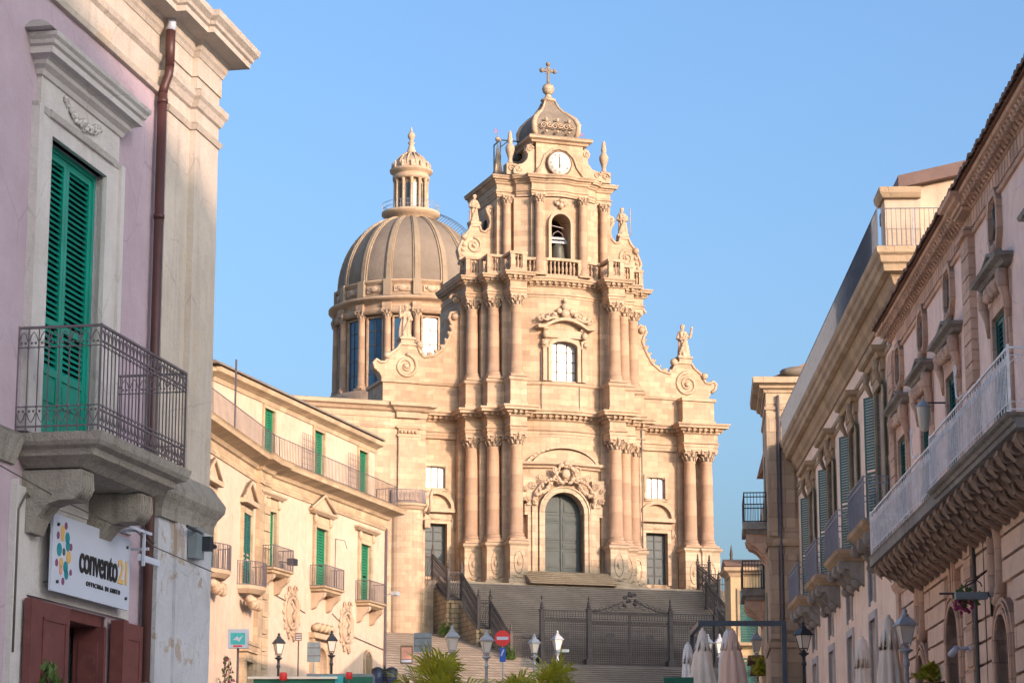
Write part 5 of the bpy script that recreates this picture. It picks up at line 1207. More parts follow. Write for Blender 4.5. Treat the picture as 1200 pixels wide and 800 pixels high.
m = MB(); R1p = [(bx0 + .05, 0), (bx0 + .05, -dp + .05), (bx1 - .05, -dp + .05), (bx1 - .05, 0)]
zt = 5.12; zb = 4.12
for a, c in zip(R1p, R1p[1:]):
    for z, r in ((zb, .012), (zb + .2, .008), (zt - .2, .008), (zt, .018)): m.bar((*a, z), (*c, z), r)
pts = rail_pts(R1p, .105)
for i, p in enumerate(pts):
    m.bar((p.x, p.y, 4.07), (p.x, p.y, zt), .0075); m.ball((p.x, p.y, zt - .2), .017, 5); m.ball((p.x, p.y, zb + .2), .017, 5)
    if i < len(pts) - 1:
        q = pts[i + 1]; d = q - p
        for zc, up in ((zt - .1, 1), (zb + .1, -1)):
            arc = [(p.x + d.x * t, p.y + d.y * t, zc + up * (-.07 + .13 * math.sin(PI * t))) for t in (0.08, .25, .5, .75, .92)]
            m.tube(arc, .006, 4, False)
            for t in (.3, .7): m.ball((p.x + d.x * t, p.y + d.y * t, zc - up * .055), .014, 4)
for p in R1p: m.bar((*p, 4.07), (*p, zt + .02), .013)
m.build('balcony_railing', 'iron', BAL)
# ground floor opening with shutters, reveal and panel frame
dr = MB(); dr.box(.42, .5, .02, .4, -.4, 2.48); dr.box(1.67, 1.75, .02, .4, -.4, 2.48); dr.box(.42, 1.75, .02, .4, 2.36, 2.48); dr = dr.build('shop_door', 'maroon', PK)
m = MB(); m.box(.5, .62, .3, .36, -.4, 2.36); m.box(1.1, 1.2, .3, .36, -.4, 2.36); m.box(.62, 1.1, .3, .36, 2.22, 2.36); m.build('inner_frame', 'bluerail', dr)
MB().box(.62, 1.67, .34, .35, -.4, 2.3).build('door_glass', 'glass', dr)
m = MB(); m.box(1.6, 1.665, -.05, .3, -.4, 2.36); m.box(1.585, 1.6, .02, .24, .2, 1.1); m.box(1.585, 1.6, .02, .24, 1.25, 2.2); m.build('inner_shutter', 'maroon', dr)
def shut(x0, x1, y0):
    m = MB(); m.box(x0, x1, y0, y0 + .045, -.4, 2.45)
    for z0, z1 in ((-.2, .9), (1.0, 2.3)):
        w = .09; m.box(x0 + w, x1 - w, y0 - .012, y0, z0, z0 + .03); m.box(x0 + w, x1 - w, y0 - .012, y0, z1 - .03, z1); m.box(x0 + w, x0 + w + .03, y0 - .012, y0, z0, z1); m.box(x1 - w - .03, x1 - w, y0 - .012, y0, z0, z1)
    return m
shut(-.42, .40, -.12).build('folding_shutter', 'maroon', dr)
m = MB(); m.box(-.72, -.45, -.16, -.08, -.4, 2.45); m.build('folding_shutter', 'maroon', dr)
shut(1.95, 2.62, -.12).build('folding_shutter', 'maroon', dr); m = MB(); m.box(1.78, 1.93, -.2, -.05, -.4, 2.45); m.build('folding_shutter', 'maroon', dr)
m = MB(); m.box(-.75, 2.35, -.04, 0, 2.5, 2.62); m.box(-.95, -.6, -.05, 0, -.4, 3.55); m.box(-.6, 2.4, -.04, 0, 3.45, 3.7); m.box(-1.0, -.95, -.07, 0, -.4, 3.6); m.box(-.6, 1.9, -.025, 0, 2.62, 3.45); m.build('door_surround', 'white_old', PK)
m = MB(); m.tube([(-.96, -.08, 1.9), (-.96, -.08, 3.3), (-.8, -.09, 3.48), (-.55, -.09, 3.4), (-.45, -.1, 3.25)], .012, 4); m.build('wall_cable', 'mullion', PK)
# downpipe
m = MB(); m.tube([(2.78, -.1, -.4), (2.78, -.1, 8.72)], .055, 10); m.tube([(2.78, -.1, 8.7), (2.79, -.11, 8.8), (2.80, -.16, 8.95), (2.80, -.17, 9.05)], .052, 10); m.tube([(2.80, -.17, 9.05), (2.80, -.17, 9.5)], [.055, .058], 10)
for z in (1.8, 3.2, 5.4, 7.2, 8.6): m.tube([(2.78, -.1, z), (2.78, -.1, z + .05)], .066, 10)
m.build('downpipe', 'pipe', PK)
m = MB(); m.tube([(2.8, -.17, 9.5), (2.81, -.18, 9.6), (2.8, -.15, 9.68)], [.06, .05, .02], 8); m.build('pipe_cap', 'white', PK)
# sign
def text_mesh(name, s, size, mat, parent, loc, bold=.0, sx=1.0, ext=.004, align='LEFT'):
    cu = D.curves.new(name, 'FONT'); cu.body = s; cu.size = size; cu.extrude = ext; cu.offset = bold; cu.align_x = align; cu.space_character = .95
    o = D.objects.new(name, cu); COL.objects.link(o); bpy.context.view_layer.update()
    me = D.meshes.new_from_object(o.evaluated_get(bpy.context.evaluated_depsgraph_get())); D.objects.remove(o, do_unlink=True); D.curves.remove(cu)
    me.name = name; me.materials.clear(); me.materials.append(M[mat])
    for v in me.vertices: v.co = Vector((v.co.x * sx, -v.co.z, v.co.y))
    n = D.objects.new(name, me); COL.objects.link(n); n.parent = parent; n.location = loc; return n
def pk_world(x, y, z):
    a = math.radians(78.9); return (-4.75 + x * math.cos(a) - y * math.sin(a), 24.6 + x * math.sin(a) + y * math.cos(a), -.1 + z)
SG = empty('shop_sign', pk_world(-.27, -.17, 2.57), 78.9, 'white shop sign reading convento21 with a cluster of coloured dots', 'sign')
m = MB(); m.box(0, 2.26, 0, .03, 0, .78); m.build('sign_panel', 'white', SG)
def fit(o, w, h=None):
    xs = [v.co.x for v in o.data.vertices]; zs = [v.co.z for v in o.data.vertices]; k = w / (max(xs) - min(xs)); kz = h / (max(zs) - min(zs)) if h else k; x0 = min(xs); z0 = min(zs)
    for v in o.data.vertices: v.co.x = (v.co.x - x0) * k; v.co.z = (v.co.z - z0) * kz
fit(text_mesh('sign_lettering', 'convento', .31, 'black', SG, (.74, -.006, .26), .0055, 1), 1.13, .25)
fit(text_mesh('sign_numerals', '21', .31, 'gold', SG, (1.885, -.006, .265), .0055, 1), .27, .26)
for w_, x_, wd_ in (('O F F I C I N A', .95, .50), ('D I', 1.51, .09), ('G U S T O', 1.66, .30)): fit(text_mesh('sign_word', w_, .062, 'black', SG, (x_, -.006, .14), .0015, 1), wd_, .05)
dots = [(.46, .62, .035, 'plum'), (.36, .56, .05, 'gold'), (.36, .50, .045, 'gold'), (.52, .50, .055, 'teal'), (.54, .42, .05, 'teal'), (.22, .50, .035, 'plum'), (.64, .42, .035, 'plum'), (.27, .36, .062, 'teal'), (.42, .35, .035, 'steel'), (.58, .31, .06, 'gold'), (.20, .22, .035, 'plum'), (.34, .23, .05, 'gold'), (.34, .16, .045, 'salmon'), (.49, .20, .055, 'teal'), (.52, .13, .05, 'teal'), (.66, .16, .03, 'plum'), (.42, .05, .035, 'plum')]
bymat = {}
for x, z, r, mt in dots:
    x = .12 + (x - .2) * .85; z = z + .07
    m = MB(); m.prism_xz([(x + r * 1.05 * math.cos(2 * PI * i / 16), z + r * 1.1 * math.sin(2 * PI * i / 16)) for i in range(16)], -.005, .001); m.build('sign_dot', mt, SG)
m = MB()
for x, z in ((.12, .68), (.14, .10), (2.14, .68), (2.14, .12)): m.tube([(x, -.02, z), (x, .01, z)], .018, 8); m.bar((x, -.01, z), (x, .16, z), .008)
m.build('sign_bolt', 'darkiron', SG)
BR = empty('wall_bracket', pk_world(1.6, -.02, 3.35), 78.9, 'white metal bracket with cables on the pink wall above the shop sign', 'bracket')
m = MB(); m.box(-.55, .55, -.34, -.31, .06, .09); m.box(.32, .35, -.34, -.31, -.3, .09); m.box(.3, .95, -.3, -.27, -.24, -.17); m.box(.55, .58, -.3, 0, -.1, -.07); m.box(.1, .13, -.34, .0, .05, .08); m.build('bracket_bar', 'white', BR)
m = MB(); m.tube([(-5.5, -.3, .35), (-2, -.3, .1), (-.6, -.33, .03), (-.1, -.33, .08), (.7, -.3, -.04), (1.3, -.4, -.1), (2.5, -.42, -.14)], .007, 4); m.tube([(-.2, -.3, .1), (.3, -.25, .28), (.8, -.2, .1), (1.15, -.15, .05)], .008, 4); m.build('cable', 'mullion', BR)
EB = empty('junction_box', pk_world(3.75, -.28, 3.35), 78.9, 'grey electrical box fixed to the whitewashed pilaster at the corner', 'box')
m = MB(); m.box(0, .28, -.06, .05, 0, .36); m.build('box_body', 'signback', EB); m = MB(); m.box(.2, .32, -.16, -.06, .1, .27); m.tube([(.3, -.1, .2), (.5, -.12, .18)], .03, 6); m.bar((.2, -.05, .3), (-.3, -.04, .33), .02); m.build('socket', 'darkiron', EB)

# unseen block added behind the camera, its roofline set to shade the pink wall
NB = empty('pink_wall_shade_block', (22, -20, -3.4), 0, 'unseen tall block added behind the camera to shade the pink house', 'house')
MB().prism_xz([(0, 0), (48, 0), (48, 28.0), (17.5, 28.4), (12, 28.0), (0, 27.6)], -12, 0).build('wall', 'rose', NB)
MB().prism_xz([(-.3, 27.62), (12, 28.02), (17.5, 28.42), (48, 28.02), (48, 28.25), (17.5, 28.65), (12, 28.25), (-.3, 27.85)], -12.3, .3).build('roof', 'tile', NB)

# unseen row behind the pink house, added to bounce sunlight onto the right side
for k, (x0, y0, x1, y1, h, mt, lab) in enumerate(((-9.6, 36, -11.0, 60, 12.0, 'leftwall', 'unseen cream house added behind the pink house to bounce light'), (-11.0, 61, -12.8, 90, 13.0, 'leftwall', 'taller unseen pale house added next to the palazzo to bounce light'))):
    H_ = empty('bounce_row_house', (x0, y0, ground(y0) - 1), math.degrees(math.atan2(y1 - y0, x1 - x0)), lab, 'house'); L_ = math.hypot(x1 - x0, y1 - y0)
    m = MB(); hs_ = []
    for c in range(int(L_ / 4)):
        for z in (2.2, 6.6): hs_.append((2 + c * 4 - .6, 2 + c * 4 + .6, z, z + 2.6, 0))
    wall_holes(m, 0, L_, -1, h + 1, 0, .4, hs_); m.box(0, L_, .9, 9, -1, h + 1); m.build('wall', mt, H_)
    MB().sweep([(0, .3), (0, 0), (L_, 0)], [(-.3, h + .6), (.1, h + .65), (.3, h + .8), (.32, h + 1), (-.3, h + 1.1)]).build('cornice', 'creamtrim', H_)
    for q in hs_: shutter_leaf(q[0], q[1], q[2], q[3], .1, .15).build('shutter', 'green_old', H_)
# ================================================================ RIGHT: rose building with the long white balcony
RB = empty('rose_palazzo', (8.82, 55, 1.5), -91.7, 'rose stone palazzo at near right with long white iron balcony and tiled eaves', 'house')
LEN = 24.6
wins = [1.6, 5.35, 9.05, 14.55, 19.4]
octs = [1.5, 5.3, 9.1, 14.5, 19.4]
m = MB(); H = [(c - .62, c + .62, 4.5, 7.35, 0) for c in wins]
wall_holes(m, 0, LEN, 4.2, 10.0, 0, .4, H); m.box(0, LEN, .9, 8, -1.5, 10.0); m.build('upper_wall', 'rose', RB)
# rusticated ground floor: raised courses with real joints
m = MB(); doors = [(3.05, 4.15, -2, 2.35, .55), (7.35, 8.95, -2, 2.95, .8), (12.95, 14.35, -2, 2.3, .6), (18.2, 19.8, -2, 2.95, .8)]
ovals = [(3.55, 3.38), (13.15, 3.22), (22.0, 3.3)]
oh = [(x - .42, x + .42, z - .62, z + .62, 0) for x, z in ovals]
wall_holes(m, 0, LEN, -2.2, 4.0, .06, .5, [(a, b, c, d, 0) for a, b, c, d, e in doors] + oh)
m.build('ground_floor_wall', 'rustic', RB)
m = MB(); rh = .40; rnd = random.Random(2)
for j in range(15):
    z0 = -2 + j * rh + .025; z1 = z0 + rh - .055
    xs = []; x = -(j % 2) * .45
    while x < LEN:
        w = .9; a, b = max(0.0, x + .008), min(LEN, x + w - .008)
        bad = [(p - .36, q + .36) for p, q, r, s, e in doors if z0 < s + .3] + [(p - .6, p + .6) for p, zz in ovals if abs((z0 + z1) / 2 - zz) < .85] + [(10.1, 10.9)]
        segs = [(a, b)]
        for p, q in bad: segs = [s for u, v in segs for s in ((u, min(v, p)), (max(u, q), v)) if s[1] - s[0] > .05]
        for u, v in segs: o_ = rnd.random() * .012; m.box(u, v, -.03 - o_, .07, z0, z1)
        x += w
m.build('rusticated_blocks', 'rustic', RB)
m = MB(); m.box(10.15, 10.85, -.1, .1, -2, 4.0)
for k in range(15): m.box(10.1, 10.9, -.13, .1, -2 + k * .4 + .02, -2 + k * .4 + .36)
m.box(0, .5, -.1, .1, -2, 4.0); m.build('ground_pilaster', 'rosetrim', RB)
MB().sweep([(-.02, .3), (-.02, -.02), (LEN, -.02)], [(-.3, 3.95), (.05, 3.95), (.1, 4.05), (.14, 4.12), (.16, 4.2), (-.3, 4.25)]).build('string_course', 'rosetrim', RB)
for i, (a, b, c, d, e) in enumerate(doors):
    m = MB(); arch_band(m, a, b, -2, d, e, .28, -.06, .2); arch_band(m, a + .0, b - .0, -2, d, e, .1, -.1, .1); arch_band(m, a - .16, b + .16, -2, d + .16, e + .16, .06, -.1, .1)
    if i in (1, 3):
        for k in range(-2, 3):
            cx = (a + b) / 2 + k * .16; m.prism_xz([(cx - .06, d + .2), (cx + .06, d + .2), (cx + .09, 3.9), (cx - .09, 3.9)], -.06 - .02 * (k % 2), .1)
    s_ = m.build('door_surround', 'rosetrim', RB); cx = (a + b) / 2
    w_ = MB(); w_.prism_xz(arch_poly(a, b, -2, d, e), .42, .46); w_.build('door', 'glass' if i in (1, 3) else 'bluerail', s_)
    if i in (1, 3):
        m = MB(); m.box(a, a + .08, .3, .4, -2, d - e); m.box(b - .08, b, .3, .4, -2, d - e); m.box(cx - .05, cx + .05, .3, .4, -2, d); m.box(a, b, .3, .4, d - e - .05, d - e + .05); m.build('door_frame', 'bluerail', s_)
for x, z in ovals:
    K = 20; m = MB(); m.tube([(x + .42 * math.cos(2 * PI * i / K), -.0, z + .66 * math.sin(2 * PI * i / K)) for i in range(K)], .13, 6, closed=True); m.tube([(x + .3 * math.cos(2 * PI * i / K), .05, z + .54 * math.sin(2 * PI * i / K)) for i in range(K)], .06, 6, closed=True)
    for (xx, zz) in ((-.42, .62), (.42, .62), (-.42, -.62), (.42, -.62)): m.add([(x + xx * .3, .05, z + zz), (x + xx, .05, z + zz), (x + xx, .05, z + zz * .3)], [(0, 1, 2)])
    o = m.build('oval_window', 'rosetrim', RB); MB().prism_xz([(x + .4 * math.cos(2 * PI * i / K), z + .62 * math.sin(2 * PI * i / K)) for i in range(K)], .2, .24).build('oval_glass', 'glass', o)
m = MB()
for a, b in ((-.05, .75), (11.25, 12.05), (22.4, 23.2)):
    m.box(a, b, -.1, .1, 4.2, 9.5)
    for k in range(13): m.box(a - .02, b + .02, -.13, .05, 4.22 + k * .4, 4.22 + k * .4 + .37)
m.build('pilaster', 'rosetrim', RB)
# frieze, cornice and tiled eaves
EP = [(-.05, 4), (-.05, -.02), (.8, -.02), (.8, .0), (11.2, 0), (11.2, -.16), (12.1, -.16), (12.1, 0), (22.3, 0), (22.3, -.16), (23.3, -.16), (23.3, 0), (LEN, 0)]
MB().sweep(EP, [(-.3, 9.35), (.05, 9.36), (.07, 9.42), (.02, 9.46), (.02, 9.5), (-.3, 9.5)]).build('frieze_moulding', 'rosetrim', RB)
m = MB()
for k in range(140):
    x = .9 + k * .3
    if x < LEN - .3: m.box(x, x + .24, -.03, .05, 9.53, 9.82)
m.build('frieze', 'rosetrim', RB)
MB().sweep(EP, [(-.3, 9.82), (.05, 9.83), (.07, 9.88), (.04, 9.9), (-.3, 9.9)]).build('upper_moulding', 'rosetrim', RB)
BK = MB().sweep(EP, [(-.3, 9.9), (.1, 9.9), (.12, 9.95), (.2, 9.97), (.22, 10.02), (.3, 10.04), (.32, 10.1), (-.3, 10.12)])
m = BK; x = .1
while x < LEN:
    m.prism_yz([(0, 9.84), (-.1, 9.84), (-.14, 9.9), (-.2, 9.93), (-.26, 9.98), (-.26, 10.01), (0, 10.01)], x, x + .13); m.ball((x + .065, -.2, 9.93), .055, 6); x += .27
m.build('cornice', 'rosetrim', RB)
m = MB(); x = -.2
while x < LEN:
    jit = random.random() * .04
    for j in range(5):
        y0, y1 = -.42 - jit + j * .45, .1 + j * .45; z0, z1 = 10.13 + j * .12, 10.13 + j * .12 + .15
        vs = []
        for (yy, zz) in ((y0, z0), (y1, z1)):
            for k in range(5): a = PI * k / 4; vs.append((x + .13 - .13 * math.cos(a), yy, zz + .10 * math.sin(a)))
        m.add(vs, [(k, k + 1, k + 6, k + 5) for k in range(4)] + [(0, 1, 2, 3, 4)], True)
    m.box(x - .01, x + .29, -.38, .1, 10.11, 10.13)
    x += .29
m.build('eave_tiles', 'tile', RB)
MB().prism_yz([(-.3, 10.12), (8, 10.12), (4.5, 11.3)], -.2, LEN).build('roof', 'tile', RB)
# upper windows: shutters, surround, carved hood; octagonal attic lights
for i, c in enumerate(wins[:6]):
    f = shutter_window(RB, c - .62, c + .62, 4.5, 7.35, .02, 'green_dark', .085)
    m = frame_mb(c - .62, c + .62, 4.45, 7.35, .2, -.07, .06); m.box(c - .95, c - .82, -.05, .02, 4.45, 7.3); m.box(c + .82, c + .95, -.05, .02, 4.45, 7.3); m.build('window_surround', 'rosetrim', f)
    m = MB(); m.sweep([(c - 1.15, 0), (c - 1.15, -.1), (c + 1.15, -.1), (c + 1.15, 0)], [(-.1, 7.95), (.06, 7.97), (.1, 8.03), (.2, 8.06), (.22, 8.12), (-.1, 8.18)])
    m.tube([(c - 1.2, -.2, 8.18), (c - .5, -.2, 8.24), (c, -.2, 8.36), (c + .5, -.2, 8.24), (c + 1.2, -.2, 8.18)], .04, 5)
    m.build('window_hood', 'greystone', f)
    m = MB(); rnd = random.Random(i)
    for sg in (-1, 1): 
        m.tube([(c + sg * .95, -.14, 7.9), (c + sg * .97, -.15, 7.65), (c + sg * .93, -.08, 7.4), (c + sg * .95, -.06, 7.1)], [.1, .09, .07, .04], 8); m.ball((c + sg * .95, -.15, 7.8), .11, 8)
    for q in range(12): m.ball((c - .66 + q * .12, -.14, 7.75 + .08 * math.sin(q * 1.9)), .085 + .03 * rnd.random(), 6, sy=.8)
    m.box(c - .8, c + .8, -.08, .02, 7.55, 7.95); m.build('hood_carving', 'rosetrim', f)
for c in octs:
    z = 8.98; pts = [(c + .34 * sx, z + .36 * sz) for sx, sz in ((-1, -.55), (-.6, -1), (.6, -1), (1, -.55), (1, .55), (.6, 1), (-.6, 1), (-1, .55))]
    m = MB(); m.tube([(x + (x - c) * .3, -.03, zz + (zz - z) * .3) for x, zz in pts], .1, 4, False, True); m.tube([(c - .2, -.06, 8.5), (c, -.1, 8.38), (c + .2, -.06, 8.5)], .08, 5)
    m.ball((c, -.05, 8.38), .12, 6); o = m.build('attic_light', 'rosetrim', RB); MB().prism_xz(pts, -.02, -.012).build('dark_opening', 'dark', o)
    k = MB(); k.tube([(c - .15, -.05, 8.7), (c + .05, -.06, 8.95), (c - .1, -.05, 9.2)], .03, 5); k.tube([(c + .2, -.05, 8.75), (c + .05, -.06, 9.0)], .03, 5); k.build('carved_bars', 'roofstone', o)
# the long white balcony
bz = 4.5; path = [(2.8, .0), (2.8, -1.0), (12.7, -1.0), (12.9, -1.12), (21.0, -1.12), (21.0, 0)]
b = MB().sweep(path, [(-.9, bz - .2), (-.25, bz - .2), (-.2, bz - .14), (-.08, bz - .12), (-.06, bz - .06), (0, bz - .04), (.03, bz), (-.9, bz + .01)])
b.box(2.85, 20.95, -1.0, 0, bz - .21, bz - .02); WB = b.build('long_balcony', 'greystone', RB)
m = MB(); R = [(2.84, 0), (2.84, -.95), (12.7, -.95), (12.9, -1.07), (20.96, -1.07), (20.96, 0)]
for a, c in zip(R, R[1:]):
    for z, r in ((bz + .05, .014), (bz + .16, .008), (bz + .84, .008), (bz + .95, .02)): m.bar((*a, z), (*c, z), r)
pts = rail_pts(R, .24)
for i, p in enumerate(pts):
    m.bar((p.x, p.y, bz + .05), (p.x, p.y, bz + .95), .009)
    if i < len(pts) - 1:
        q = pts[i + 1]; mm = (p + q) / 2; m.bar((p.x, p.y, bz + .7), (mm.x, mm.y, bz + .84), .008); m.bar((q.x, q.y, bz + .7), (mm.x, mm.y, bz + .84), .008); m.bar((mm.x, mm.y, bz + .16), (mm.x, mm.y, bz + .84), .007)
for x, y in R[1:-1]: m.bar((x, y, bz), (x, y, bz + 1.0), .025)
m.build('balcony_railing', 'whiteiron', WB)
x = 3.2; kk = 0
c0 = None
while x < 21:
    if c0 is None:
        m = MB(); m.prism_yz([(0, bz - .2), (-.92, bz - .2), (-.94, bz - .3), (-.82, bz - .4), (-.62, bz - .38), (-.5, bz - .5), (-.3, bz - .52), (-.16, bz - .68), (0, bz - .75)], -.17, .17)
        m.tube([(-.0, -.86, bz - .3), (0, -.6, bz - .42), (0, -.3, bz - .56), (0, -.05, bz - .78)], [.09, .08, .1, .07], 8)
        for s5 in (-1, 1):
            k = MB(); k.spiral(-.76, bz - .32, 0, .14, 1.3, .04); k.spiral(-.3, bz - .5, 0, .16, 1.3, .045, -1); k.map(lambda x_, y_, z_: (s5 * .18 + y_, x_, z_)); m.merge(k)
        for q in range(4): m.add([(-.17, -.9 + q * .2, bz - .36 - q * .07), (.17, -.9 + q * .2, bz - .36 - q * .07), (.1, -.78 + q * .2, bz - .5 - q * .07), (-.1, -.78 + q * .2, bz - .5 - q * .07)], [(0, 1, 2, 3)])
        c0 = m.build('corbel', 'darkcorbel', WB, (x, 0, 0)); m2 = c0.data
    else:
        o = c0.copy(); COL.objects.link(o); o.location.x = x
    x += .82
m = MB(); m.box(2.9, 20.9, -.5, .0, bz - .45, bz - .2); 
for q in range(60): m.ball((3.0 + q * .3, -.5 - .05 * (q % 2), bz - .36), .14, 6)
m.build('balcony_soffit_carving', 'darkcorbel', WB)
def scroll_arm(x, y):
    m = MB(); m.tube([(x + .9, y, bz + 1.0), (x + .35, y, bz + 1.0), (x + .1, y, bz + 1.08), (x, y, bz + 1.3), (x - .02, y, bz + 1.5)], .014, 6)
    m.spiral(x + .07, bz + 1.5, y, .1, 1.3, .014, -1, PI); m.build('scroll_arm', 'whiteiron', WB)
scroll_arm(10.0, -1.0); scroll_arm(16.2, -1.1)
m = MB(); m.box(8.3, 8.33, -.5, 0, 6.9, 6.93); m.build('lamp_arm', 'darkiron', RB)
WL = empty('wall_lantern', Vector((8.82, 55, 1.5)) + Matrix.Rotation(math.radians(-91.7), 3, 'Z') @ Vector((8.32, -.5, 6.35)), 0, 'small white wall lantern hanging between two upper windows of the rose palazzo', 'lamp')
MB().lathe([(.05, 0), (.1, .05), (.14, .45), (.15, .48)], 0, 0, 8).build('lamp_glass', 'frost', WL); MB().lathe([(.17, .48), (.1, .56), (.03, .6), (.02, .66)], 0, 0, 8).build('lamp_cap', 'lampgrey', WL)
m = MB(); m.tube([(10.98, -.06, -1), (10.98, -.06, 3.9)], .04, 6); m.tube([(11.9, -.04, 1.2), (11.9, -.04, 3.9)], .012, 4); m.build('wall_cables', 'mullion', RB)
def rb_world(x, y, z): return Vector((8.82, 55, 1.5)) + Matrix.Rotation(math.radians(-91.7), 3, 'Z') @ Vector((x, y, z))
CM = empty('security_camera', rb_world(10.6, -.1, 1.95), -91.7, 'white security camera on the rusticated wall between two doorways', 'camera')
m = MB(); m.tube([(0, 0, 0), (0, -.25, 0), (-.05, -.3, -.05)], .03, 6); m.ball((0, 0, 0), .07, 8); m.build('mount', 'white', CM); m = MB(); m.tube([(.05, -.28, 0), (-.2, -.36, -.1)], .06, 10); m.build('camera_body', 'white', CM); m = MB(); m.tube([(-.2, -.36, -.1), (-.22, -.367, -.108)], .045, 10); m.build('lens', 'black', CM)
SW = empty('hanging_sign', rb_world(12.6, -.05, 2.45), -91.7, 'curly iron sign bracket with a bunch of magenta flowers beside the grey doorway', 'sign')
m = MB(); m.tube([(0, 0, .3), (0, -.9, .3)], .02, 5); m.tube([(0, 0, .75), (0, -.3, .5), (0, -.6, .34)], .015, 5); m.tube([(0, -.3 + .15 * math.cos(t * .6), .42 + .12 * math.sin(t * .6)) for t in range(9)], .012, 4); m.box(-.03, .03, -.02, .02, -.1, .8); m.build('sign_bracket', 'darkiron', SW)
m = MB(); rnd = random.Random(3)
for q in range(26): 
    a = rnd.random() * 6.28; r = .17 * rnd.random() ** .5; m.ball((.1 * rnd.random(), -.5 + r * math.cos(a), .1 + r * math.sin(a) * .9), .035, 5)
m.build('flowers', 'magenta', SW)
m = MB()
for q in range(30): 
    a = rnd.random() * 6.28; r = .24 * rnd.random() ** .5; y, z = -.45 + r * math.cos(a), .2 + r * math.sin(a) * .8; m.add([(.05, y, z), (.07, y + .09, z + .03), (.02, y + .03, z + .11)], [(0, 1, 2)])
m.build('leaves', 'shrub', SW)
BX = empty('floodlight', rb_world(12.9, -.12, 2.62), -91.7, 'grey box floodlight above the arched grey doorway on the right', 'lamp')
m = MB(); m.box(-.1, .1, -.6, -.05, 0, .12); m.bar((0, 0, .06), (0, -.1, .06), .03); m.build('floodlight_body', 'signback', BX)

# ================================================================ RIGHT: second house, with the roof terrace
R2 = empty('apricot_palazzo', (9.65, 73, 3.0), -91.7, 'pale apricot palazzo with railed roof terrace and blue grey balconies', 'house')
X0, X1 = -11, 17.6
W2 = [-5.2, 1.0, 7.2, 13.3]
m = MB(); wall_holes(m, X0, X1, -3, 10.3, 0, .5, [(c - .75, c + .75, 4.7, 8.15, 0) for c in W2] + [(c - .55, c + .55, 3.1, 4.05, 0) for c in (-5.6, -.3, 5.0, 10.4)] + [(c - .65, c + .65, -1.5, 2.6, 0) for c in (-5.6, -.3, 5.0, 10.4)])
m.box(X0, X1, 1.1, 9, -3, 10.3); m.build('wall', 'paleroser', R2)
P2 = [(X0, 3), (X0, 0), (X1, 0), (X1, 6)]
MB().sweep(P2, [(-.3, 9.6), (.06, 9.6), (.1, 9.72), (.18, 9.8), (.22, 9.95), (.26, 10.0), (.42, 10.05), (.44, 10.2), (.5, 10.25), (.52, 10.4), (.58, 10.46), (.6, 10.6), (-.3, 10.65)]).build('cornice', 'creamtrim', R2)
for z in (9.0, 8.72): MB().sweep(P2, [(-.2, z), (.04, z), (.06, z + .1), (-.2, z + .12)]).build('string_course', 'creamtrim', R2)
MB().sweep(P2, [(-.2, 4.3), (.06, 4.3), (.1, 4.42), (.12, 4.5), (-.2, 4.52)]).build('string_course', 'creamtrim', R2)
railing([(X0 + .1, -.54), (X1 + .4, -.54), (X1 + .4, 2.0)], 10.62, 11.55, .11, .009, .015).build('terrace_railing', 'darkrail', R2)
m = MB(); m.bar((X1 + .4, .3, 10.6), (X1 + .4, .3, 11.55), .02); m.build('railing_post', 'lampgrey', R2)
MB().box(X0, X1 + .1, 1.6, 9, 10.3, 10.7).build('terrace_floor', 'creamtrim', R2)
for i, c in enumerate(W2):
    f = MB().box(c - .75, c + .75, .3, .34, 4.6, 8.15).build('balcony_door', 'glass', R2)
    m = frame_mb(c - .7, c + .7, 4.6, 8.05, .1, .2, .3); m.box(c - .04, c + .04, .2, .3, 4.6, 8.1); m.box(c - .7, c + .7, .2, .3, 6.9, 7.0); m.build('door_frame', 'creamold', f)
    for sg in (-1, 1):
        lf = shutter_leaf(0, .72, 4.7, 8.1, 0, .075); a = math.radians(6 if sg > 0 else 22)
        lf.map(lambda x, y, z: (c + sg * (.75 + .0) - (-sg) * x * math.cos(a) * .8 + y * .2, -.02 - x * math.sin(a) + y * .3, z)); lf.build('open_shutter', 'green_dark', f)
    m = frame_mb(c - .75, c + .75, 4.5, 8.15, .25, -.08, .05); m.box(c - 1.15, c + 1.15, -.1, .02, 8.4, 8.7); m.build('door_surround', 'creamtrim', f)
    m = MB().sweep([(c - 1.2, 0), (c - 1.2, -.1), (c + 1.2, -.1), (c + 1.2, 0)], [(-.1, 8.68), (.1, 8.7), (.16, 8.8), (.26, 8.84), (.3, 8.95), (-.1, 9.02)])
    for sg in (-1, 1): m.tube([(c + sg * 1.0, -.22, 8.65), (c + sg * 1.0, -.25, 8.4), (c + sg * 1.0, -.1, 8.05)], [.09, .08, .05], 7)
    m.build('door_hood', 'creamtrim', f)
    z = 4.6; x0, x1, dp_ = c - 1.75, c + 1.75, .75
    b = MB().sweep([(x0, 0), (x0, -dp_), (x1, -dp_), (x1, 0)], [(-.6, z - .3), (-.22, z - .28), (-.1, z - .16), (-.02, z - .1), (.02, z), (-.6, z + .01)]); b.box(x0 + .5, x1 - .5, -.3, 0, z - .28, z - .01); b = b.build('balcony', 'creamtrim', R2)
    railing([(x0 + .05, 0), (x0 + .05, -dp_ + .05), (x1 - .05, -dp_ + .05), (x1 - .05, 0)], z, z + 1.05, .11, .011, .018, [z + .9]).build('balcony_railing', 'bluerail', b)
    for q in (-1.3, 0, 1.3):
        m = MB(); m.prism_yz([(0, z - .95), (0, z - .28), (-.68, z - .28), (-.68, z - .45), (-.4, z - .5), (-.3, z - .7), (-.15, z - .8)], c + q - .16, c + q + .16); m.ball((c + q, -.58, z - .45), .15, 8); m.ball((c + q, -.2, z - .85), .14, 8); m.build('corbel', 'greystone', b)
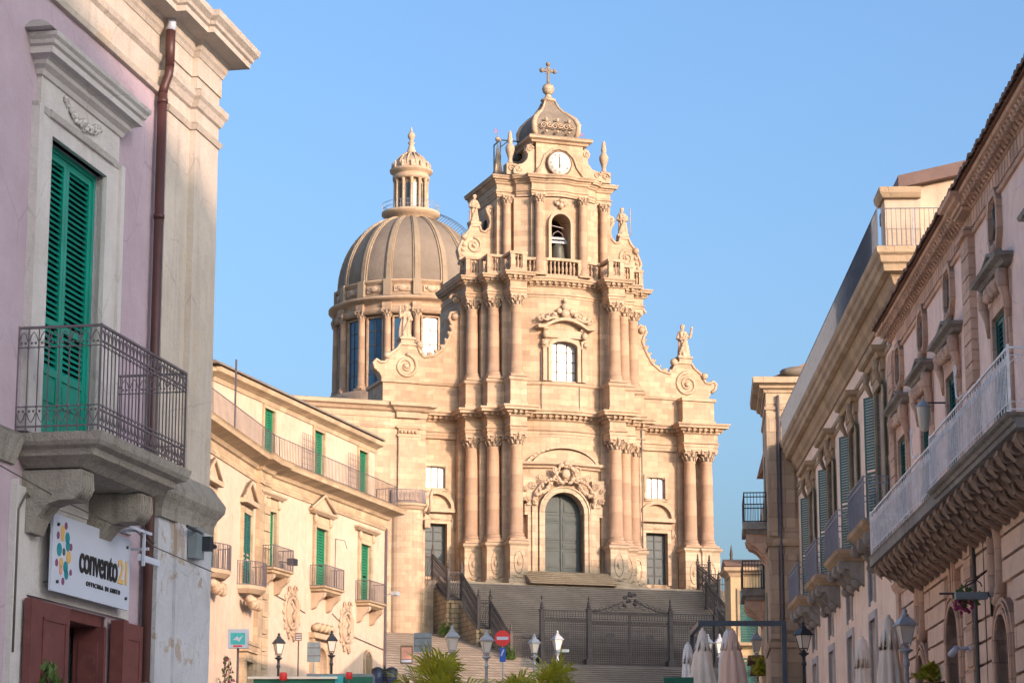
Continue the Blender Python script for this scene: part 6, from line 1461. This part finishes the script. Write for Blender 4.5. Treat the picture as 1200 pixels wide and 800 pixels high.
for c in (-5.6, -.3, 5.0, 10.4):
    m = frame_mb(c - .55, c + .55, 3.0, 4.05, .16, -.05, .04); o = m.build('mezzanine_window', 'white_old', R2); MB().box(c - .55, c + .55, .2, .24, 3.1, 4.05).build('pane', 'glass', o)
    m = frame_mb(c - .65, c + .65, -2, 2.6, .2, -.05, .04); o = m.build('shop_doorway', 'white_old', R2); MB().box(c - .65, c + .65, .35, .4, -2, 2.6).build('door_panel', 'wood', o)
    
# penthouse on the terrace
m = MB(); m.prism_yz([(.3, 10.6), (4.2, 10.6), (4.2, 13.2), (.3, 12.35)], 13.4, 16.7); m.build('penthouse', 'cream', R2)
MB().box(16.4, 17.2, -.25, .6, 10.6, 12.1).build('pier', 'cream', R2)
MB().sweep([(16.3, .6), (16.3, -.25), (17.25, -.25), (17.25, .6)], [(-.4, 12.0), (.05, 12.0), (.12, 12.12), (.14, 12.25), (-.4, 12.28)]).build('pier_cap', 'creamtrim', R2)
MB().prism_yz([(.12, 12.33), (4.4, 13.25), (4.4, 13.6), (.12, 12.63)], 13.2, 17.0).build('penthouse_roof', 'slate', R2)
m = MB(); m.box(14.5, 15.6, .22, .3, 10.7, 12.0); m.build('penthouse_window', 'glass', R2)

# ================================================================ RIGHT: third house with sunlit end wall
R3 = empty('stone_house', (8.9, 83.5, 3.5), 0, 'narrow pale stone house whose upper end wall catches the sun', 'house')
m = MB(); m.prism_xy([(0, 0), (6, 0), (6, 5), (.39, 5)], -3, 12.2); m.prism_xy([(.42, 5), (6, 5), (6, 14), (1.1, 14)], -3, 9.0); m.build('wall', 'pale', R3)
PR = [(1.1, 14), (0, 0), (6, 0)]
PRr = [(.39, 5), (0, 0), (6, 0)]
MB().sweep(PRr, [(-.3, 11.9), (.05, 11.9), (.08, 12.0), (.2, 12.05), (.22, 12.15), (.42, 12.2), (.45, 12.4), (-.3, 12.5)]).build('cornice', 'pale', R3)
MB().sweep(PRr, [(-.2, 11.3), (.04, 11.3), (.06, 11.4), (-.2, 11.42)]).build('string_course', 'pale', R3)
MB().sweep(PRr, [(-.2, 6.5), (.05, 6.5), (.12, 6.62), (.14, 6.75), (-.2, 6.8)]).build('string_course', 'pale', R3)
MB().sweep(PRr, [(-.2, 3.0), (.05, 3.0), (.1, 3.2), (-.2, 3.3)]).build('string_course', 'pale', R3)
m = MB()
for z0, z1 in ((6.85, 11.2), (3.3, 6.4)):
    m.box(.0, .32, -.1, 0, z0, z1); m.box(.5, .95, -.06, 0, z0 + .3, z1 - .5); m.box(1.15, 1.5, -.1, 0, z0, z1)
m.ball((.95, -.1, 10.75), .2, 10, sx=1.3); m.spiral(.7, 10.8, -.12, .15, 1.2, .05); m.box(.5, .95, -.08, 0, 4, 6.2); m.build('wall_pilasters', 'pale', R3)
m = MB(); m.tube([(.42, -.1, -2), (.42, -.1, 11.8)], .05, 8); m.build('downpipe', 'iron', R3)
m = MB().prism_xz([(.2, 12.45), (6, 12.45), (6, 14.2), (2, 13.2)], 0, 5); m.build('roof', 'tile', R3)
m = MB(); m.ball((1.2, -.2, 12.6), .3, 8, sx=2.4, sz=.7); m.build('ridge_stones', 'roofstone', R3)
def side3(mb): # x = metres along the receding side, y = outward
    dx, dy = 1.1 / 14.04, 14 / 14.04
    return mb.map(lambda x, y, z: (x * dx - y * dy, x * dy + y * dx, z))
for s0, s1, z in ((1.5, 4.6, 7.55), (7.0, 10.5, 5.75)):
    b = MB(); b.box(s0, s1, 0, .85, z - .25, z); b.box(s0 + .15, s1 - .15, 0, .7, z - .4, z - .25); b = side3(b).build('balcony', 'greystone', R3)
    side3(railing([(s0 + .05, 0), (s0 + .05, .8), (s1 - .05, .8), (s1 - .05, 0)], z, z + 1.05, .12, .015, .025, [z + .9])).build('balcony_railing', 'darkiron', b)
    m = MB()
    for q in (s0 + .4, (s0 + s1) / 2, s1 - .4): m.prism_yz([(0, z - 1.3), (0, z - .4), (.75, z - .4), (.7, z - .6), (.3, z - .9)], q - .15, q + .15); m.ball((q, .5, z - .6), .18, 7)
    side3(m).build('corbels', 'rosetrim', b)
m = MB(); m.box(2.4, 3.6, -.02, .03, 7.55, 10); m.box(8, 9.4, -.02, .03, 5.75, 8.2); m.box(3, 4, -.02, .03, 3.5, 5.2); side3(m).build('window', 'green_dark', R3)
m = MB(); m.box(10, 13, 0, .6, 3.3, 3.5); m.box(9.5, 13, 0, .5, 2.9, 3.1); side3(m).build('tiled_canopy', 'tile', R3)
R5 = empty('palazzo_shade_block', (11.2, 98.5, 4.2), 0, 'unseen plain block added behind the narrow stone house to shade the palazzo', 'house')  # hidden block added so its shadow falls low on the cream palazzo
MB().box(0, 9, 0, 8, 0, 11.6).build('wall', 'pale', R5); MB().prism_yz([(-.3, 11.6), (8.3, 11.6), (4, 12.6)], -.3, 9.3).build('roof', 'tile', R5)
# far ochre house closing the street
R4 = empty('ochre_house', (13.75, 152, 7.0), 0, 'ochre house with green shutters far behind the folded parasols', 'house')
m = MB(); m.box(0, 12, 0, 4, 0, 9.6); m.build('wall', 'ochre', R4)
MB().sweep([(0, 3), (0, 0), (12, 0)], [(-.3, 9.3), (.06, 9.3), (.15, 9.5), (.4, 9.65), (.45, 9.85), (-.3, 9.95)]).build('cornice', 'creamtrim', R4)
MB().prism_yz([(-.4, 9.9), (4, 9.9), (2, 10.6)], -.3, 12).build('roof', 'tile', R4)
for c, z0, z1 in ((1.1, 5.2, 8.4), (4.0, 5.2, 8.4), (1.1, 1.2, 4.2), (4.0, 1.2, 4.2)):
    f = shutter_window(R4, c - .55, c + .55, z0, z1, -.05, 'green_dark', .16); m = frame_mb(c - .55, c + .55, z0 - .1, z1, .16, -.12, -.02); m.box(c - .8, c + .8, -.6, 0, z0 - .25, z0 - .1); m.build('window_surround', 'creamtrim', f)
m = MB(); m.box(1.8, 3.2, -1.6, 0, 3.6, 3.75); m.build('door_canopy', 'cyan', R4)

# ================================================================ STREET FURNITURE
def make_lamp(mat_body, label, cat='street lamp'):
    o = empty('street_lamp', (0, 0, 0), 0, label, cat, 'street lamps with four sided lanterns')
    m = MB().lathe([(.16, 0), (.16, .25), (.13, .3), (.12, .7), (.14, .74), (.08, .82), (.055, 1.1), (.05, 2.35), (.075, 2.38), (.075, 2.44), (.05, 2.48), (.05, 2.62), (.09, 2.66), (.15, 2.7), (.15, 2.73), (.03, 2.76)], 0, 0, 14); m.build('post', mat_body, o)
    m = MB(); s4 = [(math.cos(PI / 4 + k * PI / 2), math.sin(PI / 4 + k * PI / 2)) for k in range(4)]
    for cx, cy in s4: m.tube([(cx * .03, cy * .03, 2.74), (cx * .1, cy * .1, 2.8), (cx * .13, cy * .13, 2.86)], .014, 5); m.bar((cx * .13, cy * .13, 2.86), (cx * .235, cy * .235, 3.24), .012)
    for r, z in ((.13, 2.86), (.235, 3.24)): m.tube([(cx * r, cy * r, z) for cx, cy in s4], .014, 4, False, True)
    m.ball((0, 0, 2.78), .05, 8); m.build('lantern_frame', mat_body, o)
    g = MB().lathe([(.12, 2.86), (.225, 3.23)], 0, 0, 4, smooth=False, a0=PI / 4); g.build('lantern_glass', 'frost', o)
    c = MB().lathe([(.30, 3.24), (.31, 3.27), (.27, 3.29), (.21, 3.36), (.12, 3.43), (.09, 3.45), (.085, 3.49), (.06, 3.51)], 0, 0, 4, smooth=False, a0=PI / 4); c.lathe([(.09, 3.44), (.095, 3.48), (.05, 3.51), (.045, 3.53), (.065, 3.56), (.045, 3.6), (.01, 3.63)], 0, 0, 12); c.build('lantern_cap', mat_body, o)
    return o
lampA = None; lampB = None
def proj_scale(px, py, Y, h0):                        # how tall a thing standing on the ground must be to reach that pixel row
    p = at(px, py, Y); return p, (p.z - ground(Y)) / h0
LAMPS = [(1060, 712, 47, 0, 'silver lantern street lamp before the rusticated wall and cream parasols at right'),
         (941, 728, 70, 1, 'dark lantern street lamp just right of the blue steel frame post'),
         (886, 737, 96, 0, 'silver street lamp inside the blue steel frame, right of the pink parasol'),
         (530, 732, 75, 0, 'silver lantern street lamp left of the no entry sign above the palm'),
         (570, 737, 82, 0, 'silver lantern street lamp directly left of the no entry sign'),
         (626, 742, 122, 0, 'slim silver street lamp between no entry sign and gate post'),
         (653, 738, 132, 0, 'slim silver street lamp with small white plate before the left gate panel'),
         (327, 741, 95, 1, 'dark street lamp beside the red ball in front of the cream palazzo'),
         (389, 738, 100, 1, 'brown street lamp under the palazzo medallion, right of the grey sign back'),
         (829, 742, 118, 0, 'small silver street lamp half hidden by the right edge of the white parasol'),
         (843, 742, 122, 0, 'small silver street lamp seen just left of the pink parasol')]
for px, py, Y, kind, lab in LAMPS:
    p, k = proj_scale(px, py, Y, 3.63)
    if kind == 0:
        if lampA is None: lampA = make_lamp('lampgrey', lab); o = lampA
        else: o = dup(lampA, label=lab)
    else:
        if lampB is None: lampB = make_lamp('darkiron', lab); o = lampB
        else: o = dup(lampB, label=lab)
    o.location = (p.x, Y, ground(Y)); o.scale = (k * (.95 if Y > 90 else 1), k * (.95 if Y > 90 else 1), k); o.rotation_euler.z = random.random() * .5
p = at(655, 762, 132); m = MB(); m.box(-.1, .55, -.03, .0, .0, .16); tag(m.build('street_sign', 'signback', None, (p.x, 131.7, p.z - .1)), 'small pale plate fixed on the slim lamp before the gate', 'sign')
# signs
def post_sign(px, ptop, Y, label, build, cat='sign', r=.03, mat='lampgrey'):
    p = at(px, ptop, Y); o = empty('sign_post', (p.x, Y, ground(Y)), 0, label, cat); h = p.z - ground(Y)
    MB().tube([(0, 0, 0), (0, 0, h)], r, 8).build('post', mat, o); build(o, h); return o
def noentry(o, h):
    m = MB(); m.prism_xz([(.34 * math.cos(2 * PI * i / 32), h - .34 + .34 * math.sin(2 * PI * i / 32)) for i in range(32)], -.06, -.04); m.build('red_disc', 'red', o)
    m = MB(); m.box(-.25, .25, -.068, -.06, h - .41, h - .28); m.build('white_bar', 'white', o)
    m = MB(); m.box(-.13, .13, -.05, -.04, h - 1.35, h - .75); m.build('blue_plate', 'blue', o)
    m = MB(); m.prism_xz([(-.1, h - 1.1), (.02, h - .82), (.08, h - .82), (-.03, h - 1.1)], -.056, -.05); m.build('white_stripe', 'white', o)
post_sign(589, 738, 104, 'red round no entry sign with a narrow blue plate under it', noentry)
def backs(w, hh):
    def f(o, h):
        m = MB(); m.box(-w / 2, w / 2, -.05, -.03, h - hh, h); m.build('sign_back', 'signback', o)
        m = MB(); m.box(-w / 2, w / 2, -.07, -.05, h - hh * .7, h - hh * .66); m.box(-w / 2, w / 2, -.07, -.05, h - hh * .3, h - hh * .26); m.build('sign_rail', 'iron', o)
    return f
post_sign(495.5, 741, 92, 'grey sign back on a pole just left of the first silver lamp', backs(.68, .72))
post_sign(368, 752, 96, 'grey rectangular sign back between two old lamps before the cream palazzo', backs(.52, .78))
def small(o, h):
    m = MB(); m.box(-.13, .13, -.05, -.03, h - .32, h); m.build('plate', 'wood', o); m = MB()
    for k in range(3): m.box(-.1, .1, -.056, -.05, h - .28 + k * .09, h - .25 + k * .09)
    m.build('plate_text_bars', 'white', o)
post_sign(350, 741, 98, 'small brown plate on a pole right of the dark street lamp', small, mat='rusty')
def posterb(o, h):
    m = MB(); m.box(-.28, .28, -.06, -.02, h - .82, h); m.build('board_frame', 'wood', o); m = MB(); m.box(-.23, .23, -.066, -.06, h - .6, h - .08); m.build('poster', 'salmon', o); m = MB(); m.box(-.23, .23, -.066, -.06, h - .75, h - .64); m.build('notice', 'white', o)
post_sign(476.5, 756, 110, 'brown framed notice board left of the grey sign back', posterb, 'notice board')
def shopbox(o, h):
    m = MB(); m.box(-.33, .33, -.12, .12, h - .62, h); m.build('light_box', 'white', o); m = MB(); m.box(-.24, .24, -.13, -.12, h - .5, h - .12); m.build('turquoise_badge', 'cyan', o)
    m = MB(); m.prism_xz([(-.17, h - .36), (-.02, h - .22), (.02, h - .3), (.17, h - .2), (.05, h - .42), (-.04, h - .36)], -.136, -.13); m.build('badge_mark', 'white', o)
    m = MB(); m.box(-.15, .15, -.13, -.12, h - .58, h - .53); m.build('red_line', 'red', o)
post_sign(279.5, 737, 80, 'white and turquoise box sign on a pole by the corner doorway', shopbox, r=.04, mat='iron')
# litter bins
def binpair(px, py, Y, label):
    p = at(px, py, Y); o = empty('litter_bin', (p.x, Y, ground(Y)), 0, label, 'bin'); h = p.z - ground(Y)
    MB().tube([(0, 0, 0), (0, 0, h + .1)], .04, 8).build('post', 'darkiron', o)
    for sx in (-.3, .3):
        b = MB().lathe([(.2, h - .75), (.26, h - .5), (.27, h - .12), (.24, h - .1)], sx, 0, 14).build('bin_body', 'bin', o); MB().lathe([(.28, h - .1), (.26, h - .02), (.12, h + .06), (.02, h + .08)], sx, 0, 14).build('bin_lid', 'darkiron', b)
binpair(450.5, 783, 105, 'pair of navy round litter bins on one post by the palazzo corner')
# kiosk tops, green stall
p = at(375, 790, 88)
KS = empty('market_kiosk', (p.x, 88, ground(88)), 0, 'low green kiosk with flat pale roof in front of the cream palazzo', 'kiosk')
h = p.z - ground(88)
m = MB(); m.box(-2.3, .6, -1, 1, 0, h - .22); m.build('counter', 'greenfab', KS)
m = MB(); m.prism_yz([(-1.1, h - .22), (1.2, h - .05), (1.2, h + .02), (-1.1, h - .14)], -2.5, .7); m.build('flat_roof', 'canvas', KS)
m = MB(); m.box(-.5, 1.9, .2, 1.6, 0, h + .05); m.build('side_cabin', 'signback', KS); m = MB(); m.box(.1, .9, -.9, .2, 0, h - .1); m.build('turquoise_panel', 'cyan', KS); m = MB(); m.box(.9, 1.9, -.7, .2, 0, h - .12); m.build('green_panel', 'greenfab', KS)
for px, py, r, lab in ((332, 792, .14, 'bright red lamp globe on the left end of the kiosk roof'), (409, 791, .12, 'small red lamp globe on the right end of the kiosk roof')):
    p = at(px, py, 86.5); o = empty('red_globe_lamp', (p.x, 86.5, ground(86.5)), 0, lab, 'lamp'); hh = p.z - ground(86.5); MB().bar((0, 0, 0), (0, 0, hh - r), .025).build('pole', 'iron', o); MB().lathe([(r * .9, hh - r), (r, hh - r * .8), (r, hh + r * .6), (r * .8, hh + r)], 0, 0, 14).build('globe', 'red', o)
# parasols
def parasol(px, py, Y, mat, wd, label, seed):
    p = at(px, py, Y); o = empty('folded_parasol', (p.x, Y, ground(Y)), 0, label, 'parasol', 'folded parasols of the square'); h = p.z - ground(Y); rnd = random.Random(seed); ph = rnd.random() * 6
    MB().tube([(0, 0, 0), (0, 0, h)], .03, 8).build('pole', 'wood', o); MB().box(-.3, .3, -.3, .3, 0, .08).build('base', 'steel', o)
    prof = [(.05, h - .02), (.10, h - .06), (.16, h - .25), (wd * .5, h - .55), (wd * .62, h - .8), (wd * .78, h - 1.2), (wd * .92, h - 1.7), (wd, h - 2.1), (wd * .9, h - 2.35), (wd * .55, h - 2.4)]
    def mod(a, z): 
        t = min(1, (h - z) / 1.0); return 1 + t * (.26 * abs(math.sin(4 * a + ph)) - .13 + .08 * math.sin(9 * a + 3 * z + ph) + .05 * math.sin(5 * z + 2 * a))
    MB().lathe(prof[::-1], 0, 0, 64, mod).build('canopy', mat, o)
    m = MB(); 
    for k in range(8):
        a = 2 * PI * k / 8 + ph; m.tube([(.14 * math.cos(a), .14 * math.sin(a), h - .3), (wd * .62 * math.cos(a), wd * .62 * math.sin(a), h - .72), (wd * .68 * math.cos(a + .2), wd * .68 * math.sin(a + .2), h - .62)], [.03, .05, .02], 5)
    m.ball((0, 0, h), .05, 8); m.build('top_flap', mat, o)
parasol(806, 753, 84, 'canvas_white', .30, 'low white folded parasol left of the taller cream one', 1)
parasol(823, 737, 80, 'canvas', .42, 'tall cream folded parasol under the left end of the blue steel frame', 2)
parasol(852, 738, 86, 'canvas_white', .36, 'white folded parasol tucked behind the blush one', 3)
parasol(858, 737, 83, 'canvas_pink', .46, 'blush pink folded parasol under the middle of the blue steel frame', 4)
parasol(1010, 747, 58, 'canvas', .24, 'beige folded parasol by the pale apricot wall, left of the silver lamp', 5)
parasol(1041, 722, 52, 'canvas', .30, 'pale tall folded parasol partly behind the silver lantern at right', 6)
p0 = at(818, 727, 82); p1 = at(921, 727, 82); FR = empty('steel_frame', (p0.x, 82, ground(82)), 0, 'slate blue steel pergola frame over the folded parasols', 'pergola'); h = p0.z - ground(82); w = p1.x - p0.x
MB().box(0, w, -.08, .08, h - .17, h).build('beam', 'steel', FR); MB().box(w - .16, w, -.08, .08, 0, h - .17).build('post', 'steel', FR)
MB().box(.0, .14, 3.9, 4.06, 0, h + .1).build('post', 'steel', FR); MB().box(0, .14, .08, 4.0, h - .17, h).build('beam', 'steel', FR)
p = at(810, 765, 90)
for px, lab in ((800, 'dark green planter box at the foot of the white parasols'),):
    p = at(px, 793, 78); m = MB(); m.box(-.6, .35, 0, .5, 0, p.z - ground(78)); tag(m.build('planter_box', 'greenfab', None, (p.x, 78, ground(78))), lab, 'planter')
# palms
def palm(px, py, Y, R, label, seed, n=34, droop=.9):
    p = at(px, py, Y); rnd = random.Random(seed); g = ground(Y); h = p.z - g - R * .8
    o = empty('palm', (p.x, Y, g), 0, label, 'palm'); MB().lathe([(.2, 0), (.16, h * .5), (.2, h)], 0, 0, 12, lambda a, z: 1 + .1 * math.sin(6 * a + 20 * z)).build('trunk', 'wood', o)
    m = MB()
    for i in range(n):
        a = 2 * PI * rnd.random(); el = .25 + 1.2 * rnd.random(); st = R * (.3 + .35 * rnd.random()); c = Vector((math.cos(a) * math.cos(el), math.sin(a) * math.cos(el), math.sin(el)))
        base = Vector((0, 0, h)); hub = base + c * st; m.tube([base, hub], .013, 4)
        side = c.cross(Vector((0, 0, 1))).normalized(); tw = rnd.random() * 1.6 - .8; side = Matrix.Rotation(tw, 3, c) @ side; upv = side.cross(c).normalized(); L = R * (.38 + .32 * rnd.random()); nb = 13
        for k in range(nb):
            if rnd.random() < .08: continue
            t = (k - (nb - 1) / 2) / ((nb - 1) / 2) * 1.15; d = (c * math.cos(t) + side * math.sin(t)).normalized(); ln = L * (1 - .3 * abs(t) / 1.15) * (.75 + .45 * rnd.random()); wv = (side * math.cos(t) - c * math.sin(t)) * .03
            mid = hub + d * ln * .55 + upv * .03; tip = hub + d * ln - Vector((0, 0, 1)) * ln * (.1 + .35 * rnd.random()) * droop
            m.add([hub - wv * .3, hub + wv * .3, mid + wv, mid - wv, tip], [(0, 1, 2, 3), (3, 2, 4)])
    m.build('fronds', 'palm', o)
palm(517, 773, 60, 1.7, 'large yellow green fan palm at the bottom, left of the no entry sign', 1, 34)
palm(650, 776, 70, 1.5, 'green fan palm at the foot of the stairs before the left gate panel', 2, 24)
palm(604, 789, 66, 1.2, 'low fan palm between the two bigger palms', 3, 20)
palm(1092, 779, 49, .42, 'small green fan palm in front of the rusticated wall beside the silver lamp', 4, 26)
PP = at(894, 782, 92); weeds((PP.x, 92, PP.z - .3), .4, 240, 'small bright green potted shrub beside the post of the steel frame', 7, .7, 'palm')
def pot_plant(px, py, Y, label, seed, fl=False):
    p = at(px, py, Y); o = empty('potted_plant', (p.x, Y, ground(Y)), 0, label, 'plant'); hh = p.z - ground(Y); rnd = random.Random(seed)
    MB().lathe([(.2, 0), (.26, .5), (.28, .5), (.28, .56), (.22, .56)], 0, 0, 14).build('pot', 'tile', o); m = MB(); m2 = MB()
    for i in range(220):
        a = rnd.random() * 6.28; t = rnd.random(); r = .28 * math.sin(PI * (.15 + .8 * t)) * rnd.random() ** .4; x, y, z = r * math.cos(a), r * math.sin(a), .6 + t * (hh - .6)
        b = rnd.random() * 6.28; (m2 if fl and rnd.random() < .4 else m).add([(x, y, z), (x + .08 * math.cos(b), y + .08 * math.sin(b), z + .03), (x + .04 * math.cos(b + 1), y, z + .11)], [(0, 1, 2)])
    for i in range(5): m.bar((0, 0, .5), (.1 * math.cos(i), .1 * math.sin(i), hh), .01)
    m.build('leaves', 'shrub', o)
    if fl: m2.build('flowers', 'magenta', o)
pot_plant(266, 770, 78, 'tall potted plant with magenta flowers left of the turquoise box sign', 5, True)
p = pk_world(.12, -.25, 0); pot_plant(55, 782, 24.3, 'sprig of light green leaves before the oxblood shutter of the pink house', 6)
